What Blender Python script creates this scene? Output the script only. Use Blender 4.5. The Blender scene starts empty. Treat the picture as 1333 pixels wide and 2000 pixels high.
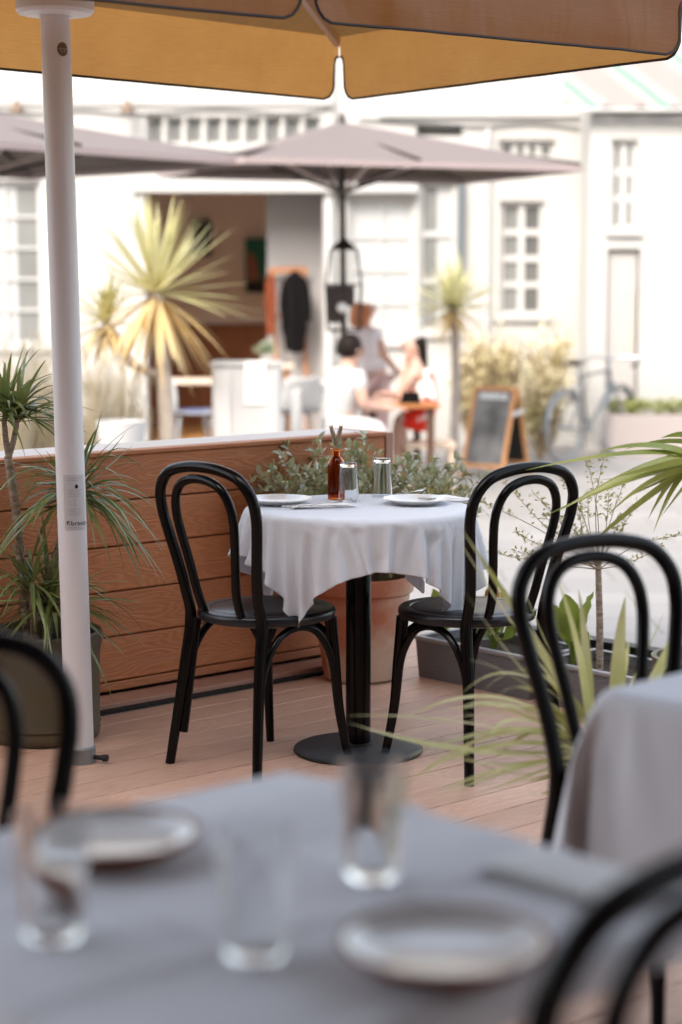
import bpy, math, random, zlib, base64, array
from mathutils import Vector, Matrix, Quaternion, noise
R = math.radians
sc = bpy.context.scene
# ------------------------------------------------------------------ camera, world, sun, exposure
CAMH, TILT, F = 1.43, math.atan(450/3722), 3722.0
cam = bpy.data.objects.new('camera', bpy.data.cameras.new('camera')); sc.collection.objects.link(cam)
cam.location = (0, 0, CAMH); cam.rotation_euler = (R(90)-TILT, 0, 0)
cd = cam.data; cd.sensor_fit = 'VERTICAL'; cd.sensor_height = 36; cd.lens = F/2000*36
cd.clip_start = .05; cd.clip_end = 400
cd.dof.use_dof = True; cd.dof.focus_distance = 5.85; cd.dof.aperture_fstop = cd.lens/37.0
sc.camera = cam
SUN_EL, SUN_AZ = 45, 205         # azimuth clockwise from +Y: behind the photographer, to the left
w = bpy.data.worlds.new('World'); sc.world = w; w.use_nodes = True
nt = w.node_tree; bg = nt.nodes['Background']
sky = nt.nodes.new('ShaderNodeTexSky'); sky.sky_type = 'NISHITA'; sky.sun_disc = False
sky.sun_elevation = R(SUN_EL); sky.sun_rotation = R(SUN_AZ)
sky.dust_density = 4; sky.air_density = 1.3; sky.ozone_density = 1.0
hs = nt.nodes.new('ShaderNodeHueSaturation'); hs.inputs['Saturation'].default_value = .50
nt.links.new(sky.outputs[0], hs.inputs['Color']); nt.links.new(hs.outputs[0], bg.inputs['Color'])
bg.inputs['Strength'].default_value = .15
sl = bpy.data.lights.new('sun', 'SUN'); sl.energy = .6; sl.angle = R(10); sl.color = (1, .93, .84)
so = bpy.data.objects.new('sun', sl); sc.collection.objects.link(so)
sd = Vector((math.sin(R(SUN_AZ))*math.cos(R(SUN_EL)), math.cos(R(SUN_AZ))*math.cos(R(SUN_EL)), math.sin(R(SUN_EL))))
so.rotation_euler = sd.to_track_quat('Z', 'Y').to_euler()
sc.view_settings.view_transform = 'Standard'; sc.view_settings.look = 'None'
sc.view_settings.exposure = 2.0; sc.view_settings.gamma = 1
sc.cycles.max_bounces = 12; sc.cycles.transparent_max_bounces = 24; sc.cycles.transmission_bounces = 10
GZ = -.25
# ------------------------------------------------------------------ geometry helpers
def ray(px, py):
    u = Vector((0, math.sin(TILT), math.cos(TILT))); f = Vector((0, math.cos(TILT), -math.sin(TILT)))
    return f + Vector((1, 0, 0))*((px-666.5)/F) + u*((1000-py)/F)
def P(px, py, Y):
    d = ray(px, py); return Vector((0, 0, CAMH)) + d*(Y/d.y)
def G(px, py, z=0.0):
    d = ray(px, py); return Vector((0, 0, CAMH)) + d*((z-CAMH)/d.z)
def rnd(a, b): return random.uniform(a, b)
class MB:
    def __init__(s): s.v = []; s.f = []
    def add(s, vs, fs):
        n = len(s.v); s.v += [Vector(p) for p in vs]; s.f += [tuple(i+n for i in f) for f in fs]; return s
    def box(s, x0, x1, y0, y1, z0, z1):
        return s.add([(x0,y0,z0),(x1,y0,z0),(x1,y1,z0),(x0,y1,z0),(x0,y0,z1),(x1,y0,z1),(x1,y1,z1),(x0,y1,z1)],
                     [(0,3,2,1),(4,5,6,7),(0,1,5,4),(1,2,6,5),(2,3,7,6),(3,0,4,7)])
    def obox(s, a, b, wdt, h, up=Vector((0,0,1))):
        a = Vector(a); b = Vector(b); d = (b-a).normalized(); x = d.cross(up)
        if x.length < 1e-4: x = d.cross(Vector((0,1,0)))
        x.normalize(); y = x.cross(d); vs = []
        for p in (a, b):
            for i, j in ((-1,-1),(1,-1),(1,1),(-1,1)): vs.append(p + x*i*wdt/2 + y*j*h/2)
        return s.add(vs, [(0,1,2,3),(7,6,5,4),(0,4,5,1),(1,5,6,2),(2,6,7,3),(3,7,4,0)])
    def tube(s, pts, r, seg=10, closed=False, caps=True, flat=1.0):
        pts = [Vector(p) for p in pts]; n = len(pts)
        rs = r if isinstance(r, (list, tuple)) else [r]*n
        def tg(i):
            if closed: return (pts[(i+1) % n]-pts[i-1]).normalized()
            return (pts[min(i+1, n-1)]-pts[max(i-1, 0)]).normalized()
        t = tg(0); up = Vector((0,0,1)) if abs(t.z) < .9 else Vector((1,0,0))
        x = t.cross(up).normalized(); vs = []
        for i in range(n):
            t2 = tg(i); q = t.rotation_difference(t2); x = (q @ x); x = (x - t2*x.dot(t2)).normalized(); t = t2; y = t.cross(x)
            for k in range(seg):
                a = 2*math.pi*k/seg; vs.append(pts[i] + x*math.cos(a)*rs[i] + y*math.sin(a)*rs[i]*flat)
        fs = []
        for i in range(n if closed else n-1):
            j = (i+1) % n
            for k in range(seg): fs.append((i*seg+k, i*seg+(k+1) % seg, j*seg+(k+1) % seg, j*seg+k))
        if caps and not closed: fs += [tuple(range(seg-1, -1, -1)), tuple((n-1)*seg+k for k in range(seg))]
        return s.add(vs, fs)
    def lathe(s, prof, seg=32, c=(0,0,0), sy=1.0, wob=None):
        c = Vector(c); vs = []
        for r, z in prof:
            for k in range(seg):
                a = 2*math.pi*k/seg; rr = r*(wob(a, z) if wob else 1); vs.append(c+Vector((rr*math.cos(a), rr*math.sin(a)*sy, z)))
        fs = []; n = len(prof)
        for i in range(n-1):
            for k in range(seg): fs.append((i*seg+k, i*seg+(k+1) % seg, (i+1)*seg+(k+1) % seg, (i+1)*seg+k))
        if prof[0][0] > 1e-5: fs.append(tuple(range(seg-1, -1, -1)))
        if prof[-1][0] > 1e-5: fs.append(tuple((n-1)*seg+k for k in range(seg)))
        return s.add(vs, fs)
    def open_lathe(s, prof, seg=32, c=(0,0,0)):
        n0 = len(s.f); s.lathe(prof, seg, c)
        if prof[-1][0] > 1e-5: s.f.pop()
        if prof[0][0] > 1e-5: s.f.pop()
        return s
    def blade(s, p0, p1, p2, wd, seg=8, fold=.25, tip=.04, twist=0):
        p0, p1, p2 = Vector(p0), Vector(p1), Vector(p2); vs = []
        chord = (p2-p0); up = Vector((0,0,1)); side = chord.cross(up)
        if side.length < 1e-3: side = Vector((1,0,0))
        side.normalize()
        for i in range(seg+1):
            t = i/seg; p = p0*(1-t)**2 + p1*2*t*(1-t) + p2*t*t
            d = ((p1-p0)*(1-t) + (p2-p1)*t).normalized()
            sd_ = (side - d*side.dot(d)).normalized()
            if twist: sd_ = Quaternion(d, twist*(1+.5*t)) @ sd_
            nn = sd_.cross(d)
            ww = wd/2*max(tip, min(1, (.55+2.2*t))*(1-t**2.4))
            vs += [p - sd_*ww, p - nn*ww*fold, p + sd_*ww]
        fs = []
        for i in range(seg):
            a = i*3; fs += [(a, a+1, a+4, a+3), (a+1, a+2, a+5, a+4)]
        return s.add(vs, fs)
    def leaf(s, p, d, n, L, W):
        d = d.normalized(); sdv = d.cross(n).normalized(); n2 = sdv.cross(d)
        return s.add([p, p+d*L*.3+sdv*W*.5+n2*W*.12, p+d*L*.7+sdv*W*.38+n2*W*.08, p+d*L-n2*W*.2, p+d*L*.7-sdv*W*.38+n2*W*.08, p+d*L*.3-sdv*W*.5+n2*W*.12, p+d*L*.5-n2*W*.05],
                     [(0,1,2,6),(6,2,3),(0,6,4,5),(6,3,4)])
    def xf(s, m):
        s.v = [m @ p for p in s.v]; return s
WM = {}
def mesh(name, mb, smooth=True, ang=38):
    me = bpy.data.meshes.new(name); me.from_pydata([tuple(p) for p in mb.v], [], mb.f); me.update()
    if smooth:
        me.polygons.foreach_set('use_smooth', [True]*len(me.polygons))
        try: me.set_sharp_from_angle(angle=R(ang))
        except Exception: pass
    return me
def tag(o, label=None, cat=None, group=None, kind=None):
    for k, v in (('label', label), ('category', cat), ('group', group), ('kind', kind)):
        if v: o[k] = v
    return o
def thing(name, label, cat, loc=(0,0,0), rotz=0, group=None):
    o = bpy.data.objects.new(name, None); sc.collection.objects.link(o); o.empty_display_size = .1
    o.location = loc; o.rotation_euler = (0, 0, rotz); WM[o] = Matrix.Translation(loc) @ Matrix.Rotation(rotz, 4, 'Z')
    return tag(o, label, cat, group)
def part(name, mb, m, parent, world=False, smooth=True, label=None, ang=38, bevel=0, subd=0):
    if world: mb.xf(WM[parent].inverted())
    o = bpy.data.objects.new(name, mesh(name, mb, smooth, ang)); sc.collection.objects.link(o); o.data.materials.append(m)
    o.parent = parent; WM[o] = WM[parent]
    if label: o['label'] = label
    mods(o, bevel, subd); return o
def mods(o, bevel, subd):
    if bevel:
        b = o.modifiers.new('bevel', 'BEVEL'); b.width = bevel; b.segments = 2; b.limit_method = 'ANGLE'
    if subd:
        b = o.modifiers.new('subd', 'SUBSURF'); b.levels = subd; b.render_levels = subd
def solo(name, mb, m, label, cat, loc, rotz=0, group=None, kind=None, world=True, smooth=True, bevel=0, subd=0):
    M = Matrix.Translation(Vector(loc)) @ Matrix.Rotation(rotz, 4, 'Z')
    if world: mb.xf(M.inverted())
    o = bpy.data.objects.new(name, mesh(name, mb, smooth)); sc.collection.objects.link(o); o.data.materials.append(m)
    o.location = loc; o.rotation_euler = (0, 0, rotz); WM[o] = M; mods(o, bevel, subd)
    return tag(o, label, cat, group, kind)
def dup(root, loc, rotz, label):
    def cp(o, par):
        c = o.copy(); sc.collection.objects.link(c); c.parent = par
        for ch in [k for k in bpy.data.objects if k.parent == o]: cp(ch, c)
        return c
    r = cp(root, None); r.location = loc; r.rotation_euler = (0, 0, rotz); r['label'] = label
    WM[r] = Matrix.Translation(loc) @ Matrix.Rotation(rotz, 4, 'Z'); return r
def cat_rom(pts, n=6):
    pts = [Vector(p) for p in pts]; out = []
    for i in range(len(pts)-1):
        a = pts[max(i-1, 0)]; b = pts[i]; c = pts[i+1]; d = pts[min(i+2, len(pts)-1)]
        for k in range(n):
            t = k/n; out.append(.5*((2*b)+(c-a)*t+(2*a-5*b+4*c-d)*t*t+(3*b-a-3*c+d)*t**3))
    out.append(pts[-1]); return out
# ------------------------------------------------------------------ materials
def mat(name, col, rough=.6, metal=0, var=0, vscale=8, bump=0, bscale=60, spec=.5, trans=0, ior=1.45, stretch=(1,1,1), alpha=None, col2=None, coat=0, bdist=.004, sheen=0, tl=0, hard=0):
    m = bpy.data.materials.new(name); m.use_nodes = True; n = m.node_tree; b = n.nodes['Principled BSDF']
    b.inputs['Base Color'].default_value = (*col, 1); b.inputs['Roughness'].default_value = rough
    b.inputs['Metallic'].default_value = metal; b.inputs['Specular IOR Level'].default_value = spec
    b.inputs['Transmission Weight'].default_value = trans; b.inputs['IOR'].default_value = ior
    b.inputs['Coat Weight'].default_value = coat; b.inputs['Sheen Weight'].default_value = sheen
    tc = n.nodes.new('ShaderNodeTexCoord'); mp = n.nodes.new('ShaderNodeMapping'); mp.inputs['Scale'].default_value = stretch
    n.links.new(tc.outputs['Object'], mp.inputs[0])
    if var or col2:
        nz = n.nodes.new('ShaderNodeTexNoise'); nz.inputs['Scale'].default_value = vscale; nz.inputs['Detail'].default_value = 6
        n.links.new(mp.outputs[0], nz.inputs['Vector'])
        cr = n.nodes.new('ShaderNodeValToRGB'); cr.color_ramp.elements[0].position = .32+.17*hard; cr.color_ramp.elements[1].position = .68-.17*hard
        c2 = col2 or tuple(min(1, c*(1+var)) for c in col); c1 = col if col2 else tuple(c*(1-var) for c in col)
        cr.color_ramp.elements[0].color = (*c1, 1); cr.color_ramp.elements[1].color = (*c2, 1)
        n.links.new(nz.outputs['Fac'], cr.inputs[0]); n.links.new(cr.outputs[0], b.inputs['Base Color'])
    if bump:
        bz = n.nodes.new('ShaderNodeTexNoise'); bz.inputs['Scale'].default_value = bscale; bz.inputs['Detail'].default_value = 5
        n.links.new(mp.outputs[0], bz.inputs['Vector']); bu = n.nodes.new('ShaderNodeBump'); bu.inputs['Strength'].default_value = bump; bu.inputs['Distance'].default_value = bdist
        n.links.new(bz.outputs['Fac'], bu.inputs['Height']); n.links.new(bu.outputs[0], b.inputs['Normal'])
    if tl:
        mx = n.nodes.new('ShaderNodeMixShader'); t = n.nodes.new('ShaderNodeBsdfTranslucent'); mx.inputs[0].default_value = tl
        src = b.inputs['Base Color'].links[0].from_socket if b.inputs['Base Color'].links else None
        if src: n.links.new(src, t.inputs[0])
        else: t.inputs[0].default_value = (*col, 1)
        n.links.new(b.outputs[0], mx.inputs[1]); n.links.new(t.outputs[0], mx.inputs[2]); n.links.new(mx.outputs[0], n.nodes['Material Output'].inputs[0])
    return m
def wood(name, c1, c2, rough, bump=.35, ring=1.0, dist=.004, spec=.4):
    """embossed composite board: cathedral grain stretched along local x"""
    m = bpy.data.materials.new(name); m.use_nodes = True; n = m.node_tree; L = n.links; b = n.nodes['Principled BSDF']
    N = n.nodes.new
    tc = N('ShaderNodeTexCoord'); mp = N('ShaderNodeMapping'); mp.inputs['Scale'].default_value = (1.1, 9, 9)
    L.new(tc.outputs['Object'], mp.inputs[0])
    nz = N('ShaderNodeTexNoise'); nz.inputs['Scale'].default_value = 1.25; nz.inputs['Detail'].default_value = 2; nz.inputs['Roughness'].default_value = .45
    L.new(mp.outputs[0], nz.inputs['Vector'])
    mu = N('ShaderNodeMath'); mu.operation = 'MULTIPLY'; mu.inputs[1].default_value = 26*ring; L.new(nz.outputs['Fac'], mu.inputs[0])
    fr = N('ShaderNodeMath'); fr.operation = 'PINGPONG'; fr.inputs[1].default_value = .5; L.new(mu.outputs[0], fr.inputs[0])
    mp2 = N('ShaderNodeMapping'); mp2.inputs['Scale'].default_value = (6, 160, 160); L.new(tc.outputs['Object'], mp2.inputs[0])
    n2 = N('ShaderNodeTexNoise'); n2.inputs['Scale'].default_value = 1; n2.inputs['Detail'].default_value = 3; L.new(mp2.outputs[0], n2.inputs['Vector'])
    ad = N('ShaderNodeMath'); ad.operation = 'MULTIPLY_ADD'; ad.inputs[1].default_value = .5; L.new(n2.outputs['Fac'], ad.inputs[0]); L.new(fr.outputs[0], ad.inputs[2])
    bu = N('ShaderNodeBump'); bu.inputs['Strength'].default_value = bump; bu.inputs['Distance'].default_value = dist
    L.new(ad.outputs[0], bu.inputs['Height']); L.new(bu.outputs[0], b.inputs['Normal'])
    n3 = N('ShaderNodeTexNoise'); n3.inputs['Scale'].default_value = 1.3; n3.inputs['Detail'].default_value = 5; L.new(tc.outputs['Object'], n3.inputs['Vector'])
    a2 = N('ShaderNodeMath'); a2.operation = 'MULTIPLY_ADD'; a2.inputs[1].default_value = .5; L.new(ad.outputs[0], a2.inputs[0]); L.new(n3.outputs['Fac'], a2.inputs[2])
    cr = N('ShaderNodeValToRGB'); cr.color_ramp.elements[0].position = .35; cr.color_ramp.elements[1].position = 1.05
    cr.color_ramp.elements[0].color = (*c1, 1); cr.color_ramp.elements[1].color = (*c2, 1); L.new(a2.outputs[0], cr.inputs[0]); L.new(cr.outputs[0], b.inputs['Base Color'])
    gi = N('ShaderNodeNewGeometry'); mr = N('ShaderNodeMapRange'); mr.inputs[3].default_value = .88; mr.inputs[4].default_value = 1.10; L.new(gi.outputs['Random Per Island'], mr.inputs[0])
    hv = N('ShaderNodeHueSaturation'); L.new(cr.outputs[0], hv.inputs['Color']); L.new(mr.outputs[0], hv.inputs['Value']); L.new(hv.outputs[0], b.inputs['Base Color'])
    b.inputs['Roughness'].default_value = rough; b.inputs['Specular IOR Level'].default_value = spec
    return m
def canvas(name, col, tcol, rough=.5, mixf=.55):
    m = bpy.data.materials.new(name); m.use_nodes = True; n = m.node_tree; L = n.links; N = n.nodes.new; b = n.nodes['Principled BSDF']
    tc = N('ShaderNodeTexCoord'); 
    mp = N('ShaderNodeMapping'); mp.inputs['Scale'].default_value = (14, 14, 500); L.new(tc.outputs['Object'], mp.inputs[0])
    z = N('ShaderNodeTexNoise'); z.inputs['Scale'].default_value = 1; z.inputs['Detail'].default_value = 4; L.new(mp.outputs[0], z.inputs['Vector'])
    z2 = N('ShaderNodeTexNoise'); z2.inputs['Scale'].default_value = 5; z2.inputs['Detail'].default_value = 4; L.new(tc.outputs['Object'], z2.inputs['Vector'])
    ad = N('ShaderNodeMath'); ad.operation = 'MULTIPLY_ADD'; ad.inputs[1].default_value = .5; L.new(z2.outputs[0], ad.inputs[0]); L.new(z.outputs[0], ad.inputs[2])
    cr = N('ShaderNodeValToRGB'); cr.color_ramp.elements[0].position = .5; cr.color_ramp.elements[1].position = 1
    cr.color_ramp.elements[0].color = (*[c*.84 for c in tcol], 1); cr.color_ramp.elements[1].color = (*[min(1, c*1.12) for c in tcol], 1)
    L.new(ad.outputs[0], cr.inputs[0])
    t = N('ShaderNodeBsdfTranslucent'); L.new(cr.outputs[0], t.inputs[0])
    b.inputs['Base Color'].default_value = (*col, 1); b.inputs['Roughness'].default_value = rough; b.inputs['Sheen Weight'].default_value = .04
    bu = N('ShaderNodeBump'); bu.inputs['Strength'].default_value = .25; bu.inputs['Distance'].default_value = .002; L.new(z.outputs[0], bu.inputs['Height'])
    mp3 = N('ShaderNodeMapping'); mp3.inputs['Scale'].default_value = (4, 4, 1.6); L.new(tc.outputs['Object'], mp3.inputs[0])
    z3 = N('ShaderNodeTexNoise'); z3.inputs['Scale'].default_value = 1; z3.inputs['Detail'].default_value = 3; z3.inputs['Distortion'].default_value = .3; L.new(mp3.outputs[0], z3.inputs['Vector'])
    b3 = N('ShaderNodeBump'); b3.inputs['Strength'].default_value = .7; b3.inputs['Distance'].default_value = .03; L.new(z3.outputs[0], b3.inputs['Height']); L.new(b3.outputs[0], bu.inputs['Normal'])
    L.new(bu.outputs[0], b.inputs['Normal']); L.new(bu.outputs[0], t.inputs['Normal'])
    mx = N('ShaderNodeMixShader'); mx.inputs[0].default_value = mixf
    L.new(b.outputs[0], mx.inputs[1]); L.new(t.outputs[0], mx.inputs[2]); L.new(mx.outputs[0], n.nodes['Material Output'].inputs[0])
    return m
M_black = mat('black_paint', (.004,.0035,.0035), .20, spec=.22, bump=.05, bscale=90)
M_seat = mat('black_seat', (.010,.011,.014), .30, bump=.12, bscale=60, stretch=(1,6,1))
M_blackmetal = mat('black_metal', (.012,.012,.012), .5, bump=.5, bscale=600, bdist=.001)
M_screw = mat('screw', (.35,.35,.35), .35, metal=1)
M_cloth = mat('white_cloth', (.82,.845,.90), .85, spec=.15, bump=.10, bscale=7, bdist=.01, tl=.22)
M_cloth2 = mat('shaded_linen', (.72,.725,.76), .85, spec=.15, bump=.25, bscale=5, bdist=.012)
M_china = mat('glazed_china', (.80,.79,.77), .12, spec=.6, coat=.4)
M_napkin = mat('napkin_linen', (.80,.80,.80), .9, bump=.3, bscale=300, bdist=.0008)
M_steel = mat('steel', (.62,.62,.62), .2, metal=1)
M_glass = mat('clear_glass', (.97,.98,.98), .05, trans=1, ior=1.42)
M_amber = mat('amber_glass', (.55,.17,.03), .05, trans=1, ior=1.3)
M_dry = mat('dried_grass', (.80,.68,.52), .9, var=.15, tl=.3)
M_fence = wood('fence_board', (.38,.118,.038), (.60,.235,.092), .5, ring=1.0, bump=.55)
M_deck = wood('deck_board', (.43,.225,.145), (.63,.41,.30), .42, ring=.8, bump=.6, spec=.6)
M_ledge = mat('pale_top_board', (.62,.57,.55), .35, spec=.6, var=.05)
M_sill = wood('sill_board', (.38,.19,.13), (.50,.27,.19), .45, bump=.2)
M_dark = mat('dark_gap', (.01,.009,.008), .7)
M_pole = mat('white_powder_coat', (.76,.75,.76), .38, bump=.04, bscale=300)
M_socket = mat('grey_metal', (.25,.26,.26), .45, metal=.4)
M_canvas = canvas('brown_canvas', (.046,.022,.012), (1.0,.43,.115), .36, .41)
M_roof = canvas('doubled_brown_canvas', (.06,.03,.018), (.70,.34,.10), .6, .10)
M_roof2 = mat('charcoal_canvas', (.09,.085,.085), .8)
M_trim = mat('black_binding', (.022,.014,.010), .6, bump=.3, bscale=400)
M_terra = mat('terracotta', (.50,.17,.09), .85, col2=(.62,.46,.34), vscale=3.5, hard=.5, bump=.3, bscale=40)
M_soil = mat('soil', (.035,.022,.014), .95, bump=1, bscale=40, bdist=.02)
M_pot = mat('green_grey_pot', (.09,.088,.065), .45, col2=(.11,.085,.045), vscale=5)
M_bark = mat('cane_bark', (.20,.15,.11), .9, col2=(.46,.38,.30), vscale=30, stretch=(1,1,3), bump=.9, bscale=50, bdist=.006)
M_drac = mat('dracaena_leaf', (.12,.18,.06), .24, col2=(.32,.36,.12), vscale=5, spec=.7, tl=.25)
M_phor = mat('variegated_blade', (.45,.46,.14), .42, col2=(.74,.70,.40), vscale=6, tl=.3)
M_strap = mat('strap_leaf', (.22,.29,.07), .24, col2=(.50,.50,.14), vscale=4, spec=.7, tl=.35)
M_canna = mat('broad_leaf', (.16,.24,.05), .3, col2=(.38,.42,.06), vscale=5, spec=.7, tl=.4)
M_yleaf = mat('yellow_leaf', (.72,.55,.03), .5, tl=.3, col2=(.55,.22,.03), vscale=16)
M_bush = mat('bush_leaf', (.26,.31,.11), .2, col2=(.66,.64,.44), vscale=9, spec=1.0, coat=.7, tl=.25)
M_bushr = mat('bush_young_leaf', (.55,.34,.22), .4, col2=(.52,.52,.16), vscale=12, tl=.35)
M_stem = mat('woody_stem', (.30,.22,.13), .8, var=.2, vscale=30)
M_trough = mat('grey_rattan', (.17,.175,.19), .55, bump=.9, bscale=40, bdist=.004, stretch=(1,1,6))
M_trim_g = mat('grey_rim', (.30,.30,.31), .4)
M_ground = mat('pale_paving', (.25,.235,.225), .75, col2=(.30,.285,.27), vscale=.9, bump=.3, bscale=30)
_r = [n_ for n_ in M_ground.node_tree.nodes if n_.type == 'VALTORGB'][0]; _n = M_ground.node_tree
_b = _n.nodes.new('ShaderNodeTexBrick'); _b.inputs['Scale'].default_value = 1.0; _b.inputs['Mortar Size'].default_value = .008; _b.inputs['Brick Width'].default_value = .62; _b.inputs['Row Height'].default_value = .41
_b.inputs['Color1'].default_value = (1,1,1,1); _b.inputs['Color2'].default_value = (.90,.90,.90,1); _b.inputs['Mortar'].default_value = (.62,.60,.57,1)
_tc = [n_ for n_ in _n.nodes if n_.type == 'TEX_COORD'][0]; _n.links.new(_tc.outputs['Object'], _b.inputs['Vector'])
_x = _n.nodes.new('ShaderNodeMix'); _x.data_type = 'RGBA'; _x.blend_type = 'MULTIPLY'; _x.inputs[0].default_value = 1
_n.links.new(_r.outputs[0], _x.inputs[6]); _n.links.new(_b.outputs[0], _x.inputs[7]); _n.links.new(_x.outputs[2], _n.nodes['Principled BSDF'].inputs['Base Color'])
M_wall = mat('white_render', (.44,.425,.40), .8, var=.06, vscale=1.3, bump=.2, bscale=20)
M_wallg = mat('grey_render', (.44,.43,.42), .85, var=.03, vscale=2)
M_frame = mat('white_paint', (.45,.44,.42), .5)
M_pane = mat('window_glass', (.20,.20,.19), .08, spec=.8, var=.12, vscale=1.5)
M_paneb = mat('bright_window_glass', (.44,.44,.43), .08, spec=.9, var=.03, vscale=1.0)
M_paned = mat('dark_window_glass', (.12,.12,.115), .06, spec=.8, var=.2, vscale=1.5)
M_pipe = mat('dark_drainpipe', (.10,.12,.13), .5)
M_um = mat('taupe_canvas', (.36,.29,.28), .7, tl=.02, var=.03, vscale=3)
M_rib = mat('dark_rib', (.03,.02,.018), .5)
M_ribl = mat('pale_rib', (.55,.45,.42), .4)
M_in = mat('interior_wall', (.78,.66,.57), .9)
M_wains = mat('wainscot_wood', (.26,.09,.03), .6, var=.2, stretch=(8,8,.5))
M_floor2 = mat('oiled_floor', (.45,.22,.07), .5, var=.15)
M_clay = mat('brown_clay', (.24,.075,.03), .6, var=.1)
M_cordy = mat('cordyline_leaf', (.58,.54,.22), .34, col2=(.74,.70,.42), vscale=3, tl=.35)
M_cordd = mat('cordyline_old_leaf', (.74,.50,.20), .5, col2=(.76,.62,.36), vscale=3, tl=.3)
M_trunk = mat('pale_trunk', (.45,.38,.32), .9, var=.15, vscale=12, bump=.6, bscale=30)
M_grass = mat('dry_ornamental_grass', (.50,.42,.28), .8, col2=(.60,.54,.42), vscale=4, tl=.35)
M_yshrub = mat('yellow_shrub_leaf', (.62,.54,.28), .6, col2=(.80,.72,.52), vscale=3, tl=.35)
M_white = mat('white_plastic', (.52,.51,.50), .45)
M_blue = mat('blue_cushion', (.10,.13,.26), .9)
M_tabletop = mat('pale_wood_top', (.66,.52,.40), .5, var=.1, stretch=(1,8,1))
M_orangewood = mat('orange_wood', (.38,.15,.05), .5, var=.12, stretch=(1,8,1))
M_boardw = mat('sign_wood', (.52,.25,.10), .55, var=.12, stretch=(8,8,1))
M_slate = mat('chalkboard', (.055,.053,.05), .35, col2=(.22,.22,.215), vscale=3.5, spec=.6)
M_slated = mat('chalkboard_back', (.012,.011,.008), .6)
M_chalk = mat('chalk', (.75,.78,.80), .9)
M_skin = mat('skin', (.62,.38,.29), .55)
M_hairb = mat('dark_hair', (.015,.010,.008), .6, spec=.15, bump=.5, bscale=40, stretch=(4,4,1))
M_hairr = mat('auburn_hair', (.42,.13,.03), .5, var=.3, vscale=12, bump=.5, bscale=40, stretch=(4,4,1))
M_shirt = mat('white_cotton', (.56,.55,.54), .9, bump=.2, bscale=9, bdist=.02)
M_pinkt = mat('pinkish_white_top', (.74,.66,.66), .9, var=.04)
M_pinkp = mat('dusty_pink_trousers', (.52,.34,.31), .9)
M_whitep = mat('white_trousers', (.56,.55,.54), .9)
M_floral = mat('red_floral', (.85,.03,.01), .8, col2=(.85,.80,.76), vscale=6, hard=1)
for e_ in range(2): [n_ for n_ in M_floral.node_tree.nodes if n_.type == 'VALTORGB'][0].color_ramp.elements[e_].position = (.53, .56)[e_]
M_coatk = mat('black_coat', (.007,.006,.006), .9, spec=.08, bump=.3, bscale=12)
M_coato = mat('rust_coat', (.17,.036,.010), .9, bump=.3, bscale=12)
M_bikew = mat('pale_grey_enamel', (.13,.14,.15), .3)
M_tyre = mat('pale_tyre', (.27,.27,.27), .6)
M_chrome = mat('bike_metal', (.35,.36,.38), .35, metal=.8)
M_label = mat('label_film', (.60,.60,.61), .3)
M_ink = mat('black_ink', (.02,.025,.025), .5)
M_badge = mat('brown_badge', (.055,.030,.016), .5)
M_cream = mat('cream_lettering', (.55,.42,.30), .6)
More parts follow.
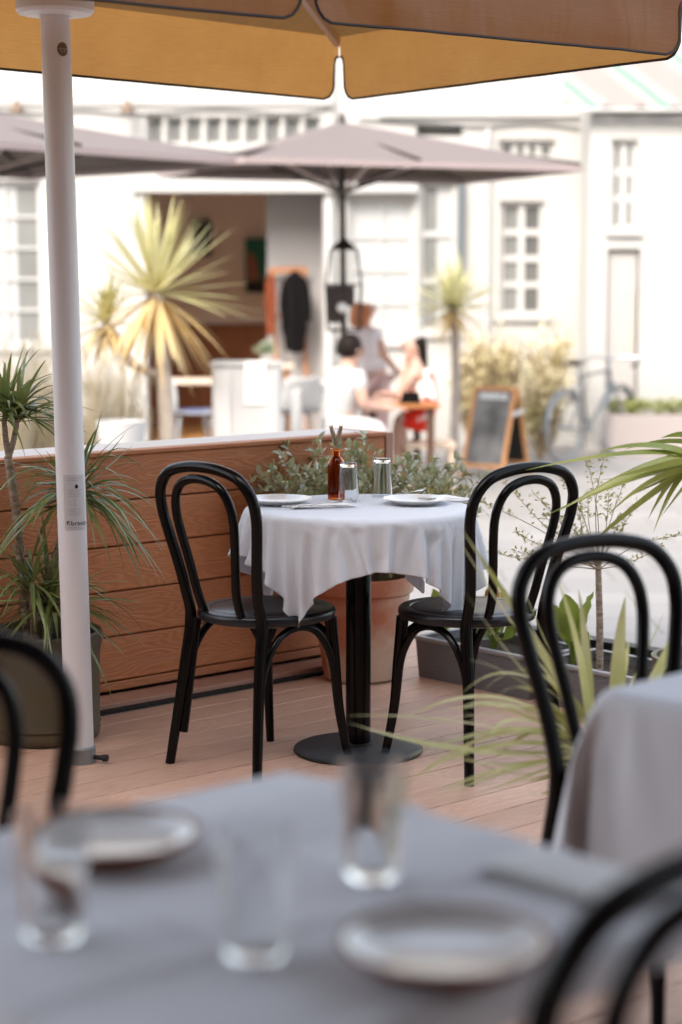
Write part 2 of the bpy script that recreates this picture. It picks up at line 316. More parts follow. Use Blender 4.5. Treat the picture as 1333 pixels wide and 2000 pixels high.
# draped cloth shapes: millimetre steps from one grid point to the next
ROT1 = 0
ROUND = [
-174,-286,-359,1,-13,12,-2,-13,12,9,-9,13,8,11,11,5,12,12,10,8,12,10,-11,10,2,-14,10,-2,-15,10,0,-15,10,12,-9,10,14,8,7,13,10,8,14,-6,8,6,-15,8,9,-13,9,16,6,5,10,14,4,16,7,5,14,-9,5,17,-5,5,13,11,4,6,-16,2,9,15,2,6,17,1,15,-9,1,13,-12,1,10,-15,2,7,17,-2,-1,17,-2,18,-1,-3,16,6,-4,16,7,-3,18,1,-3,16,-7,-2,15,-11,-1,11,12,-7,-2,16,-8,-6,15,-7,8,14,-8,16,-3,-8,15,-7,-6,12,10,-9,-5,14,-10,-5,14,-10,10,10,-10,14,-4,-11,14,1,-11,2,14,-11,
-8,11,-10,-10,11,-11,-10,11,-10,-4,14,-11,11,-3,-14,11,-3,-14,10,8,-13,-449,-94,33,6,-11,12,0,-13,12,-2,-13,12,11,-7,13,6,12,11,6,12,12,13,3,12,8,-12,10,-1,-15,10,-1,-15,10,5,-14,10,16,-1,8,11,12,8,16,2,8,9,-13,8,6,-15,9,17,-1,6,10,14,4,16,8,5,16,-5,5,15,-8,5,13,11,4,6,-16,2,8,15,2,10,15,2,17,-7,1,14,-10,1,10,-16,2,7,16,-2,2,18,-3,17,-2,-3,17,7,-3,15,7,-4,18,0,-3,16,-7,-2,17,-7,-2,6,15,-7,-3,16,-8,-3,15,-8,14,8,-7,14,-8,-7,16,2,-7,
4,14,-10,-8,13,-10,5,13,-10,14,-2,-11,15,0,-11,7,12,-11,-6,13,-10,-10,10,-11,-10,11,-10,-5,13,-11,11,0,-14,10,-4,-14,10,7,-13,9,9,-13,-472,-107,33,12,6,13,6,-12,12,0,-13,13,-2,-13,12,12,-5,12,5,12,12,8,11,12,14,-1,11,6,-13,10,-2,-15,10,0,-15,10,11,-10,9,15,6,8,13,10,8,14,-7,8,4,-15,8,15,-8,8,14,10,4,13,11,5,17,-4,5,15,-8,5,13,11,4,6,-16,3,11,13,2,11,15,2,17,-5,1,16,-9,1,9,-15,2,8,16,-3,4,17,-2,18,-3,-3,16,7,-4,15,8,-3,18,-2,-3,15,-9,-2,
17,2,-4,4,16,-7,-6,15,-8,4,15,-8,17,1,-7,15,-7,-7,12,9,-9,-6,14,-9,1,15,-10,13,4,-11,14,-4,-11,11,9,-11,-3,14,-10,-10,11,-11,-10,11,-10,-6,12,-11,12,3,-14,10,-6,-14,9,8,-13,9,9,-13,11,5,-13,-494,-119,34,9,8,13,12,5,12,5,-12,13,0,-13,12,-1,-13,12,13,-3,12,5,13,12,10,9,12,13,-5,11,4,-14,10,-3,-15,10,5,-14,9,15,-4,9,12,11,7,16,3,8,7,-14,9,11,-12,8,17,4,6,12,13,4,17,-2,5,14,-9,5,14,11,4,7,-16,3,15,9,2,9,16,2,17,-6,1,18,-3,1,9,-15,2,
9,15,-2,7,16,-3,17,-3,-3,16,8,-3,15,8,-4,17,-4,-2,16,-8,-3,16,8,-5,0,16,-7,-4,16,-8,11,11,-8,15,-7,-6,17,2,-8,4,14,-10,-6,14,-9,11,9,-11,14,-4,-11,13,6,-10,1,14,-11,-8,12,-11,-10,10,-10,-7,13,-11,11,4,-14,10,-6,-13,8,9,-13,9,8,-13,11,5,-14,12,3,-13,-516,-131,34,8,10,13,10,8,13,12,4,13,4,-12,12,1,-13,12,0,-13,12,13,0,12,5,12,12,12,7,12,12,-9,10,2,-14,10,-1,-15,10,10,-11,10,16,4,8,12,10,7,14,-7,8,7,-15,9,16,-2,7,12,12,4,17,0,5,15,-9,5,
13,11,4,10,-15,3,16,6,3,10,15,2,17,-6,1,18,0,1,11,-14,2,7,16,-3,11,14,-2,17,-3,-3,16,7,-4,15,10,-3,16,-7,-2,18,-3,-4,12,12,-5,-4,15,-8,3,16,-8,16,4,-7,15,-6,-7,12,10,-9,-4,14,-10,6,13,-10,14,-2,-11,14,2,-11,5,14,-10,-5,13,-11,-10,10,-10,-8,12,-11,10,6,-13,10,-6,-14,8,9,-13,9,8,-13,10,6,-13,12,3,-14,-3,12,-12,-526,-138,34,12,-4,13,8,9,12,10,8,13,12,4,13,3,-13,12,2,-13,12,1,-13,13,13,3,12,6,12,11,13,2,12,10,-10,10,-1,-15,10,4,-15,10,15,-5,9,
13,10,7,16,3,8,11,-12,8,11,-12,8,13,11,5,17,1,5,15,-8,5,14,10,4,11,-13,4,17,3,3,11,14,2,17,-5,1,18,3,1,12,-13,2,8,15,-3,13,13,-3,17,-3,-3,17,6,-3,14,11,-3,16,-7,-3,18,2,-4,9,14,-6,-4,15,-8,9,14,-8,16,-5,-7,16,3,-8,6,14,-9,-2,14,-10,14,4,-11,14,-3,-10,8,12,-11,-2,14,-11,-9,11,-10,-9,12,-11,10,7,-13,9,-7,-14,8,10,-13,8,9,-13,10,6,-13,12,3,-13,-5,12,-13,-11,5,-12,-510,-130,32,-4,-11,14,11,-6,13,8,10,12,11,6,13,12,4,13,1,-13,12,4,-13,12,
2,-13,13,12,5,12,8,11,12,14,-1,11,8,-12,10,0,-15,10,9,-12,9,16,2,8,13,9,8,15,-6,8,7,-14,8,16,5,6,17,3,5,14,-9,6,15,11,3,13,-12,4,18,0,3,11,13,3,18,-4,1,17,5,1,14,-11,1,10,14,-2,14,11,-3,18,-1,-3,16,5,-4,14,11,-3,17,-6,-3,16,6,-4,5,15,-7,0,16,-8,14,8,-8,16,-5,-7,13,10,-8,-2,14,-11,12,8,-10,14,-2,-10,11,8,-11,1,15,-11,-7,13,-11,-10,10,-10,9,9,-13,9,-7,-14,7,11,-13,9,8,-13,10,7,-13,11,3,-13,-6,11,-12,-12,4,-13,-11,7,-13,-491,-123,31,
-5,-10,14,-5,-10,14,9,-8,13,8,10,13,12,4,13,12,4,13,0,-14,12,6,-11,12,3,-13,12,11,7,12,10,9,12,14,-4,11,6,-14,10,2,-15,9,14,-7,9,14,8,8,16,3,8,8,-14,8,16,-5,7,16,6,5,15,-6,6,15,9,4,16,-8,4,17,-4,3,13,11,2,18,-2,1,17,5,1,15,-8,2,14,11,-3,14,11,-3,17,0,-3,17,5,-3,13,11,-3,17,-4,-3,14,10,-6,0,16,-8,11,12,-7,15,7,-8,16,-4,-7,2,15,-10,9,12,-10,14,-2,-10,13,6,-11,3,14,-11,-3,14,-11,-10,10,-10,7,11,-13,9,-6,-14,6,10,-12,9,8,-13,
10,8,-13,11,4,-14,-7,10,-12,-12,4,-13,-8,10,-13,5,10,-14,-504,-122,31,4,-11,14,-3,-10,14,-5,-10,14,7,-10,13,8,10,13,12,2,13,12,3,13,0,-13,12,9,-10,12,2,-13,13,11,8,11,13,6,12,12,-7,10,8,-13,9,4,-14,11,16,-1,8,14,7,8,16,-3,7,10,-13,8,16,4,6,16,-6,6,16,7,4,17,-2,4,16,-7,4,16,8,2,18,-1,1,17,6,1,17,-4,2,13,11,-3,17,6,-3,17,4,-3,17,3,-4,13,11,-3,18,-1,-3,6,15,-8,14,7,-8,9,15,-6,14,6,-8,16,3,-9,-1,15,-9,15,0,-11,14,5,-10,1,14,-11,
5,13,-11,-10,10,-10,6,12,-12,9,-5,-14,6,11,-13,9,8,-13,8,9,-13,12,3,-13,-9,9,-13,-11,6,-13,-5,11,-13,6,9,-14,10,3,-15,-532,-122,32,11,-2,14,6,-10,14,-2,-11,14,-4,-10,14,5,-10,14,8,9,12,13,0,13,11,2,13,1,-13,12,10,-8,12,4,-12,13,10,8,12,14,3,11,8,-14,9,13,-6,9,8,-13,11,15,5,8,16,1,7,15,-6,8,13,-10,7,16,6,5,17,-5,5,17,-2,4,17,0,4,18,2,3,18,3,2,17,3,0,18,3,1,17,5,-2,17,5,-3,17,6,-3,14,9,-5,17,4,-3,11,12,-6,17,3,-6,12,11,-8,
9,14,-6,16,0,-9,3,16,-9,14,4,-10,14,5,-10,1,13,-11,10,11,-11,-8,13,-10,4,12,-12,11,-4,-14,4,12,-13,9,8,-13,8,9,-13,12,4,-13,-10,8,-13,-10,7,-12,-2,12,-14,7,8,-14,9,3,-15,10,1,-14,-559,-128,31,10,4,15,10,-1,14,8,-8,14,0,-11,14,-3,-10,14,3,-11,14,9,9,13,12,-3,12,12,2,14,1,-13,12,11,-7,12,5,-12,12,11,8,12,14,-3,10,9,-13,9,15,-3,10,10,-10,10,16,5,8,14,-7,7,16,-4,7,17,-1,7,17,1,4,18,3,2,17,3,2,18,3,1,17,4,1,18,4,0,18,3,0,17,4,-1,
18,4,0,17,4,-2,18,4,-1,16,5,-4,16,7,-6,14,8,-7,11,12,-8,16,3,-7,11,11,-9,7,14,-9,15,1,-10,3,13,-11,12,8,-11,-3,14,-10,2,14,-12,11,-2,-14,3,12,-12,10,8,-14,6,10,-12,12,4,-14,-10,7,-12,-9,9,-13,0,12,-14,8,7,-14,10,3,-15,10,1,-15,10,1,-14,-588,-135,32,11,2,14,9,6,15,10,1,14,9,-6,14,3,-11,14,-3,-11,14,2,-11,14,10,8,13,11,-5,13,12,1,13,2,-13,12,13,-4,12,5,-12,13,13,6,11,10,-11,9,15,-1,10,14,-7,10,13,-6,9,17,-1,8,17,1,5,17,3,4,18,3,1,
17,4,-1,18,4,0,17,4,-1,18,4,-1,17,3,-1,18,4,0,17,4,0,18,3,1,17,4,1,18,4,1,18,3,-1,17,4,-1,17,4,-5,16,6,-7,11,11,-9,11,11,-9,15,4,-9,5,13,-11,12,7,-11,6,13,-11,-2,14,-11,11,0,-13,3,12,-13,9,9,-13,6,10,-13,11,5,-13,-10,7,-13,-7,10,-13,3,11,-14,8,7,-14,9,3,-15,10,1,-15,10,0,-14,10,3,-15,-616,-139,33,11,-1,14,10,3,14,9,6,15,10,3,14,10,-5,14,4,-10,15,1,-11,14,-2,-11,14,12,7,12,10,-7,13,12,0,13,4,-13,12,13,-3,12,7,-11,13,14,2,10,
12,-9,11,15,-3,10,16,0,8,17,3,2,18,4,1,18,4,-2,17,3,-1,18,4,0,17,4,0,18,3,0,17,4,0,18,4,0,17,4,0,18,3,0,17,4,0,18,4,0,17,3,-1,18,4,0,17,4,1,18,3,1,18,4,-1,17,4,-5,13,8,-9,10,10,-11,9,11,-11,13,7,-11,-1,15,-11,11,3,-13,2,12,-13,9,9,-13,5,11,-13,11,4,-13,-9,8,-13,-5,11,-13,4,10,-14,8,6,-15,10,4,-14,10,-1,-15,10,1,-15,10,4,-14,7,7,-15,-634,-133,31,4,-8,16,9,-4,15,10,0,14,10,4,15,9,5,14,10,-3,14,6,-9,15,2,-11,14,
-1,-10,14,12,4,12,9,-8,13,12,-2,14,6,-12,12,13,-2,12,10,-8,13,15,-3,9,17,3,7,17,4,1,18,4,-2,17,3,-2,18,4,0,17,4,0,18,3,0,17,4,0,18,4,-1,17,4,0,18,3,0,17,4,0,18,4,0,18,3,0,17,4,0,17,4,0,18,4,1,18,3,0,17,4,-1,18,4,0,17,3,1,18,4,-1,15,6,-9,11,8,-11,5,13,-13,12,6,-12,1,12,-12,9,9,-13,4,11,-13,12,5,-13,-9,9,-13,-3,11,-14,6,9,-14,8,6,-15,9,5,-14,10,-2,-15,10,3,-15,8,6,-14,4,9,-15,-2,8,-16,-624,-133,29,-3,-7,17,
0,-8,16,5,-7,15,9,-3,15,11,2,14,9,5,15,10,-1,14,6,-9,15,5,-9,14,-1,-11,14,13,2,13,8,-9,13,11,-4,13,10,-8,14,14,-2,11,17,4,2,18,4,-1,18,3,-1,17,4,0,18,4,0,17,4,0,18,3,-1,17,4,0,18,4,0,17,3,0,18,4,0,17,4,0,18,3,0,17,4,0,18,4,0,17,4,0,18,3,0,17,4,0,18,4,1,17,3,0,18,4,0,17,4,-1,18,3,1,18,4,1,16,5,-8,10,8,-13,6,11,-13,7,10,-13,4,11,-13,12,5,-13,-8,10,-13,1,11,-14,7,7,-14,9,3,-16,6,9,-13,11,-1,-15,
8,5,-15,5,8,-15,0,9,-15,-7,5,-16,-4,7,-16,-608,-127,29,1,-8,16,-1,-8,16,-4,-6,16,1,-8,16,7,-7,16,10,-1,14,10,4,15,10,0,14,4,-10,14,8,-6,15,2,-10,15,13,-1,12,8,-8,15,14,-2,11,17,3,3,18,5,-3,17,3,0,18,4,0,18,4,0,17,3,0,17,4,-1,18,4,0,18,3,0,17,4,0,17,4,0,18,4,0,18,3,0,17,4,0,17,4,0,18,3,0,18,4,0,17,4,0,18,3,0,17,4,0,18,4,0,17,4,1,18,3,0,17,4,0,18,4,-1,18,3,1,16,4,-6,9,10,-14,5,11,-14,11,5,-13,
-6,11,-13,4,10,-14,9,4,-15,7,7,-15,5,9,-15,11,0,-13,6,8,-15,1,9,-16,-4,8,-15,-7,4,-16,-1,9,-16,-6,6,-16,-605,-125,29,1,-8,16,6,-6,16,1,-8,16,-1,-8,16,-2,-7,16,2,-8,16,8,-4,15,11,0,15,10,1,14,4,-10,14,9,-4,15,6,-8,15,13,-3,13,17,4,3,18,4,-3,17,4,0,18,4,0,17,3,0,18,4,-1,17,4,0,18,4,0,17,3,0,18,4,0,17,4,0,18,3,0,17,4,0,18,4,0,17,4,0,18,3,0,17,4,0,18,4,0,17,3,0,18,4,0,17,4,0,18,3,0,17,4,0,18,4,1,
17,3,0,18,4,0,18,4,0,18,3,0,15,5,-7,10,8,-14,-1,10,-15,9,6,-14,5,9,-15,1,10,-15,8,7,-14,11,1,-14,3,9,-15,-2,8,-16,-6,5,-15,-5,7,-16,-3,8,-16,-1,9,-16,4,8,-15,-619,-131,28,7,-4,16,5,-6,15,5,-6,17,2,-8,16,2,-7,16,0,-8,16,-3,-8,16,6,-6,15,9,-2,15,11,-1,15,4,-9,15,11,-3,14,17,3,5,18,4,-2,17,4,0,18,3,0,17,4,0,18,4,-1,17,4,0,18,3,0,17,4,0,18,4,0,17,3,0,18,4,0,17,4,0,18,4,0,17,3,0,18,4,0,17,4,0,18,3,0,
17,4,0,18,4,0,17,4,0,18,3,0,17,4,0,18,4,0,17,3,0,18,4,1,17,4,0,18,3,0,17,4,-1,18,3,2,14,6,-11,6,8,-15,7,8,-15,0,10,-15,10,4,-14,9,6,-14,-1,8,-16,-6,7,-16,-4,7,-15,-2,8,-16,1,8,-16,4,7,-16,7,3,-16,7,1,-17,-653,-133,29,8,-3,16,8,1,16,7,-2,16,6,-5,16,4,-7,17,3,-7,16,1,-8,16,-2,-7,16,4,-8,16,9,-3,15,8,-4,15,16,2,9,18,4,-1,17,3,-1,17,4,0,18,4,0,18,4,-1,17,3,0,17,4,0,18,4,0,17,4,0,18,3,0,17,4,0,
18,4,0,17,3,0,18,4,0,17,4,0,18,3,0,17,4,0,18,4,0,17,4,0,18,3,0,17,4,0,18,4,0,17,3,0,18,4,0,17,4,0,18,4,0,17,3,1,18,4,0,18,3,0,17,4,0,18,4,-1,11,6,-13,2,9,-16,10,5,-14,7,7,-15,-5,7,-16,-3,8,-16,-2,8,-15,2,8,-16,4,6,-16,7,4,-17,7,-1,-16,7,2,-16,7,3,-17,-685,-134,30,8,-3,16,7,-1,16,8,-1,16,8,1,16,7,-2,16,1,-9,16,6,-4,16,4,-5,16,3,-8,16,2,-7,17,13,0,11,17,3,5,18,4,-3,17,4,0,18,4,0,17,4,-1,
18,3,0,17,4,0,18,4,0,17,3,0,18,4,0,17,4,0,18,3,0,17,4,0,18,4,0,17,4,0,18,3,0,17,4,0,18,4,0,17,3,0,18,4,0,17,4,0,18,3,0,17,4,0,18,4,0,17,4,0,18,3,0,17,4,0,18,4,0,17,3,1,18,4,0,17,4,-1,18,3,1,17,4,-5,6,8,-15,9,5,-15,-6,7,-16,0,9,-16,2,7,-16,5,7,-16,5,4,-16,8,0,-16,7,2,-16,6,3,-17,6,4,-16,5,6,-16,-705,-131,29,4,-6,16,5,-5,17,6,-4,16,8,-2,16,7,0,16,8,1,16,0,-9,15,5,-6,16,5,-4,17,
7,-3,16,16,2,8,18,4,-1,17,4,-1,18,4,0,17,3,-1,17,4,0,18,4,0,18,3,0,17,4,0,17,4,0,18,4,0,18,3,0,17,4,0,17,4,0,18,3,0,18,4,0,17,4,0,17,3,0,18,4,0,18,4,0,17,4,0,17,3,0,18,4,0,18,4,0,17,3,0,17,4,0,18,4,0,18,3,0,17,4,0,17,4,0,18,4,1,17,3,0,18,4,-1,18,3,1,14,5,-11,-1,7,-17,8,5,-15,-1,9,-16,7,2,-16,7,3,-16,6,5,-17,4,5,-16,3,5,-17,2,6,-17,0,4,-17,-1,4,-17,-685,-134,28,-2,-2,18,-1,-4,17,
0,-6,17,1,-6,17,6,-4,16,6,-3,17,10,3,14,6,-5,16,0,-7,18,12,0,14,17,4,2,18,4,-2,17,3,0,18,4,-1,17,4,0,18,3,0,17,4,0,18,4,0,17,4,0,18,3,0,17,4,0,18,4,0,17,3,0,18,4,0,17,4,0,18,4,0,17,3,0,18,4,0,17,4,0,18,3,0,17,4,0,18,4,0,17,3,0,18,4,0,17,4,0,18,4,0,17,3,0,18,4,0,17,4,0,18,3,0,17,4,0,18,4,1,17,3,0,18,4,0,17,4,-4,8,4,-16,7,5,-15,4,5,-17,4,6,-16,3,5,-17,1,6,-17,-1,4,-18,
0,4,-17,-2,4,-17,-2,2,-18,-1,4,-18,-657,-134,30,-1,-4,17,-2,-3,17,-2,-4,18,-2,-3,17,-5,-2,17,1,-5,18,3,-5,16,10,2,14,3,-5,18,15,1,10,18,4,-2,17,4,0,18,4,0,17,3,-1,18,4,0,17,4,0,18,4,0,17,3,0,18,4,0,17,4,0,18,3,0,17,4,0,18,4,0,17,4,0,18,3,0,17,4,0,18,4,0,17,3,0,18,4,0,17,4,0,18,4,0,17,3,0,17,4,0,18,4,0,18,3,0,17,4,0,17,4,0,18,4,0,18,3,0,17,4,0,17,3,0,18,4,1,18,4,0,17,4,-1,18,3,1,
11,4,-14,7,5,-16,2,6,-17,1,4,-17,-3,3,-18,-1,3,-17,-2,4,-17,0,4,-18,-1,4,-17,-1,4,-18,0,4,-17,-647,-130,29,1,-3,18,0,-4,17,0,-4,18,-1,-3,17,-1,-4,17,-2,-4,18,-2,-4,17,-4,-5,17,10,0,16,16,4,5,18,4,-3,17,3,0,18,4,-1,17,4,0,18,4,0,17,4,0,18,3,0,17,4,0,18,4,0,17,3,0,18,4,0,17,4,0,18,3,0,17,4,0,18,4,0,17,3,0,18,4,0,17,4,0,18,4,0,17,3,0,18,4,0,17,4,0,18,3,0,17,4,0,18,4,0,17,4,0,18,3,0,17,4,0,
18,4,0,17,3,0,18,4,0,17,4,0,18,3,1,17,4,-1,18,4,2,16,3,-9,-1,4,-18,0,4,-17,-1,4,-18,0,4,-17,-1,4,-17,0,4,-18,2,5,-17,-3,3,-17,-1,4,-18,-1,4,-17,-657,-140,27,2,-1,18,1,-2,17,2,-1,18,1,-3,18,1,-2,17,-5,-6,17,0,-3,18,0,-2,17,12,1,14,17,4,3,17,3,-2,18,4,0,17,4,-1,18,4,0,17,3,0,18,4,0,17,4,0,18,3,0,17,4,0,18,4,0,17,4,0,18,3,0,17,4,0,18,4,0,17,3,0,18,4,0,17,4,0,18,3,0,17,4,0,18,4,0,17,3,0,
18,4,0,17,4,0,18,4,0,17,3,0,18,4,0,17,4,0,18,3,0,17,4,0,18,4,0,17,4,0,18,3,0,17,4,0,18,4,0,17,3,2,17,4,-5,4,4,-18,2,3,-17,-2,4,-18,-1,5,-17,-2,4,-17,-4,3,-17,-1,4,-18,0,4,-17,2,5,-17,-2,4,-18,-672,-151,25,1,-1,18,2,-2,17,2,-1,18,1,-1,18,2,-2,18,5,2,17,2,-3,17,-2,-3,18,12,2,13,18,4,-1,17,4,0,18,4,-1,18,3,0,17,4,0,17,4,0,18,3,0,18,4,0,17,4,0,17,4,0,18,3,0,18,4,0,17,4,0,17,3,0,18,4,0,
18,4,0,17,4,0,17,3,0,18,4,0,17,4,0,18,3,0,17,4,0,18,4,0,17,3,0,18,4,0,17,4,0,18,3,0,17,4,0,18,4,0,17,4,0,18,3,0,17,4,0,18,4,0,17,3,0,18,4,0,18,4,2,17,4,-3,10,3,-15,-3,3,-18,-3,4,-17,-1,5,-18,-1,4,-17,0,4,-17,2,3,-18,-3,5,-17,-1,4,-17,1,4,-18,-685,-154,23,1,-1,18,2,-2,17,2,-1,18,2,-1,18,2,-1,18,2,-1,17,4,0,18,3,-1,18,15,3,10,17,4,-1,18,3,-1,17,4,0,18,4,0,17,3,0,18,4,0,17,4,0,18,4,0,
17,3,0,18,4,0,17,4,0,18,3,0,17,4,0,18,4,0,17,4,0,18,3,0,17,4,0,18,4,0,17,3,0,18,4,0,17,4,0,18,4,0,17,3,0,18,4,0,17,4,0,18,3,0,17,4,0,18,4,0,17,4,0,18,3,0,17,4,0,18,3,0,17,4,0,18,4,0,17,4,0,18,3,1,17,4,-1,13,3,-12,-4,4,-18,1,4,-17,0,4,-18,1,3,-17,2,4,-18,1,3,-17,2,2,-18,4,-1,-17,2,1,-18,-696,-142,21,-1,-1,18,0,-1,18,1,-1,17,0,-1,18,1,-1,18,1,-1,18,5,-1,17,1,-1,18,15,3,10,18,4,-3,
17,4,0,18,4,0,17,3,0,18,4,0,17,4,0,17,4,0,18,3,0,18,4,0,17,4,0,17,3,0,18,4,0,18,4,0,17,3,0,17,4,0,18,4,0,18,3,0,17,4,0,17,4,0,18,4,0,18,3,0,17,4,0,17,4,0,18,3,0,18,4,0,17,4,0,17,4,0,18,3,0,18,4,0,17,4,0,17,3,0,18,4,0,17,4,0,18,4,0,17,3,1,18,4,0,18,3,0,14,4,-11,6,2,-17,3,2,-17,3,2,-18,2,2,-17,3,2,-18,2,2,-17,2,2,-18,2,1,-18,2,2,-17,-706,-136,19,1,-1,18,0,-1,17,1,-1,18,
-1,-1,18,-1,-1,18,-4,-1,17,4,0,18,0,-1,18,15,3,9,18,4,-3,17,3,0,18,4,0,17,4,0,18,4,0,17,3,0,18,4,0,17,4,0,18,3,0,17,4,0,18,4,0,17,4,0,18,3,0,17,4,0,18,4,0,17,3,0,18,4,0,17,4,0,18,3,0,17,4,0,18,4,0,17,3,0,18,4,0,17,4,0,18,4,0,17,3,0,18,4,0,17,4,0,18,3,0,17,4,0,18,4,0,17,4,0,18,3,0,17,4,0,18,4,1,17,3,-1,18,4,1,15,3,-9,-1,-1,-19,0,0,-18,2,0,-17,1,1,-18,2,1,-18,1,1,-18,
3,2,-17,2,2,-18,1,0,-18,-704,-133,22,0,-1,18,2,1,17,1,0,18,3,2,17,2,1,18,2,0,18,1,-1,18,0,-1,18,16,3,8,17,4,-2,18,4,-1,17,4,0,18,3,0,17,4,0,18,4,0,17,3,0,18,4,0,17,4,0,18,4,0,17,3,0,18,4,0,17,4,0,18,3,0,17,4,0,18,4,0,17,4,0,18,3,0,17,4,0,18,4,0,17,3,0,18,4,0,17,4,0,17,3,0,18,4,0,18,4,0,17,3,0,17,4,0,18,4,0,18,4,0,17,3,0,17,4,0,18,4,0,18,3,0,17,4,1,18,4,-1,17,4,1,
15,3,-10,-3,-2,-18,0,0,-18,-1,-1,-18,0,0,-18,0,-1,-18,0,-1,-17,0,0,-18,1,-1,-18,1,-1,-18,-703,-130,24,2,1,18,2,1,17,2,1,18,2,1,18,2,1,18,3,2,17,3,1,18,8,3,16,15,3,8,17,4,-1,18,3,-1,18,4,0,17,4,0,17,3,0,18,4,0,18,4,0,17,4,0,17,3,0,18,4,0,17,4,0,18,3,0,17,4,0,18,4,0,17,4,0,18,3,0,17,4,0,18,4,0,17,3,0,18,4,0,17,4,0,18,4,0,17,3,0,18,4,0,17,4,0,18,3,0,17,4,0,18,4,0,17,3,0,18,4,0,
17,4,0,18,3,0,17,4,0,18,4,0,17,4,1,18,3,0,18,4,0,14,3,-11,-1,-1,-18,4,0,-17,0,-1,-18,1,-1,-18,-1,0,-18,0,-1,-18,1,-1,-18,1,0,-18,1,-1,-17,-693,-138,22,2,2,17,3,-2,18,2,2,18,2,2,17,0,3,18,0,4,17,-1,3,18,-2,4,18,15,4,9,18,3,-1,17,4,-1,18,4,0,17,3,0,18,4,0,17,4,0,18,3,0,17,4,0,18,4,0,17,3,0,18,4,0,17,4,0,18,4,0,17,3,0,18,4,0,17,4,0,18,3,0,17,4,0,18,4,0,17,4,0,18,3,0,17,4,0,18,4,0,
17,3,0,18,4,0,17,4,0,18,4,0,17,3,0,18,4,0,17,4,0,18,3,0,17,4,0,18,4,0,17,4,0,18,3,1,17,4,1,18,4,-2,13,2,-11,3,0,-18,3,-1,-17,2,0,-18,2,-1,-18,2,-1,-18,2,-1,-17,1,-1,-18,2,-1,-18,2,-1,-18,-685,-146,21,0,4,17,-3,4,18,-3,3,17,-6,2,17,0,3,17,0,4,18,3,4,17,-3,4,18,13,3,12,18,4,-1,18,3,1,17,4,-1,18,4,0,17,4,0,17,3,0,18,4,0,18,4,0,17,3,0,17,4,0,18,4,0,18,4,0,17,3,0,17,4,0,18,3,0,18,4,0,
17,4,0,17,4,0,18,3,0,17,4,0,18,4,0,17,3,0,18,4,0,17,4,0,18,4,0,17,3,0,18,4,0,17,4,0,18,3,0,17,4,0,18,4,0,17,4,0,18,3,0,17,4,1,18,4,0,17,3,2,18,4,-4,12,2,-13,-4,-4,-17,0,-4,-18,1,-3,-17,1,-3,-18,1,-2,-18,2,-2,-17,2,-2,-18,2,-2,-18,1,0,-18,-677,-134,19,-2,3,17,-2,4,18,-2,4,17,0,4,17,1,4,18,2,4,17,4,4,17,-3,4,18,10,4,14,17,3,2,18,4,0,17,4,-1,18,3,0,17,4,0,18,4,0,17,3,0,18,4,0,17,4,0,
18,4,0,17,3,0,18,4,0,17,4,0,18,3,0,17,4,0,18,4,0,17,3,0,18,4,0,17,4,0,18,3,0,17,4,0,18,4,0,17,4,0,18,3,0,17,4,0,18,4,0,17,3,0,18,4,0,17,4,0,18,4,0,17,3,0,18,4,0,17,4,0,18,3,1,17,4,0,18,4,2,16,4,-6,11,1,-14,-3,-4,-18,-1,-4,-17,0,-3,-17,0,-4,-18,-1,-3,-18,0,-4,-17,0,-3,-18,1,-4,-17,0,-4,-18,-668,-124,17,1,4,17,2,4,18,2,4,17,4,3,17,1,4,17,-1,5,17,-5,4,17,3,4,18,5,4,17,17,4,5,17,4,-2,
18,3,0,17,4,0,18,3,0,17,4,0,18,4,0,17,4,0,18,3,0,17,4,0,18,4,0,17,3,0,18,4,0,17,4,0,17,4,0,18,3,0,18,4,0,17,4,0,17,3,0,18,4,0,18,4,0,17,4,0,17,3,0,18,4,0,18,4,0,17,3,0,17,4,0,18,4,0,18,3,0,17,4,0,17,4,0,18,4,0,17,3,0,18,4,1,18,4,0,17,4,3,16,3,-8,6,-1,-17,6,-2,-18,3,-4,-17,2,-4,-17,2,-4,-17,1,-4,-18,1,-5,-17,0,-3,-18,-1,-3,-17,-2,-3,-18,-664,-126,16,1,4,17,1,4,17,1,5,17,-1,5,18,
-4,4,16,-2,5,18,-2,4,17,5,4,17,0,5,17,15,3,10,17,4,-2,18,4,1,17,3,-1,18,4,0,17,4,0,18,3,0,17,4,0,18,4,0,17,3,0,18,4,0,17,4,0,18,4,0,17,3,0,18,4,0,17,4,0,18,3,0,17,4,0,18,4,0,17,4,0,18,3,0,17,4,0,18,4,0,17,3,0,18,4,0,17,4,0,18,4,0,17,3,0,18,4,0,17,4,0,18,3,0,17,4,0,18,4,1,17,4,0,18,3,1,17,4,0,14,2,-11,0,-5,-18,7,-1,-16,4,-3,-18,4,-3,-17,4,-3,-17,4,-4,-17,4,-3,-17,4,-4,-17,
3,-4,-17,2,-5,-17,-670,-124,13,0,4,17,-1,5,18,-1,5,17,-2,5,17,-1,4,17,-1,5,17,-2,4,18,-6,3,16,7,6,16,11,4,15,18,4,-1,17,3,1,18,4,0,17,4,-1,18,3,0,17,4,0,18,4,0,17,3,0,18,4,0,17,4,0,18,3,0,17,4,0,18,4,0,17,3,0,18,4,0,17,4,0,18,4,0,17,3,0,18,4,0,17,4,0,18,3,0,17,4,0,18,4,0,17,4,0,18,3,0,17,4,0,17,4,0,18,3,0,18,4,0,17,4,0,17,4,0,18,3,1,18,4,0,17,4,2,17,3,-4,12,1,-14,0,-5,-17,
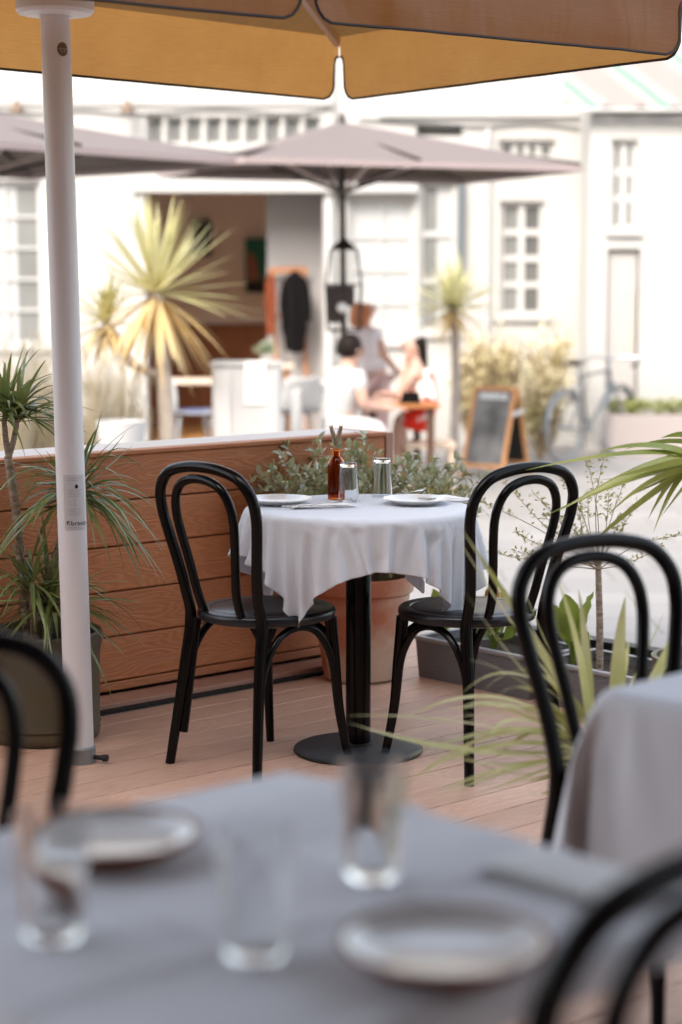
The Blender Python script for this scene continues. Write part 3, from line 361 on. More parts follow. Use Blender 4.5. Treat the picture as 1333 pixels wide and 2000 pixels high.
0,-6,-17,2,-5,-17,4,-5,-17,3,-4,-17,4,-4,-17,4,-4,-17,3,-3,-17,6,0,-17,4,-3,-17,-668,-122,14,-2,3,18,-4,2,17,-2,2,17,-2,5,18,-1,5,17,1,7,16,2,8,16,5,6,16,11,3,14,4,7,17,16,4,8,17,4,-3,18,3,1,17,4,0,18,4,-1,17,3,0,18,4,0,17,4,0,18,4,0,17,3,0,18,4,0,17,4,0,18,3,0,17,4,0,18,4,0,17,3,0,18,4,0,17,4,0,18,3,0,17,4,0,18,4,0,17,4,0,18,3,0,17,4,0,18,4,0,17,3,0,18,4,0,17,4,0,18,4,0,17,3,0,
18,4,1,17,4,0,18,4,1,18,4,0,16,2,-7,7,-2,-17,8,-3,-16,5,-5,-16,2,-5,-17,-2,-5,-17,0,-5,-17,1,-5,-17,1,-5,-17,2,-6,-17,2,-5,-17,3,-5,-17,-668,-120,16,-2,4,17,-1,5,17,2,7,17,4,6,16,7,5,16,9,2,16,4,7,15,2,8,16,-3,8,16,9,6,14,10,6,14,17,3,0,18,4,1,18,3,0,17,4,-1,18,4,0,17,4,0,18,3,0,17,4,0,18,4,0,17,3,0,18,4,0,17,4,0,18,4,0,17,3,0,18,4,0,17,4,0,18,3,0,17,4,0,18,4,0,17,3,0,18,4,0,17,4,0,
18,3,0,17,4,0,18,4,0,17,4,0,18,3,0,17,4,0,18,4,1,17,4,0,18,3,0,17,4,2,17,4,-4,13,-1,-12,1,-8,-17,9,-1,-15,8,-2,-16,9,-2,-16,6,-4,-16,4,-7,-16,1,-5,-17,0,-5,-17,-1,-5,-18,2,-5,-17,-2,-4,-17,-679,-123,17,6,6,16,6,5,15,8,4,16,9,0,16,6,5,16,3,8,15,-1,9,16,-6,7,15,7,8,15,9,6,14,4,8,17,14,5,8,18,3,-1,18,4,1,17,4,0,18,3,-1,18,4,0,17,4,0,17,3,0,18,4,0,18,4,0,17,4,0,17,3,0,18,4,0,17,4,0,18,3,0,
17,4,0,18,4,0,18,4,0,17,3,0,17,4,0,18,4,0,17,3,0,18,4,0,17,4,0,18,4,0,17,3,0,18,4,0,17,4,1,18,3,0,17,4,0,18,4,0,18,4,1,15,2,-9,7,-6,-16,7,-4,-16,0,-9,-15,7,-5,-16,8,-3,-15,9,2,-16,9,-1,-15,8,-3,-16,5,-5,-16,3,-6,-17,0,-5,-17,-1,-4,-17,-675,-128,13,8,4,15,9,0,16,7,5,16,4,7,16,-1,9,15,-3,8,16,-5,7,15,9,6,14,5,8,15,2,9,16,9,6,14,7,8,15,17,4,4,18,4,0,18,3,0,17,4,0,18,4,-1,17,3,0,18,4,0,
17,4,0,18,3,0,17,4,0,18,4,0,17,3,0,18,4,0,17,4,0,18,4,0,17,3,0,18,4,0,17,4,0,18,3,0,17,4,0,18,4,0,17,4,0,18,3,0,17,4,0,18,4,0,17,3,1,18,4,0,17,4,0,18,4,0,18,4,2,17,3,-4,10,-3,-15,3,-10,-16,9,-1,-15,7,-5,-16,1,-8,-15,5,-7,-16,7,-5,-16,8,-2,-15,9,-1,-16,9,4,-14,9,-1,-16,7,-4,-16,4,-6,-16,-667,-138,8,8,3,16,5,7,16,0,9,15,-3,8,16,-6,6,15,-3,8,16,9,7,14,2,9,16,5,8,15,7,7,14,12,5,13,2,10,15,
12,7,12,17,3,4,18,4,-2,17,3,2,18,4,-1,18,4,-1,17,3,0,17,4,0,18,4,0,18,3,0,17,4,0,17,4,0,18,4,0,18,3,0,17,4,0,17,4,0,18,3,0,18,4,0,17,4,0,17,4,0,18,3,0,18,4,0,17,4,0,17,3,0,18,4,1,18,4,0,17,4,0,18,4,0,17,4,3,18,3,-3,12,-2,-13,5,-9,-15,9,-3,-15,2,-12,-14,9,2,-15,8,-3,-16,4,-7,-15,3,-8,-16,5,-7,-16,8,-4,-15,9,0,-16,9,4,-15,9,1,-15,9,0,-15,-645,-145,7,0,9,16,-3,9,15,-5,6,16,-6,7,15,0,9,16,
5,8,15,6,8,15,10,4,14,9,2,15,6,10,14,-3,11,13,9,9,13,8,9,14,13,6,11,18,3,2,18,4,-1,17,4,1,18,3,0,17,4,-1,18,4,0,17,3,0,18,4,0,17,4,0,18,3,0,17,4,0,18,4,0,17,4,0,18,3,0,17,4,0,18,4,0,17,3,0,18,4,0,17,4,0,18,3,0,17,4,0,18,4,1,17,4,0,18,3,0,17,4,0,18,4,3,18,4,-3,13,-2,-11,9,-8,-15,12,-1,-12,-1,-11,-15,8,-6,-15,2,-12,-13,8,4,-15,9,0,-16,7,-5,-16,3,-8,-15,4,-8,-16,7,-5,-16,8,-4,-15,9,-1,-15,
10,1,-15,-634,-125,7,-4,7,16,-6,6,15,-4,8,16,3,9,15,6,8,15,10,4,15,10,0,15,9,5,14,3,11,14,-5,10,13,11,5,13,9,9,12,5,12,13,7,11,13,12,7,11,18,4,3,17,3,0,18,4,0,18,3,0,17,4,0,17,4,-1,18,4,0,18,3,0,17,4,0,18,4,0,17,3,0,18,4,0,17,4,0,18,4,0,17,3,0,18,4,0,17,4,0,18,3,0,17,4,1,18,4,0,17,4,0,18,3,0,17,4,0,18,4,2,18,4,-2,14,-2,-11,10,-7,-14,12,-3,-12,6,-10,-14,12,-1,-13,-4,-10,-14,3,-11,-13,4,-10,-15,
9,5,-15,8,2,-15,9,-3,-16,2,-8,-15,7,-5,-16,7,-5,-16,7,-5,-15,8,-5,-16,-629,-115,9,-5,7,15,0,9,16,5,8,15,9,5,14,10,2,15,10,-1,15,9,6,14,0,12,13,-7,10,14,12,4,12,11,6,13,6,12,13,2,13,12,9,9,12,7,11,13,12,8,11,17,4,4,18,3,-1,18,4,0,17,4,1,18,3,0,17,4,0,18,4,0,17,3,-1,18,4,0,17,4,0,18,4,0,17,3,0,18,4,0,17,4,0,18,3,0,17,4,0,18,4,1,17,4,0,18,3,0,18,4,0,17,4,2,18,4,-1,17,3,-3,14,-2,-10,12,-6,-13,
8,-10,-13,13,-1,-12,12,-3,-13,5,-11,-13,12,-1,-14,-6,-10,-13,0,-12,-13,3,-11,-14,8,6,-15,9,2,-16,9,1,-15,9,-3,-15,10,-4,-14,8,-5,-15,6,-5,-16,-633,-118,6,3,9,15,9,6,15,10,2,14,10,-2,15,10,1,15,7,8,14,-2,12,13,-8,10,13,12,4,13,12,4,13,7,11,12,2,13,12,8,9,13,2,14,12,12,6,11,8,12,12,12,9,10,15,5,8,18,4,2,18,3,-2,17,4,-1,18,3,1,17,4,0,18,4,0,17,4,0,18,3,-1,17,4,0,18,4,0,17,3,0,18,4,0,17,4,1,18,4,0,17,3,0,18,4,1,
17,4,1,18,4,1,17,3,-4,17,2,-5,15,-3,-10,11,-9,-11,10,-8,-11,13,0,-13,7,-11,-12,14,2,-12,12,-2,-13,4,-11,-14,11,-2,-13,-5,-11,-13,-4,-11,-13,1,-12,-14,10,-2,-14,7,5,-16,10,-1,-15,9,-4,-14,9,5,-16,9,0,-15,-616,-116,5,10,3,15,10,0,15,10,-3,14,10,2,15,6,10,14,-5,11,13,-7,10,13,11,3,13,12,4,12,9,9,13,1,13,12,8,10,13,-2,13,12,12,8,11,3,12,12,11,11,10,15,4,9,10,11,10,14,8,8,17,5,5,17,3,2,18,4,-1,17,4,0,18,3,-1,17,4,0,18,4,0,17,4,0,
18,3,0,18,4,0,17,4,1,17,3,0,18,4,2,18,4,0,17,4,-1,18,3,-2,17,2,-5,16,0,-7,15,-5,-9,13,-9,-9,14,3,-10,11,-9,-11,6,-13,-12,13,3,-12,8,-11,-12,12,3,-13,13,0,-12,2,-11,-14,11,-4,-13,-3,-11,-13,-6,-11,-13,-3,-12,-14,9,-7,-14,8,4,-15,9,-2,-15,9,4,-15,9,1,-15,-587,-112,4,10,-2,15,10,-1,14,10,3,15,4,12,13,-7,10,13,-7,10,13,12,3,13,12,2,13,9,8,13,2,14,12,7,10,12,-5,12,12,11,9,12,4,13,12,13,3,11,12,9,11,1,15,9,14,9,8,16,4,6,13,10,8,
15,8,7,16,5,4,17,4,3,18,4,1,18,4,1,17,3,1,18,4,0,17,4,0,18,4,0,17,3,-1,18,4,-1,17,3,-2,18,3,-2,17,3,-3,17,0,-6,16,-4,-8,14,-6,-9,16,0,-8,10,-12,-8,15,-2,-10,15,4,-10,4,-13,-11,8,-11,-12,12,3,-13,9,-10,-12,12,5,-12,13,0,-12,1,-11,-14,10,-5,-14,-2,-12,-13,-6,-10,-13,-5,-11,-13,4,-11,-13,10,1,-15,8,4,-15,10,-1,-15,-559,-110,3,11,0,14,9,4,15,1,12,13,-9,9,13,-6,11,13,12,2,13,12,2,13,11,7,13,2,13,12,6,11,12,-7,11,12,9,11,12,5,12,12,
13,1,11,13,6,11,-1,15,10,7,14,9,16,4,6,15,7,7,10,13,8,17,0,5,13,11,6,16,8,4,16,6,4,17,6,3,17,4,2,17,4,0,18,3,0,17,4,0,18,3,-1,18,3,-3,17,1,-4,17,-1,-5,18,0,-4,14,-9,-6,15,6,-7,14,-8,-9,16,1,-7,9,-13,-9,14,-7,-9,14,6,-9,14,-3,-11,0,-14,-11,9,-10,-12,11,4,-13,10,-8,-12,12,6,-12,13,1,-12,-1,-11,-14,10,-7,-14,0,-12,-13,-7,-10,-13,-5,-11,-13,-2,-13,-12,11,-3,-15,9,2,-15,-530,-105,2,9,7,14,-3,12,13,-9,8,13,-6,11,13,13,1,13,12,1,12,
11,6,13,3,13,12,5,12,13,-8,11,12,6,12,12,5,12,11,14,-1,12,14,4,11,3,14,10,-4,15,10,13,9,7,17,4,7,8,13,8,17,-3,7,12,13,5,13,10,5,17,3,3,18,3,4,13,12,4,17,-1,0,17,6,1,17,6,1,18,-2,-2,16,8,0,17,-5,-3,16,8,-3,17,-2,-5,17,1,-4,12,-11,-6,17,-1,-6,14,7,-8,14,-8,-9,16,-3,-7,5,-14,-9,15,-3,-10,12,8,-9,13,-7,-11,-3,-14,-11,9,-10,-12,11,6,-13,11,-8,-12,12,7,-12,13,3,-12,-2,-11,-14,7,-9,-14,2,-12,-13,-3,-12,-13,-3,-12,-13,-9,-8,-12,7,-9,-14,
-503,-92,0,-7,11,13,-9,8,13,-4,12,13,12,0,12,12,1,13,12,5,13,4,13,12,4,12,12,-9,10,12,3,13,12,6,12,12,14,0,12,14,0,11,7,13,11,-7,13,9,4,15,9,17,2,7,10,12,8,15,7,7,16,-6,6,13,11,5,9,15,4,18,2,4,14,9,5,17,-3,4,11,14,0,17,5,1,18,0,-1,18,-2,-1,16,9,-1,15,-9,-2,14,11,-4,18,2,-4,17,0,-4,11,-13,-6,15,-7,-6,16,6,-7,14,7,-7,15,-6,-8,10,-12,-9,6,-13,-10,15,2,-9,13,8,-10,8,-11,-11,-4,-13,-12,10,-9,-12,11,6,-13,11,-6,-12,12,7,-12,
12,5,-12,-2,-11,-14,3,-12,-13,3,-11,-13,-4,-12,-13,1,-12,-13,-11,-7,-13,-502,-92,-1,-9,8,13,-3,12,13,12,0,13,13,1,13,11,4,13,5,12,12,4,13,12,-9,10,12,0,13,12,6,12,12,14,1,11,13,-2,12,11,9,11,-8,13,10,-2,16,9,12,11,8,16,2,7,11,12,8,16,3,7,15,-7,5,13,11,5,6,16,4,16,8,5,17,-2,4,17,-3,4,8,16,0,15,9,0,18,-2,-1,18,-2,-1,15,9,-1,14,-11,-2,14,10,-3,16,6,-4,18,2,-4,13,-12,-5,11,-12,-6,16,1,-7,13,10,-7,16,2,-8,12,-9,-9,4,-16,-9,13,-8,-9,
11,11,-9,14,1,-11,3,-14,-11,-4,-13,-12,11,-7,-12,11,6,-13,12,-3,-12,11,7,-12,13,5,-12,-3,-11,-14,2,-12,-13,0,-12,-13,3,-12,-13,-3,-12,-13,-522,-92,-1,-2,13,13,13,-1,13,12,0,12,12,5,13,6,11,13,3,13,12,-9,10,12,-2,13,12,5,12,12,14,3,11,13,-4,12,12,6,11,-1,14,10,-10,12,10,5,15,8,15,8,8,16,2,7,11,12,8,16,-1,6,15,-8,6,12,12,5,6,17,3,15,7,5,17,2,4,16,-9,3,6,17,0,13,12,1,18,-3,-2,18,-3,-1,15,9,0,11,-13,-2,15,10,-4,15,8,-3,17,3,-4,14,-9,-6,
9,-15,-5,16,-5,-6,14,9,-8,13,9,-7,16,-3,-8,4,-15,-9,8,-13,-9,15,-1,-10,9,12,-9,13,-5,-11,-1,-14,-12,-4,-13,-11,12,-5,-12,11,5,-13,13,-1,-12,11,7,-12,12,6,-12,1,-12,-14,2,-12,-13,-1,-12,-13,-1,-12,-13,-525,-92,-1,12,-1,12,12,0,13,12,4,13,7,11,12,3,12,13,-9,11,12,-4,12,12,5,13,11,13,4,12,12,-5,12,14,3,11,3,14,11,-10,11,9,-3,15,9,10,12,9,15,5,7,16,4,7,12,10,8,14,-9,5,17,-3,6,12,13,4,4,17,4,16,5,4,17,5,5,13,-13,2,6,17,0,10,14,1,18,-3,-2,
18,-2,-1,15,9,0,9,-16,-2,15,8,-3,16,8,-4,15,9,-4,15,-8,-5,7,-16,-5,14,-9,-6,16,4,-7,13,9,-7,14,8,-8,11,-11,-8,1,-16,-10,12,-9,-9,14,6,-9,10,11,-10,8,-10,-11,-2,-14,-12,-3,-13,-11,12,-3,-13,12,5,-12,12,1,-13,11,8,-12,13,4,-12,1,-12,-13,0,-12,-13,0,-12,-13,-514,-107,-2,13,0,13,12,5,13,8,9,12,1,13,12,-8,11,12,-5,12,12,3,13,12,13,6,12,12,-5,11,14,-1,12,7,12,11,-7,13,9,-10,11,10,4,15,9,14,8,7,16,3,7,11,11,9,17,1,6,12,-11,5,17,0,6,12,13,5,
9,15,4,8,15,5,17,-5,2,13,-13,2,8,16,1,5,17,0,18,-2,-1,17,-3,-2,16,8,0,6,-16,-1,17,5,-4,15,9,-3,13,12,-4,17,-5,-5,6,-16,-5,11,-13,-5,17,0,-7,12,11,-7,13,10,-7,15,-3,-9,4,-14,-9,4,-15,-9,15,-3,-9,9,12,-9,14,5,-10,-1,-13,-12,-1,-14,-12,0,-13,-11,12,-1,-13,12,3,-12,12,7,-12,12,4,-13,12,5,-12,2,-12,-13,-1,-12,-13,-501,-121,-2,12,5,12,8,9,13,2,13,12,-8,11,12,-6,12,12,2,13,12,11,7,12,13,-4,11,14,-4,12,10,9,11,-4,14,10,-11,10,9,-5,15,10,10,12,8,
16,4,7,15,7,7,12,10,9,12,-12,5,17,-1,6,17,-1,5,9,15,4,7,16,5,11,13,5,15,-9,2,13,-12,2,6,16,0,4,18,0,18,-2,-1,17,-3,-1,16,8,-1,3,-18,-1,18,4,-3,14,10,-4,12,13,-3,18,-1,-5,9,-15,-5,6,-16,-5,16,-4,-7,14,8,-7,11,12,-7,15,6,-7,11,-11,-9,1,-15,-9,9,-13,-9,14,5,-10,7,14,-9,14,-3,-11,-3,-13,-11,-2,-14,-12,0,-13,-12,12,4,-12,12,4,-13,13,2,-12,11,6,-12,12,5,-12,2,-12,-14,-490,-129,-2,9,8,13,2,13,12,-7,12,12,-8,10,12,1,13,12,10,9,11,14,-2,12,
13,-6,12,13,4,11,-2,15,10,-9,11,10,-11,11,9,3,15,9,14,8,8,16,6,7,13,9,8,16,2,8,9,-14,4,17,-1,6,17,4,5,5,16,4,9,15,5,12,13,5,12,-14,1,14,-11,2,4,18,0,3,17,0,18,-1,-1,17,-3,-1,16,7,-1,1,-17,0,17,2,-4,14,11,-3,12,13,-3,17,2,-5,11,-14,-5,4,-16,-5,14,-10,-6,14,7,-7,13,11,-7,12,11,-7,16,-3,-8,3,-15,-9,2,-16,-10,14,-6,-9,9,12,-9,11,11,-9,10,-9,-12,-3,-13,-11,-4,-13,-12,1,-14,-12,13,4,-12,12,5,-13,12,5,-12,11,7,-12,12,3,-13]
SQUARE = [
-410,-322,-339,11,-15,14,4,-18,13,-5,-18,14,-6,-17,13,0,-19,14,20,-9,8,22,1,7,21,7,4,5,23,0,5,23,1,5,22,1,21,-8,0,21,-9,0,23,-1,0,22,9,1,22,5,0,23,-1,0,23,-2,0,23,-2,0,23,-2,0,23,-1,0,23,-2,0,23,0,0,24,-1,0,23,-1,0,23,-1,0,23,-1,0,23,0,0,23,-1,0,23,0,0,23,-1,0,23,0,0,23,-1,0,23,-1,0,23,-1,0,23,-3,0,22,-8,1,22,6,-1,14,19,0,18,-14,-1,-1,-23,2,16,-16,0,15,16,-7,1,22,-7,3,22,-7,12,18,-7,21,0,-10,2,-19,-13,-7,-18,-13,
-6,-18,-14,1,-19,-13,10,-14,-15,-801,104,34,9,-16,13,11,-15,14,0,-19,14,-7,-17,13,-3,-19,14,14,-14,10,22,-3,7,22,5,6,10,20,0,4,23,1,5,23,1,22,-8,0,21,-9,0,23,-1,1,21,9,0,23,4,0,23,-1,0,23,-2,0,23,-2,0,23,-2,0,23,-1,0,23,0,0,23,-1,0,24,-1,0,23,-1,0,23,0,0,23,-1,0,23,-1,0,23,0,0,23,-1,0,23,-1,0,23,0,0,23,0,0,23,0,0,23,-2,0,23,-3,0,22,-7,1,23,4,-1,13,19,0,20,-13,-1,-2,-23,2,20,-12,-1,12,18,-7,-1,22,-7,6,21,-7,19,11,-8,
14,-13,-12,-4,-18,-13,-7,-18,-14,-1,-18,-13,10,-15,-15,10,10,-18,-798,98,36,-11,-13,16,11,-15,13,7,-17,14,-5,-18,14,-4,-18,13,8,-18,13,20,-8,8,22,2,6,14,18,1,7,22,1,3,23,1,22,-8,0,22,-8,0,23,-1,1,21,8,0,23,4,0,23,-1,0,23,-3,0,23,-2,0,23,0,0,23,-1,0,23,-1,0,23,-1,0,24,0,0,23,-1,0,23,0,0,23,-1,0,23,0,0,23,-1,0,23,0,0,23,-2,0,23,0,0,23,0,0,23,0,0,23,0,0,23,-4,0,22,-7,1,23,4,0,14,18,-1,21,-11,-1,-2,-23,2,21,-9,-2,10,20,-7,
-1,22,-7,12,19,-7,21,-2,-10,5,-18,-13,-8,-17,-14,-2,-19,-13,9,-16,-14,9,11,-19,2,14,-18,-784,68,35,-12,5,19,-12,-11,16,12,-15,14,2,-18,13,-6,-18,14,4,-18,13,16,-14,10,22,-1,7,18,14,2,9,21,1,3,23,1,22,-7,0,22,-7,1,23,-3,0,21,9,0,23,3,0,23,-2,0,23,-2,0,23,-1,0,23,-1,0,23,-1,0,23,0,0,23,-1,0,24,0,0,23,0,0,23,-2,0,23,0,0,23,0,0,23,0,0,23,-1,0,23,-1,0,23,-1,0,23,-1,0,23,1,0,23,0,0,23,-3,0,22,-7,1,23,3,0,15,18,-1,21,-10,-1,
-1,-23,2,23,-4,-3,7,21,-7,1,22,-7,19,11,-8,15,-13,-12,-5,-18,-13,-2,-19,-14,8,-16,-14,7,12,-19,3,13,-18,1,13,-19,-776,33,34,-6,10,20,-11,7,19,-13,-10,16,12,-15,14,-3,-19,14,0,-18,13,11,-17,12,21,-6,7,20,10,4,12,19,1,3,23,1,22,-7,0,23,-5,1,23,-4,0,21,9,0,23,2,0,23,-2,0,23,-2,0,23,-1,0,23,-1,0,23,1,0,23,-1,0,23,-1,0,24,0,0,23,-1,0,23,0,0,23,0,0,23,-1,0,23,0,0,23,-1,0,23,1,0,23,-2,0,23,-2,0,23,1,0,23,1,0,23,-2,1,22,-8,0,
23,3,0,16,17,-1,22,-9,-1,0,-23,2,23,2,-4,1,21,-7,11,20,-8,21,-2,-10,6,-18,-12,-5,-18,-13,7,-17,-15,6,12,-18,3,13,-19,1,14,-19,1,13,-19,-777,-6,32,0,12,20,-3,11,20,-10,8,20,-13,-8,17,9,-16,13,-2,-19,14,6,-19,12,18,-11,10,22,5,5,14,18,1,5,22,1,22,-6,0,23,-4,1,22,-5,0,22,8,0,23,2,0,23,-2,0,23,-2,0,23,-1,0,23,0,0,23,0,0,23,0,0,23,-1,0,24,0,0,23,-1,0,23,0,0,23,0,0,23,-1,0,23,0,0,23,0,0,23,0,0,23,-1,0,23,-2,0,23,-1,0,
23,2,0,23,-1,1,22,-7,0,23,1,0,17,16,-1,22,-6,-1,2,-23,1,22,7,-4,2,22,-7,18,11,-9,15,-13,-11,-2,-19,-13,7,-17,-14,5,13,-19,3,13,-19,2,13,-19,2,13,-19,0,14,-18,-781,-45,30,0,12,20,1,11,20,0,12,20,-8,10,20,-13,-7,17,7,-17,13,0,-19,14,14,-15,11,22,-1,6,18,14,2,6,23,1,23,-5,0,23,-4,1,22,-6,0,22,7,0,23,2,0,23,-3,0,23,-1,0,23,0,0,23,0,0,23,0,0,23,-1,0,23,0,0,24,0,0,23,-1,0,23,0,0,23,0,0,23,0,0,23,0,0,23,-1,0,23,0,0,
23,0,0,23,-2,0,23,-2,0,23,1,1,23,1,0,22,-7,0,24,1,0,17,15,-1,22,-5,-1,5,-23,1,19,13,-5,7,20,-8,21,-1,-10,5,-19,-12,7,-17,-14,3,13,-19,4,13,-19,3,12,-18,2,14,-19,1,13,-19,-2,13,-19,-778,-82,29,-3,11,20,-1,11,20,0,12,20,2,12,20,-3,11,19,-14,-4,18,5,-19,13,8,-18,13,20,-7,8,21,10,3,9,21,1,23,-3,1,22,-4,0,23,-6,0,22,7,0,23,0,0,23,-2,0,23,0,0,23,-1,0,23,0,0,23,0,0,23,0,0,23,0,0,24,0,0,23,-1,0,23,0,0,23,0,0,23,0,0,
23,0,0,23,-1,0,23,0,0,23,1,0,23,-1,0,23,-3,0,23,0,1,23,2,0,22,-6,0,24,0,0,18,14,-1,23,-4,-1,8,-22,1,12,19,-7,19,11,-8,15,-12,-12,7,-18,-13,4,12,-18,3,13,-20,2,13,-18,-2,13,-20,-4,12,-19,-6,8,-21,-7,4,-21,-736,-94,30,-8,5,21,-7,8,21,-5,10,20,-2,12,20,-1,11,20,3,12,20,-14,-2,19,6,-18,12,16,-14,10,22,5,5,13,19,1,23,-2,1,23,-4,0,23,-6,0,22,6,0,23,0,0,23,-1,0,23,-1,0,23,0,0,23,0,0,23,0,0,23,0,0,23,0,0,24,0,0,23,-1,0,
23,0,0,23,0,0,23,0,0,23,0,0,23,0,0,23,-1,0,23,1,0,23,0,0,23,-3,1,23,-2,0,23,3,0,23,-4,0,23,-1,0,19,13,-1,23,-3,-1,13,-19,-1,13,18,-6,21,0,-10,12,-16,-12,3,13,-19,0,13,-20,-1,12,-19,-5,10,-20,-8,6,-21,-7,3,-22,-5,0,-22,-4,-1,-23,-706,-62,28,-1,-2,23,-4,-1,23,-6,1,22,-7,4,22,-6,7,21,-5,10,20,2,12,20,-12,0,20,9,-18,12,22,0,5,19,14,2,23,-1,1,23,-2,0,22,-7,0,23,5,0,23,0,0,23,0,0,23,-1,0,23,-1,0,23,1,0,23,0,0,23,0,0,
23,0,0,24,0,0,23,-1,0,23,0,0,23,0,0,23,0,0,23,0,0,23,0,0,23,0,0,23,0,0,23,0,0,23,0,0,23,-5,1,23,3,0,23,-3,0,23,-1,0,20,11,-1,23,-2,-1,18,-15,-1,17,13,-8,18,-8,-11,1,13,-20,-3,10,-20,-4,10,-20,-8,4,-22,-6,0,-22,-6,0,-22,-3,-3,-23,-4,-1,-23,-5,-1,-22,-686,-22,26,-2,-2,23,1,-2,23,0,-3,23,-2,-2,23,-3,-1,23,-6,-1,22,-8,2,22,-7,6,20,-9,4,21,20,-9,9,22,4,1,23,0,1,23,0,1,23,-2,1,23,1,0,23,0,0,23,0,0,23,0,0,23,0,0,
23,0,0,23,0,0,23,0,0,23,0,0,24,0,0,23,0,0,23,0,0,23,0,0,23,0,0,23,0,0,23,0,0,23,0,0,23,0,0,23,0,0,23,0,0,23,1,0,23,-3,0,23,4,0,22,-4,0,23,3,-1,22,0,-1,22,-2,-4,22,3,-8,-3,10,-20,-6,7,-22,-6,5,-21,-5,-2,-23,-4,-4,-22,-5,-2,-23,-5,0,-22,-5,0,-23,-5,0,-22,-6,0,-23,-661,11,24,-1,-2,23,-1,-2,23,-1,-2,23,-1,-2,23,-1,-2,23,-2,-3,23,-2,-2,23,-3,-2,22,-9,-4,22,-3,-2,25,23,0,3,24,0,0,23,0,0,23,0,0,24,1,0,23,0,0,
23,0,0,23,0,0,23,0,0,23,0,0,23,0,0,23,0,0,23,0,0,24,0,0,23,0,0,23,0,0,23,0,0,23,0,0,23,0,0,23,0,0,23,0,0,23,0,0,23,0,0,23,0,0,24,0,1,23,0,0,23,-1,0,23,0,0,23,0,0,25,-1,1,22,1,-6,-3,4,-25,-6,2,-22,-5,4,-22,-5,4,-22,-6,4,-22,-3,3,-23,-3,3,-23,-3,3,-22,-2,2,-23,-2,3,-23,-1,2,-23,-674,1,21,0,-1,23,-2,-2,23,-1,-2,23,0,-1,23,0,-1,23,0,0,24,3,1,22,0,-1,23,-6,-3,22,1,-1,26,23,-2,8,24,1,0,23,0,-1,
23,0,0,23,1,0,23,0,0,24,0,0,23,0,0,23,0,0,23,0,0,23,0,0,23,0,0,23,0,0,24,0,0,23,0,0,23,0,0,23,0,0,23,0,0,23,0,0,23,0,0,23,0,0,23,0,0,23,0,0,24,0,0,23,0,0,23,0,0,23,-1,-1,23,0,0,23,0,1,25,-1,0,22,0,-6,0,3,-26,0,2,-23,-5,4,-23,-5,3,-22,-2,3,-23,-1,1,-23,-2,2,-23,0,1,-23,-1,0,-23,0,-2,-23,-1,2,-23,-715,7,23,0,0,23,1,0,23,1,0,23,1,0,23,1,0,23,2,0,23,1,0,23,2,0,23,6,0,23,0,-1,24,
22,-1,8,24,0,-3,23,1,0,23,0,0,23,0,0,23,0,0,24,0,0,23,0,0,23,0,0,23,0,0,23,0,0,23,0,0,23,0,0,24,0,0,23,0,0,23,0,0,23,0,0,23,0,0,23,0,0,23,0,0,23,0,0,23,0,0,24,0,0,23,0,0,23,0,0,23,0,0,23,0,0,23,0,0,23,-1,0,24,0,2,22,0,-6,0,2,-25,5,2,-23,2,1,-23,1,0,-23,-1,0,-23,0,-1,-23,0,0,-23,0,0,-23,-1,0,-23,0,-1,-23,0,0,-23,-734,22,23,0,0,23,1,0,23,1,0,23,1,0,23,1,0,23,1,0,23,1,0,23,
1,0,23,2,0,23,4,-1,23,22,0,9,23,0,-3,23,0,0,23,0,0,23,0,0,23,0,0,24,0,0,23,0,0,23,0,0,23,0,0,23,0,0,23,0,0,23,0,0,24,0,0,23,0,0,23,0,0,23,0,0,23,0,0,23,0,0,23,0,0,23,0,0,23,0,0,24,0,0,23,0,0,23,0,0,23,0,0,23,0,0,23,0,0,23,0,0,23,0,2,22,0,-7,1,1,-23,-3,1,-24,0,-1,-23,-1,0,-23,0,0,-23,0,0,-23,0,0,-23,1,0,-23,1,0,-23,2,0,-23,-1,0,-23,-724,23,23,1,0,22,2,0,24,1,0,23,1,0,23,
2,0,23,1,0,23,1,0,23,1,0,23,-1,0,23,2,-1,24,21,0,8,23,0,-3,23,0,0,23,0,0,23,0,0,24,0,0,23,0,0,23,0,0,23,0,0,23,0,0,23,0,0,23,0,0,23,0,0,24,0,0,23,0,0,23,0,0,23,0,0,23,0,0,23,0,0,23,0,0,23,0,0,23,0,0,24,0,0,23,0,0,23,0,0,23,0,0,23,0,0,23,0,0,23,0,0,23,0,3,22,0,-9,4,1,-23,0,0,-23,0,0,-23,-1,0,-23,-1,0,-23,-2,0,-23,-2,0,-23,-2,0,-23,-1,0,-23,-1,0,-23,0,-1,-23,-718,24,23,1,0,23,
1,0,23,1,0,23,1,0,23,1,0,23,1,0,23,1,0,23,0,0,23,1,0,23,3,-1,24,21,0,8,23,0,-3,23,0,0,23,0,0,24,0,0,23,0,0,23,0,0,23,0,0,23,0,0,23,0,0,23,0,0,23,0,0,23,0,0,24,0,0,23,0,0,23,0,0,23,0,0,23,0,0,23,0,0,23,0,0,23,0,0,23,0,0,24,0,0,23,0,0,23,0,0,23,0,0,23,0,0,23,0,0,23,0,0,23,0,3,22,0,-8,1,0,-24,-1,0,-23,1,0,-23,1,1,-23,0,0,-23,0,0,-23,-1,-1,-23,-1,0,-23,-1,0,-24,-3,1,-22,
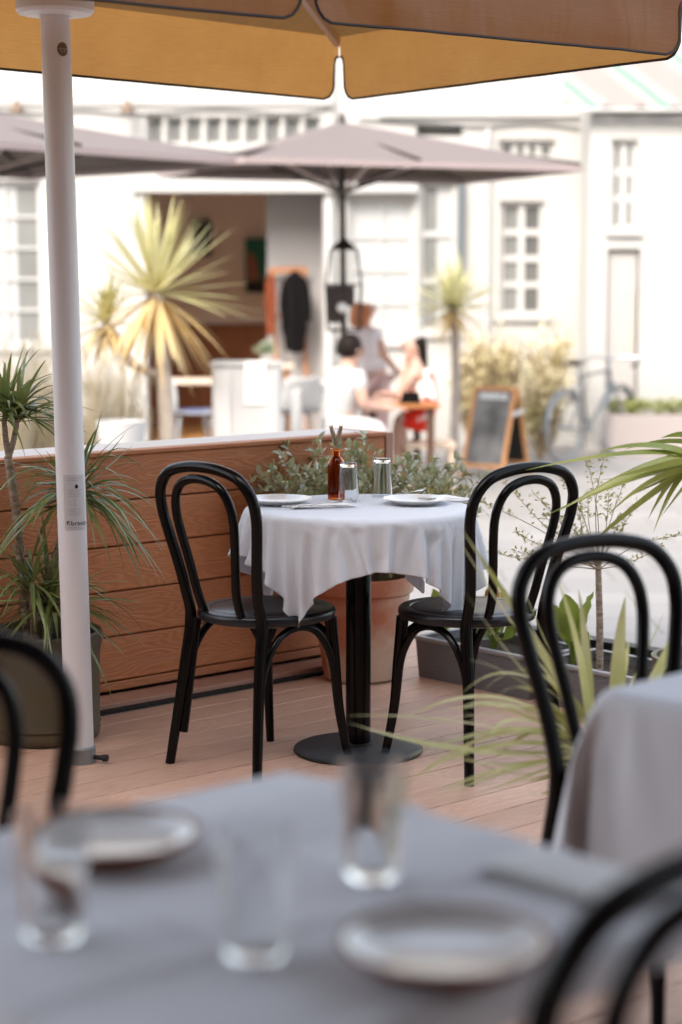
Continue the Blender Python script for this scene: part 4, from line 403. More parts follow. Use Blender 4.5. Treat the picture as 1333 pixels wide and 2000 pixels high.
-1,-1,-24,-722,24,24,2,0,23,1,0,23,2,0,23,1,0,23,1,0,23,1,0,23,1,0,23,2,0,23,0,0,23,3,0,24,21,-1,8,23,0,-3,23,0,0,23,0,0,24,0,0,23,0,0,23,0,0,23,0,0,23,0,0,23,1,0,23,0,0,23,0,0,23,0,0,24,0,0,23,0,0,23,0,0,23,0,0,23,0,0,23,0,0,23,0,0,23,-1,0,23,0,0,24,0,0,23,0,0,23,0,0,23,0,0,23,0,0,23,0,0,23,0,0,23,0,3,21,0,-9,4,0,-23,-2,1,-23,-1,0,-23,0,0,-23,0,0,-23,0,0,-23,1,0,-24,
0,0,-23,-1,0,-23,-1,0,-23,-2,0,-23,-725,23,24,1,0,23,2,0,23,2,0,23,1,0,23,2,0,23,1,0,23,2,0,23,1,0,23,0,0,23,3,0,24,21,-1,9,23,0,-4,23,0,0,23,0,0,24,0,0,23,0,0,23,0,0,23,0,0,23,1,0,23,0,0,23,0,0,23,0,0,23,0,0,24,0,0,23,0,0,23,0,0,23,0,0,23,0,0,23,0,0,23,0,0,23,-1,0,23,0,0,24,0,0,23,0,0,23,0,0,23,0,0,23,0,0,23,0,0,23,0,0,23,0,3,21,0,-9,3,0,-23,1,0,-23,0,0,-23,-1,0,-23,
-1,1,-23,-1,0,-23,0,0,-24,0,0,-23,0,0,-23,0,-1,-23,-1,0,-23,-728,24,24,1,0,23,2,0,23,2,0,23,2,0,23,2,0,23,1,0,23,2,0,23,1,0,23,1,0,23,2,0,24,21,0,8,23,0,-3,23,0,0,23,0,0,24,0,0,23,0,0,23,0,0,23,0,0,23,0,0,23,0,0,23,0,0,23,0,0,23,0,0,24,0,0,23,0,0,23,0,0,23,0,0,23,0,0,23,0,0,23,0,0,23,0,0,23,0,0,24,0,0,23,0,0,23,0,0,23,-1,0,23,0,0,23,0,0,23,0,0,23,0,4,21,1,-10,3,0,-23,
-1,0,-23,2,0,-23,0,0,-23,0,0,-23,-1,0,-23,-1,0,-24,0,0,-23,0,0,-23,0,0,-23,-1,0,-23,-731,23,24,3,0,23,2,0,23,2,0,23,1,0,23,2,0,23,2,0,23,1,0,23,2,0,23,0,0,23,3,0,24,21,0,8,23,0,-3,24,0,0,22,0,0,24,0,0,23,0,0,23,0,0,23,0,0,23,0,0,23,0,0,23,0,0,23,0,0,23,0,0,24,0,0,23,0,0,23,0,0,23,0,0,23,0,0,23,0,0,23,0,0,23,0,0,23,0,0,23,0,0,24,0,0,23,0,0,23,0,0,23,-1,0,23,0,0,23,0,0,
23,0,4,21,1,-10,3,0,-23,-1,0,-23,1,0,-23,0,0,-23,0,0,-24,1,0,-22,0,0,-24,-1,0,-23,0,0,-23,-1,0,-23,0,0,-23,-732,23,24,2,0,23,1,0,23,3,0,23,2,0,23,2,0,23,2,0,23,1,0,23,2,0,23,0,0,23,3,0,24,21,0,8,23,0,-3,24,0,0,23,0,0,23,0,0,23,0,0,23,0,0,23,0,0,23,0,0,23,0,0,23,0,0,23,0,0,23,0,0,24,0,0,23,0,0,23,0,0,23,0,0,23,0,0,23,0,0,23,0,0,23,0,0,23,0,0,24,0,0,23,0,0,23,0,0,23,0,0,
23,0,0,23,0,0,23,0,0,23,0,4,21,0,-10,3,0,-23,-1,0,-23,1,0,-23,0,0,-23,0,0,-24,1,0,-23,0,0,-23,0,0,-23,-1,0,-23,0,0,-23,-1,0,-23,-733,23,24,2,0,23,3,0,23,2,0,23,2,0,23,2,0,23,2,0,23,1,0,23,2,0,23,0,0,23,3,0,24,21,0,8,23,0,-3,24,0,0,23,0,0,23,0,0,23,0,0,23,0,0,23,0,0,23,0,0,23,0,0,23,0,0,23,0,0,23,0,0,24,0,0,23,0,0,23,0,0,23,0,0,23,0,0,23,0,0,23,0,0,23,0,0,23,0,0,24,0,0,
23,0,0,23,0,0,23,0,0,23,0,0,23,0,0,23,0,0,23,0,4,21,0,-10,3,0,-23,-1,0,-23,1,0,-23,0,0,-23,0,0,-24,1,0,-23,0,0,-23,0,0,-23,0,0,-23,0,0,-23,-1,0,-23,-735,23,24,3,0,23,2,0,23,3,0,23,2,0,23,2,0,23,1,0,23,2,0,23,1,0,23,1,0,23,3,0,24,21,0,8,23,0,-3,24,0,0,23,0,0,23,0,0,23,0,0,23,0,0,23,0,0,23,0,0,23,0,0,23,0,0,23,0,0,23,0,0,24,0,0,23,0,0,23,0,0,23,0,0,23,0,0,23,0,0,23,0,0,
23,0,0,23,0,0,24,0,0,23,0,0,23,0,0,23,0,0,23,0,0,23,0,0,23,0,0,23,0,4,21,0,-10,3,0,-23,-1,0,-23,1,0,-23,0,0,-23,0,0,-24,1,0,-23,0,0,-23,0,0,-23,0,0,-23,0,0,-23,0,0,-23,-736,24,24,3,0,23,2,0,23,2,-1,23,3,0,23,2,0,23,1,0,23,2,0,23,1,0,23,1,0,23,3,0,24,21,0,8,23,0,-3,24,0,0,23,0,0,23,0,0,23,0,0,23,0,0,23,0,0,23,0,0,23,0,0,23,0,0,23,0,0,23,0,0,24,0,0,23,0,0,23,0,0,23,0,0,
23,0,0,23,0,0,23,0,0,23,0,0,23,0,0,24,0,0,23,0,0,23,0,0,23,0,0,23,0,0,23,0,0,23,0,0,23,0,4,21,0,-10,3,0,-23,-1,0,-23,1,0,-23,0,0,-23,0,0,-24,1,0,-23,0,0,-23,0,0,-23,0,0,-23,1,0,-23,0,0,-23,-737,24,24,2,0,23,3,-1,23,2,0,23,2,0,23,2,0,23,2,0,23,2,0,23,1,0,23,1,0,23,3,0,24,21,0,9,23,0,-4,24,0,0,23,0,0,23,0,0,23,0,0,23,0,0,23,0,0,23,0,0,23,0,0,23,0,0,23,0,0,23,0,0,24,0,0,
23,0,0,23,0,0,23,0,0,23,0,0,23,0,0,23,0,0,23,0,0,23,0,0,24,0,0,23,0,0,23,0,0,23,0,0,23,0,0,23,0,0,23,0,0,23,0,4,21,0,-10,3,0,-23,-1,0,-23,1,0,-23,0,0,-23,0,0,-24,1,0,-23,0,0,-23,1,0,-23,0,0,-23,0,0,-23,0,0,-23,-738,24,24,3,0,23,3,0,23,2,0,23,2,0,23,2,0,23,2,0,23,2,0,23,1,0,23,1,-1,24,3,0,23,21,0,9,23,0,-4,24,0,0,23,0,0,23,0,0,23,0,0,23,0,0,23,0,0,23,0,0,23,0,0,23,0,0,
23,0,0,23,0,0,24,0,0,23,0,0,23,0,0,23,0,0,23,0,0,23,0,0,23,0,0,23,0,0,23,0,0,24,0,0,23,0,0,23,0,0,23,0,0,23,0,0,23,0,0,23,0,0,23,0,4,21,0,-10,3,0,-23,-1,0,-23,1,0,-23,1,0,-23,-1,0,-24,1,0,-23,0,0,-23,1,0,-23,0,0,-23,0,0,-23,1,0,-23,-738,24,24,2,0,23,3,0,23,2,0,23,3,0,23,1,0,23,2,0,23,2,0,23,1,0,23,1,-1,24,3,0,23,21,0,9,23,0,-4,24,0,0,23,0,0,23,0,0,23,0,0,23,0,0,23,0,0,
23,0,0,23,0,0,23,0,0,23,0,0,23,0,0,24,0,0,23,0,0,23,0,0,23,0,0,23,0,0,23,0,0,23,0,0,23,0,0,23,0,0,24,0,0,23,0,0,23,0,0,23,0,0,23,0,0,23,0,0,23,0,0,23,0,4,21,0,-10,3,0,-23,-1,0,-23,1,0,-23,0,0,-23,1,0,-24,0,0,-23,0,0,-23,1,0,-23,0,0,-23,1,0,-23,0,0,-23,-738,24,24,2,0,23,3,0,23,2,0,23,3,0,23,2,0,23,1,0,23,2,0,23,1,0,23,1,0,24,3,0,23,21,0,9,23,0,-4,24,0,0,23,0,0,23,0,0,
23,0,0,23,0,0,23,0,0,23,0,0,23,0,0,23,0,0,23,0,0,23,0,0,24,0,0,23,0,0,23,0,0,23,0,0,23,0,0,23,0,0,23,0,0,23,0,0,23,0,0,24,0,0,23,0,0,23,0,0,23,-1,0,23,0,0,23,0,0,23,0,0,23,0,4,21,0,-10,3,0,-23,-1,0,-23,1,0,-23,0,0,-23,1,0,-24,0,0,-23,1,0,-23,0,0,-23,1,0,-23,0,0,-23,0,0,-23,-738,24,24,3,0,23,2,0,23,3,0,23,2,0,23,2,0,23,1,0,23,2,0,23,1,0,23,1,0,24,3,0,23,21,0,9,23,0,-4,
24,0,0,23,0,0,23,0,0,23,0,0,23,0,0,23,0,0,23,0,0,23,0,0,23,0,0,23,0,0,23,0,0,24,0,0,23,0,0,23,0,0,23,0,0,23,0,0,23,0,0,23,0,0,23,0,0,23,0,0,24,0,0,23,0,0,23,0,0,23,-1,0,23,0,0,23,0,0,23,0,0,23,0,4,21,0,-10,3,0,-23,-1,0,-23,1,0,-23,0,0,-23,1,0,-24,0,0,-23,1,0,-23,0,0,-23,1,0,-23,0,0,-23,0,0,-23,-738,24,24,3,0,23,3,0,23,2,0,23,2,0,23,2,0,23,1,0,23,2,0,23,1,0,23,1,0,24,
3,0,23,22,0,9,22,0,-4,24,0,0,23,0,0,23,0,0,23,0,0,23,0,0,23,0,0,23,0,0,23,0,0,23,0,0,23,0,0,23,0,0,24,0,0,23,0,0,23,0,0,23,0,0,23,0,0,23,0,0,23,0,0,23,0,0,23,0,0,24,0,0,23,0,0,23,0,0,23,0,0,23,0,0,23,0,0,23,0,0,23,0,4,21,0,-10,3,0,-23,-1,0,-23,1,0,-23,0,0,-23,1,0,-24,0,0,-23,0,0,-23,1,0,-23,0,0,-23,1,0,-23,1,0,-23,-738,23,24,2,0,23,3,0,23,2,0,23,2,0,23,2,0,23,2,0,23,
1,0,23,1,0,23,1,0,24,3,0,23,22,0,8,22,0,-3,24,0,0,23,0,0,23,0,0,23,0,0,23,0,0,23,0,0,23,0,0,23,0,0,23,0,0,23,0,0,23,0,0,24,0,0,23,0,0,23,0,0,23,0,0,23,0,0,23,0,0,23,0,0,23,0,0,23,0,0,24,0,0,23,0,0,23,0,0,23,0,0,23,0,0,23,0,0,23,0,0,23,0,4,21,0,-10,3,0,-23,-1,0,-23,1,0,-23,0,0,-23,1,0,-24,0,0,-22,1,0,-24,0,0,-23,1,0,-23,0,0,-23,0,0,-23,-737,23,24,2,0,23,3,0,23,2,0,23,
2,0,23,2,0,23,1,0,23,2,0,23,1,0,23,1,0,24,3,0,23,22,0,8,22,0,-3,24,0,0,23,0,0,23,0,0,23,0,0,23,0,0,23,0,0,23,0,0,23,0,0,23,0,0,23,0,0,23,0,0,24,0,0,23,0,0,23,0,0,23,0,0,23,0,0,23,0,0,23,0,0,23,0,0,23,0,0,24,0,0,23,0,0,23,0,0,23,0,0,23,0,0,23,0,0,23,0,0,23,0,4,21,0,-10,3,0,-23,-1,0,-23,0,0,-23,1,0,-23,1,0,-23,0,0,-23,1,0,-24,0,0,-23,1,0,-23,0,0,-23,0,0,-23,-737,23,24,
2,0,23,3,0,23,2,0,23,2,0,23,2,0,23,2,0,23,1,0,23,1,0,23,1,0,24,3,0,23,22,0,8,22,0,-3,24,0,0,23,0,0,23,0,0,23,0,0,23,0,0,23,0,0,23,0,0,23,0,0,23,0,0,23,0,0,23,0,0,24,0,0,23,0,0,23,0,0,23,0,0,23,0,0,23,0,0,23,0,0,23,0,0,23,0,0,24,0,0,23,0,0,23,0,0,23,0,0,23,0,0,23,0,0,23,0,0,23,0,4,21,0,-10,2,0,-23,0,0,-23,1,0,-23,0,0,-23,1,0,-23,1,0,-23,0,0,-24,0,0,-23,0,0,-23,
1,0,-23,0,0,-23,-736,23,24,1,0,23,2,0,23,2,0,23,3,0,23,2,0,23,2,0,23,1,0,23,1,0,23,1,0,24,3,0,23,22,0,8,22,0,-3,24,0,0,23,0,0,23,0,0,23,0,0,23,0,0,23,0,0,23,0,0,23,0,0,23,0,0,24,0,0,23,0,0,23,0,0,23,0,0,23,0,0,23,0,0,23,0,0,23,0,0,23,0,0,23,0,0,23,0,0,24,0,0,23,0,0,23,0,0,23,0,0,23,0,0,23,0,0,23,0,0,23,0,4,21,0,-10,3,0,-23,-1,0,-23,1,0,-23,1,0,-23,1,0,-23,-1,0,-23,
0,0,-24,0,0,-23,1,0,-23,1,0,-23,0,0,-23,-736,23,24,1,0,24,1,0,23,2,0,23,3,0,22,2,0,23,3,0,23,1,0,23,1,0,23,1,0,24,3,0,23,21,0,8,23,0,-3,24,0,0,23,0,0,23,0,0,23,0,0,23,0,0,23,0,0,23,0,0,23,0,0,23,0,0,24,0,0,23,0,0,23,0,0,23,0,0,23,0,0,23,0,0,23,0,0,23,0,0,23,0,0,23,0,0,23,0,0,24,0,0,23,0,0,23,0,0,23,0,0,23,0,0,23,0,0,23,0,0,23,0,4,21,0,-10,3,0,-23,1,0,-23,0,0,-23,
0,0,-23,0,0,-23,0,0,-23,0,0,-23,0,0,-23,1,0,-24,1,0,-23,1,0,-23,-736,23,24,0,0,24,1,0,23,1,0,23,1,0,23,3,0,23,3,0,23,3,0,23,2,0,22,0,0,24,3,0,23,21,1,8,23,-1,-3,24,0,0,23,0,0,23,0,0,23,0,0,23,0,0,23,0,0,23,0,0,23,0,0,23,0,0,24,0,0,23,0,0,23,0,0,23,0,0,23,0,0,23,0,0,23,0,0,23,0,0,23,0,0,24,0,0,23,0,0,23,0,0,23,0,0,23,0,0,23,0,0,23,0,0,23,0,0,23,0,0,23,0,4,21,0,-10,
4,0,-23,-1,0,-23,0,0,-23,0,0,-23,0,0,-23,1,0,-23,1,0,-23,1,0,-23,1,0,-24,1,0,-22,0,0,-24,-735,24,24,0,0,24,0,-1,23,1,0,23,0,0,23,1,0,23,2,0,23,2,0,23,4,0,23,3,1,23,2,0,23,21,0,7,23,0,-2,24,0,0,23,0,0,23,0,0,23,0,0,23,0,0,23,0,0,23,0,0,23,-1,0,23,0,0,24,0,0,23,0,0,23,0,0,23,0,0,23,0,0,23,0,0,23,0,0,23,0,0,23,0,0,24,0,0,23,0,0,23,0,0,23,0,0,23,0,0,23,0,0,23,0,0,23,0,0,
23,1,0,23,-1,4,22,0,-10,1,0,-23,1,0,-23,1,0,-23,2,0,-23,1,0,-23,1,0,-23,1,0,-23,1,0,-23,1,0,-23,1,0,-23,1,0,-23,-739,24,24,3,-1,23,1,0,23,-1,0,23,1,0,23,0,0,23,0,0,23,0,0,23,2,0,23,2,0,23,5,1,23,22,0,7,23,0,-2,24,0,0,23,0,0,23,0,0,23,0,0,23,0,0,23,0,0,23,0,0,23,-1,0,23,0,0,24,0,0,23,0,0,23,0,0,23,0,0,23,0,0,23,0,0,23,0,0,23,0,0,23,0,0,24,0,0,23,0,0,23,0,0,23,0,0,23,0,0,
23,0,0,23,0,0,23,0,0,23,1,0,24,0,3,21,-1,-9,7,-1,-22,2,0,-23,2,0,-23,1,0,-24,1,0,-23,1,0,-23,1,0,-23,1,0,-23,1,0,-23,1,0,-23,1,0,-23,-744,25,24,3,-1,23,2,0,23,3,-1,23,1,0,23,1,0,23,1,0,23,1,-1,23,-1,1,23,-1,1,23,1,1,24,22,0,6,23,0,-2,23,0,0,23,0,0,24,0,0,23,0,0,23,0,0,23,0,0,23,0,0,23,0,0,23,0,0,24,0,0,23,0,0,23,0,0,23,0,0,23,0,0,23,0,0,23,0,0,23,0,0,23,0,0,24,0,0,23,0,0,
23,0,0,23,0,0,23,0,0,23,0,0,23,0,0,23,0,0,24,0,0,23,0,4,21,-1,-10,1,-2,-23,-2,-1,-23,0,-2,-23,-1,-1,-23,0,-1,-23,0,-1,-23,1,0,-24,2,1,-22,2,1,-24,0,-1,-23,1,0,-23,-726,30,25,-1,0,23,1,0,23,1,-1,23,3,0,23,4,0,23,3,-1,23,2,0,23,-7,1,22,1,1,23,0,1,25,23,0,5,23,0,-1,23,0,0,23,0,0,24,0,0,23,0,0,23,0,0,23,0,0,23,0,0,23,0,0,23,0,0,24,0,0,23,0,0,23,0,0,23,0,0,23,0,0,23,0,0,23,0,0,23,0,0,
23,0,0,24,0,0,23,0,0,23,0,0,23,0,0,23,0,0,23,0,0,23,0,0,24,0,0,23,0,0,24,0,3,21,-1,-9,0,-2,-24,-2,-1,-24,-1,-1,-22,-2,-2,-24,-3,-1,-22,-2,-2,-23,-3,-2,-23,-2,-1,-23,0,-1,-23,0,-1,-23,0,-1,-23,-702,38,26,-1,0,23,-2,0,23,0,-1,23,-1,0,23,0,-1,23,1,-1,23,3,0,23,7,1,22,-7,2,23,0,3,25,23,0,6,24,-1,-1,23,-1,0,23,0,1,24,0,0,23,0,1,23,0,0,23,0,0,23,0,0,23,0,0,23,0,0,24,0,0,23,0,0,23,0,0,23,0,0,23,0,0,
23,0,0,23,0,0,23,0,0,23,0,0,24,0,0,23,0,0,23,0,0,23,0,0,23,0,0,23,0,0,23,0,-1,24,0,0,23,1,-1,25,1,1,21,-3,-9,-1,-2,-26,-8,-2,-22,-2,-1,-23,-2,-2,-23,-2,-1,-23,-2,-2,-23,-2,-1,-23,-2,-2,-23,-1,-1,-23,-2,-2,-23,-2,-1,-23,-669,15,28,-2,2,23,-1,3,23,-1,2,23,-2,3,23,-2,3,23,-3,4,22,-6,4,22,-10,-2,21,-11,-2,20,18,5,14,20,4,13,24,-1,-1,24,-1,0,23,0,0,23,-1,0,23,0,-1,23,0,0,23,0,0,23,0,0,23,0,0,23,0,0,24,0,0,23,0,0,
23,0,0,23,-1,0,23,0,0,23,0,0,23,0,0,23,0,0,23,0,0,23,0,0,23,0,0,24,0,0,23,1,0,23,0,0,23,0,0,23,0,1,23,1,0,23,1,1,23,1,-2,23,0,-3,5,-4,-24,1,-6,-23,2,-5,-22,0,-5,-23,-1,-4,-23,-1,-3,-22,-2,-2,-23,-1,-1,-23,-2,-2,-23,-2,0,-23,-3,0,-23,-682,27,28,-2,3,23,-2,3,23,-5,3,22,-7,3,22,-9,1,21,-10,-2,21,-10,-5,20,-11,-7,19,18,7,12,16,10,15,16,-14,6,23,0,0,23,0,0,23,0,0,23,0,0,23,0,0,23,0,0,23,0,0,23,0,0,23,0,0,
23,0,0,24,0,0,23,0,0,23,0,0,23,0,0,23,1,0,23,0,0,23,0,0,23,-1,0,23,0,0,23,0,0,23,0,0,24,1,0,23,0,0,23,0,0,23,0,0,23,-1,0,22,8,2,21,-8,-2,23,1,-2,22,-5,-3,-3,21,-7,11,-2,-21,7,-5,-21,5,-6,-22,4,-6,-22,2,-5,-22,1,-5,-23,-1,-4,-23,0,-3,-22,-2,-1,-23,-2,-2,-23,-702,43,29,-8,2,21,-11,0,21,-10,-3,20,-10,-6,20,-8,-8,20,-5,-10,20,-14,3,18,14,12,15,17,8,13,20,-7,10,9,-20,4,21,10,0,23,-3,0,23,2,0,23,2,0,23,-2,0,23,1,0,
23,0,0,23,0,0,23,0,0,23,0,0,24,0,0,23,0,0,23,0,0,23,0,0,23,0,0,23,0,0,23,0,0,23,0,0,23,0,0,23,0,0,23,0,0,24,0,0,23,0,0,23,0,0,23,-2,0,22,6,1,22,5,1,23,-4,0,18,-14,-2,22,-5,-2,5,20,-9,-12,17,-10,13,2,-19,10,-3,-21,10,-4,-20,8,-5,-21,6,-6,-22,4,-6,-22,2,-5,-22,0,-4,-23,-1,-3,-23,-740,39,23,-10,-6,20,-9,-8,20,-7,-9,20,-4,-11,20,-9,-7,19,-12,9,18,15,9,14,13,13,14,18,5,13,16,-15,7,4,-23,4,19,14,-1,23,-1,0,23,2,0,
23,3,0,23,-1,0,23,0,0,23,0,0,23,0,0,23,0,0,23,0,0,24,0,0,23,0,0,23,0,0,23,0,0,23,0,0,23,0,0,23,0,0,23,0,0,23,0,0,23,0,0,23,-1,0,24,0,0,23,0,0,23,-1,0,23,2,0,22,6,1,23,4,1,22,-4,0,16,-17,-2,21,-10,-2,14,17,-6,-9,18,-10,-16,12,-12,12,3,-19,12,1,-20,12,-2,-19,11,-3,-21,10,-4,-20,9,-6,-21,6,-6,-21,4,-6,-22,-773,11,13,-7,-9,20,-6,-10,20,-4,-11,20,-12,-4,20,-10,11,17,16,9,14,11,14,14,14,12,14,20,-3,11,3,-22,4,8,-22,4,
17,16,-1,23,3,0,23,1,0,23,3,0,23,0,0,23,0,0,23,0,0,23,0,0,23,0,0,23,0,0,24,0,0,23,0,0,23,0,0,23,0,0,23,0,0,23,0,0,23,0,0,23,0,0,23,-1,0,23,1,0,23,-1,0,24,0,0,23,0,0,23,0,0,23,2,0,22,7,1,23,2,1,23,-4,0,14,-17,-2,17,-16,-1,19,13,-6,2,21,-8,-16,12,-11,-18,8,-13,12,4,-19,13,3,-19,12,0,-20,12,-2,-19,11,-2,-20,12,-3,-20,10,-4,-20,-780,-29,8,-6,-10,20,-7,-9,20,-13,-2,19,-9,14,16,16,9,14,13,13,14,10,15,14,18,7,14,
16,-13,8,-3,-23,3,8,-21,4,16,16,-1,22,7,0,23,1,0,23,4,0,23,0,0,23,0,0,23,0,0,23,0,0,23,0,0,23,0,0,24,0,0,23,0,0,23,0,0,23,0,0,23,0,0,23,0,0,23,0,0,23,0,0,23,0,0,23,0,0,23,-1,0,24,0,0,23,0,0,23,1,0,22,3,1,23,6,0,23,0,1,23,-2,0,17,-16,-2,9,-21,-1,22,7,-5,10,20,-7,-10,18,-10,-19,5,-12,-18,7,-13,12,6,-19,13,4,-19,12,1,-19,12,-3,-20,11,-2,-20,12,-2,-20,-772,-58,8,-9,-7,20,-13,0,19,-7,16,15,15,10,15,14,12,14,
10,15,14,13,13,14,20,-1,12,10,-19,6,-7,-22,3,7,-22,4,17,16,-2,20,10,0,23,4,0,23,3,0,23,1,0,23,0,0,23,0,0,23,0,0,23,0,0,23,1,0,24,0,0,23,0,0,23,0,0,23,0,0,23,0,0,23,-1,0,23,0,0,23,0,0,23,0,0,23,0,0,23,0,0,24,0,0,23,0,0,23,2,0,22,4,1,23,4,1,23,-2,0,23,-1,0,16,-17,-2,5,-22,0,22,4,-5,17,14,-6,-1,22,-9,-17,10,-11,-19,1,-13,-18,7,-13,12,7,-19,12,6,-18,13,3,-20,11,-2,-19,12,-3,-20,-768,-80,7,-13,3,19,-5,17,15,
15,11,14,15,10,14,10,15,14,10,16,15,16,9,13,19,-10,10,3,-22,5,-8,-22,2,7,-22,4,16,16,-2,20,12,0,22,6,0,23,3,0,23,2,0,23,1,0,23,1,0,23,0,0,23,0,0,23,0,0,24,0,0,23,1,0,23,-1,0,23,0,0,23,0,0,23,1,0,23,-1,0,23,0,0,23,-1,0,23,0,0,23,0,0,24,0,0,23,1,0,23,2,1,22,5,0,23,1,0,23,-1,1,23,-2,0,15,-18,-2,2,-23,0,22,2,-5,20,10,-5,7,21,-7,-12,16,-11,-19,4,-12,-19,-1,-13,-17,9,-13,12,8,-19,11,6,-18,13,5,-19,12,-1,-20,
-768,-90,6,-3,18,15,15,11,14,15,10,14,11,15,14,10,15,14,12,14,14,18,3,13,14,-17,8,-1,-23,3,-8,-21,2,5,-23,4,16,17,-1,20,12,-1,22,8,0,22,4,0,23,3,0,23,2,0,23,1,0,23,1,0,23,0,0,23,0,0,24,0,0,23,1,0,23,-1,0,23,0,0,23,0,0,23,0,0,23,0,0,23,0,0,23,-1,0,23,1,0,23,0,0,24,0,0,23,1,0,23,2,1,22,3,0,24,1,0,22,-2,1,24,-1,0,11,-20,-2,0,-23,1,22,-1,-5,21,9,-5,15,16,-6,-4,21,-9,-18,9,-12,-19,-1,-13,-19,0,-13,-17,9,-13,
12,8,-19,11,8,-18,12,7,-19,-754,-82,0,14,12,14,15,10,15,12,14,14,10,16,14,10,14,14,15,12,14,19,-5,11,7,-22,5,-5,-22,3,-7,-22,3,5,-22,4,16,16,-2,19,13,-1,21,9,0,22,6,0,23,3,0,23,3,0,23,1,0,23,2,0,23,0,0,23,1,0,24,0,0,23,0,0,23,0,0,23,0,0,23,0,0,23,0,0,23,0,0,23,0,0,23,0,0,23,0,0,23,0,0,24,0,0,23,1,1,23,2,0,23,2,0,23,0,0,23,-1,0,23,-2,1,9,-21,-2,-3,-23,1,23,-2,-5,21,7,-5,19,12,-5,5,21,-7,-14,14,-12,
-19,3,-12,-19,-2,-13,-20,0,-13,-15,10,-14,11,8,-18,12,7,-18,-726,-67,-5,14,12,14,13,13,14,11,15,14,10,15,15,12,14,14,17,7,14,16,-13,8,0,-23,4,-7,-22,2,-5,-22,3,4,-23,4,16,17,-2,19,13,-1,21,10,0,22,6,0,22,5,0,23,3,0,23,3,0,23,1,0,23,2,0,23,0,0,24,1,0,23,0,0,23,0,0,23,0,0,23,0,0,23,0,0,23,0,0,23,0,0,23,0,0,23,1,0,23,0,0,24,1,1,23,0,0,23,1,0,23,1,0,23,0,0,23,-2,1,23,-2,0,5,-22,-1,-4,-23,0,23,-4,-4,21,7,-5,
21,9,-5,14,17,-6,-9,19,-10,-18,7,-13,-19,0,-12,-19,-3,-13,-19,1,-13,-15,11,-14,12,6,-18]
# ------------------------------------------------------------------ the setting
A1 = R(42); e1 = Vector((math.cos(A1), math.sin(A1), 0)); e2 = Vector((math.sin(A1), -math.cos(A1), 0))
O = G(184, 1378)                                  # foot of the fence face; local x runs along the fence, local -y towards the deck
FM = Matrix.Translation(O) @ Matrix.Rotation(A1, 4, 'Z')
def loc_of(p): return FM.inverted() @ p
def u_at(px, z=0.0, v=0.0):                       # where the picture column px meets the line y=v of the fence frame
    k = (px-666.5)/F/math.cos(TILT)
    best = None
    for i in range(4000):
        u = -6+i*.003; p = FM @ Vector((u, v, z)); d = p - Vector((0,0,CAMH))
        f = d.y*math.cos(TILT) - d.z*math.sin(TILT)
        e = abs(d.x/f*F + 666.5 - px)
        if best is None or e < best[0]: best = (e, u)
    return best[1]
UE = u_at(765, .8)                                # free end of the fence
UT = loc_of(G(939, 1349)).x                       # front face of the troughs
# ground
mb = MB(); mb.add([(-60,-20,GZ),(60,-20,GZ),(60,90,GZ),(-60,90,GZ)], [(0,1,2,3)])
solo('ground', mb, M_ground, None, None, (0,0,GZ), kind='structure', smooth=False)
# deck boards
random.seed(5); mb = MB(); bw = .141; v = .30
while v > -8.2:
    u = -7 + rnd(0, 2.4)
    while u < UT+.62:
        L = 3.6
        u1 = min(u+L, UT+.62)
        mb.box(max(u, -7.3)+.0015, u1-.0015, v-bw+.0045, v, -.028, -.0+rnd(-.0006, .0006)); u += L
    v -= bw
for vv in (0,):
    pass
deck = bpy.data.objects.new('deck', mesh('deck', mb, False)); sc.collection.objects.link(deck); deck.data.materials.append(M_deck)
deck.matrix_world = FM; deck['kind'] = 'structure'; mods(deck, .0025, 0)
mb = MB(); mb.box(-7.3, UT+.60, -8.3, .30, GZ-.0, -.03)
dj = bpy.data.objects.new('deck_joists', mesh('deck_joists', mb, False)); sc.collection.objects.link(dj); dj.data.materials.append(M_dark); dj.matrix_world = FM; dj['kind'] = 'structure'
# low timber wall
fn = thing('timber_fence', 'low brown composite plank fence beside the deck with a pale top board', 'fence', O, A1)
mb = MB(); z = .845
for i in range(6):
    z0 = z-.155 if i < 5 else .035
    for k in range(3):
        a = -4.5 + k*((UE+4.5)/1) if False else None
    mb.box(-4.5, UE-.034, 0, .028, max(z0+.004, .035), z-.001); z -= .155
part('boards', mb, M_fence, fn, smooth=False, bevel=.004)
mb = MB(); mb.box(-4.5, UE-.03, .03, .06, .03, .84); part('backing', mb, M_dark, fn, smooth=False)
mb = MB(); mb.box(UE-.032, UE+.004, -.004, .31, .0, .858); part('corner_post', mb, M_sill, fn, smooth=False, bevel=.003)
mb = MB(); mb.box(-4.5, UE-.034, -.012, .055, .846, .861); part('top_trim', mb, M_fence, fn, smooth=False, bevel=.003)
mb = MB(); mb.box(-4.5, UE-.034, .056, .31, .842, .857); part('top_board', mb, M_ledge, fn, smooth=False, bevel=.003)
mb = MB(); mb.box(-4.5, UE-.034, .285, .31, GZ, .84); part('back_panel', mb, M_fence, fn, smooth=False)
mb = MB(); mb.box(-4.5, UE-.1, -.125, -.001, .001, .030); part('sill', mb, M_sill, fn, smooth=False, bevel=.003)
mb = MB(); mb.box(-4.5, UE-.1, -.150, -.126, .001, .014); part('track', mb, M_dark, fn, smooth=False)
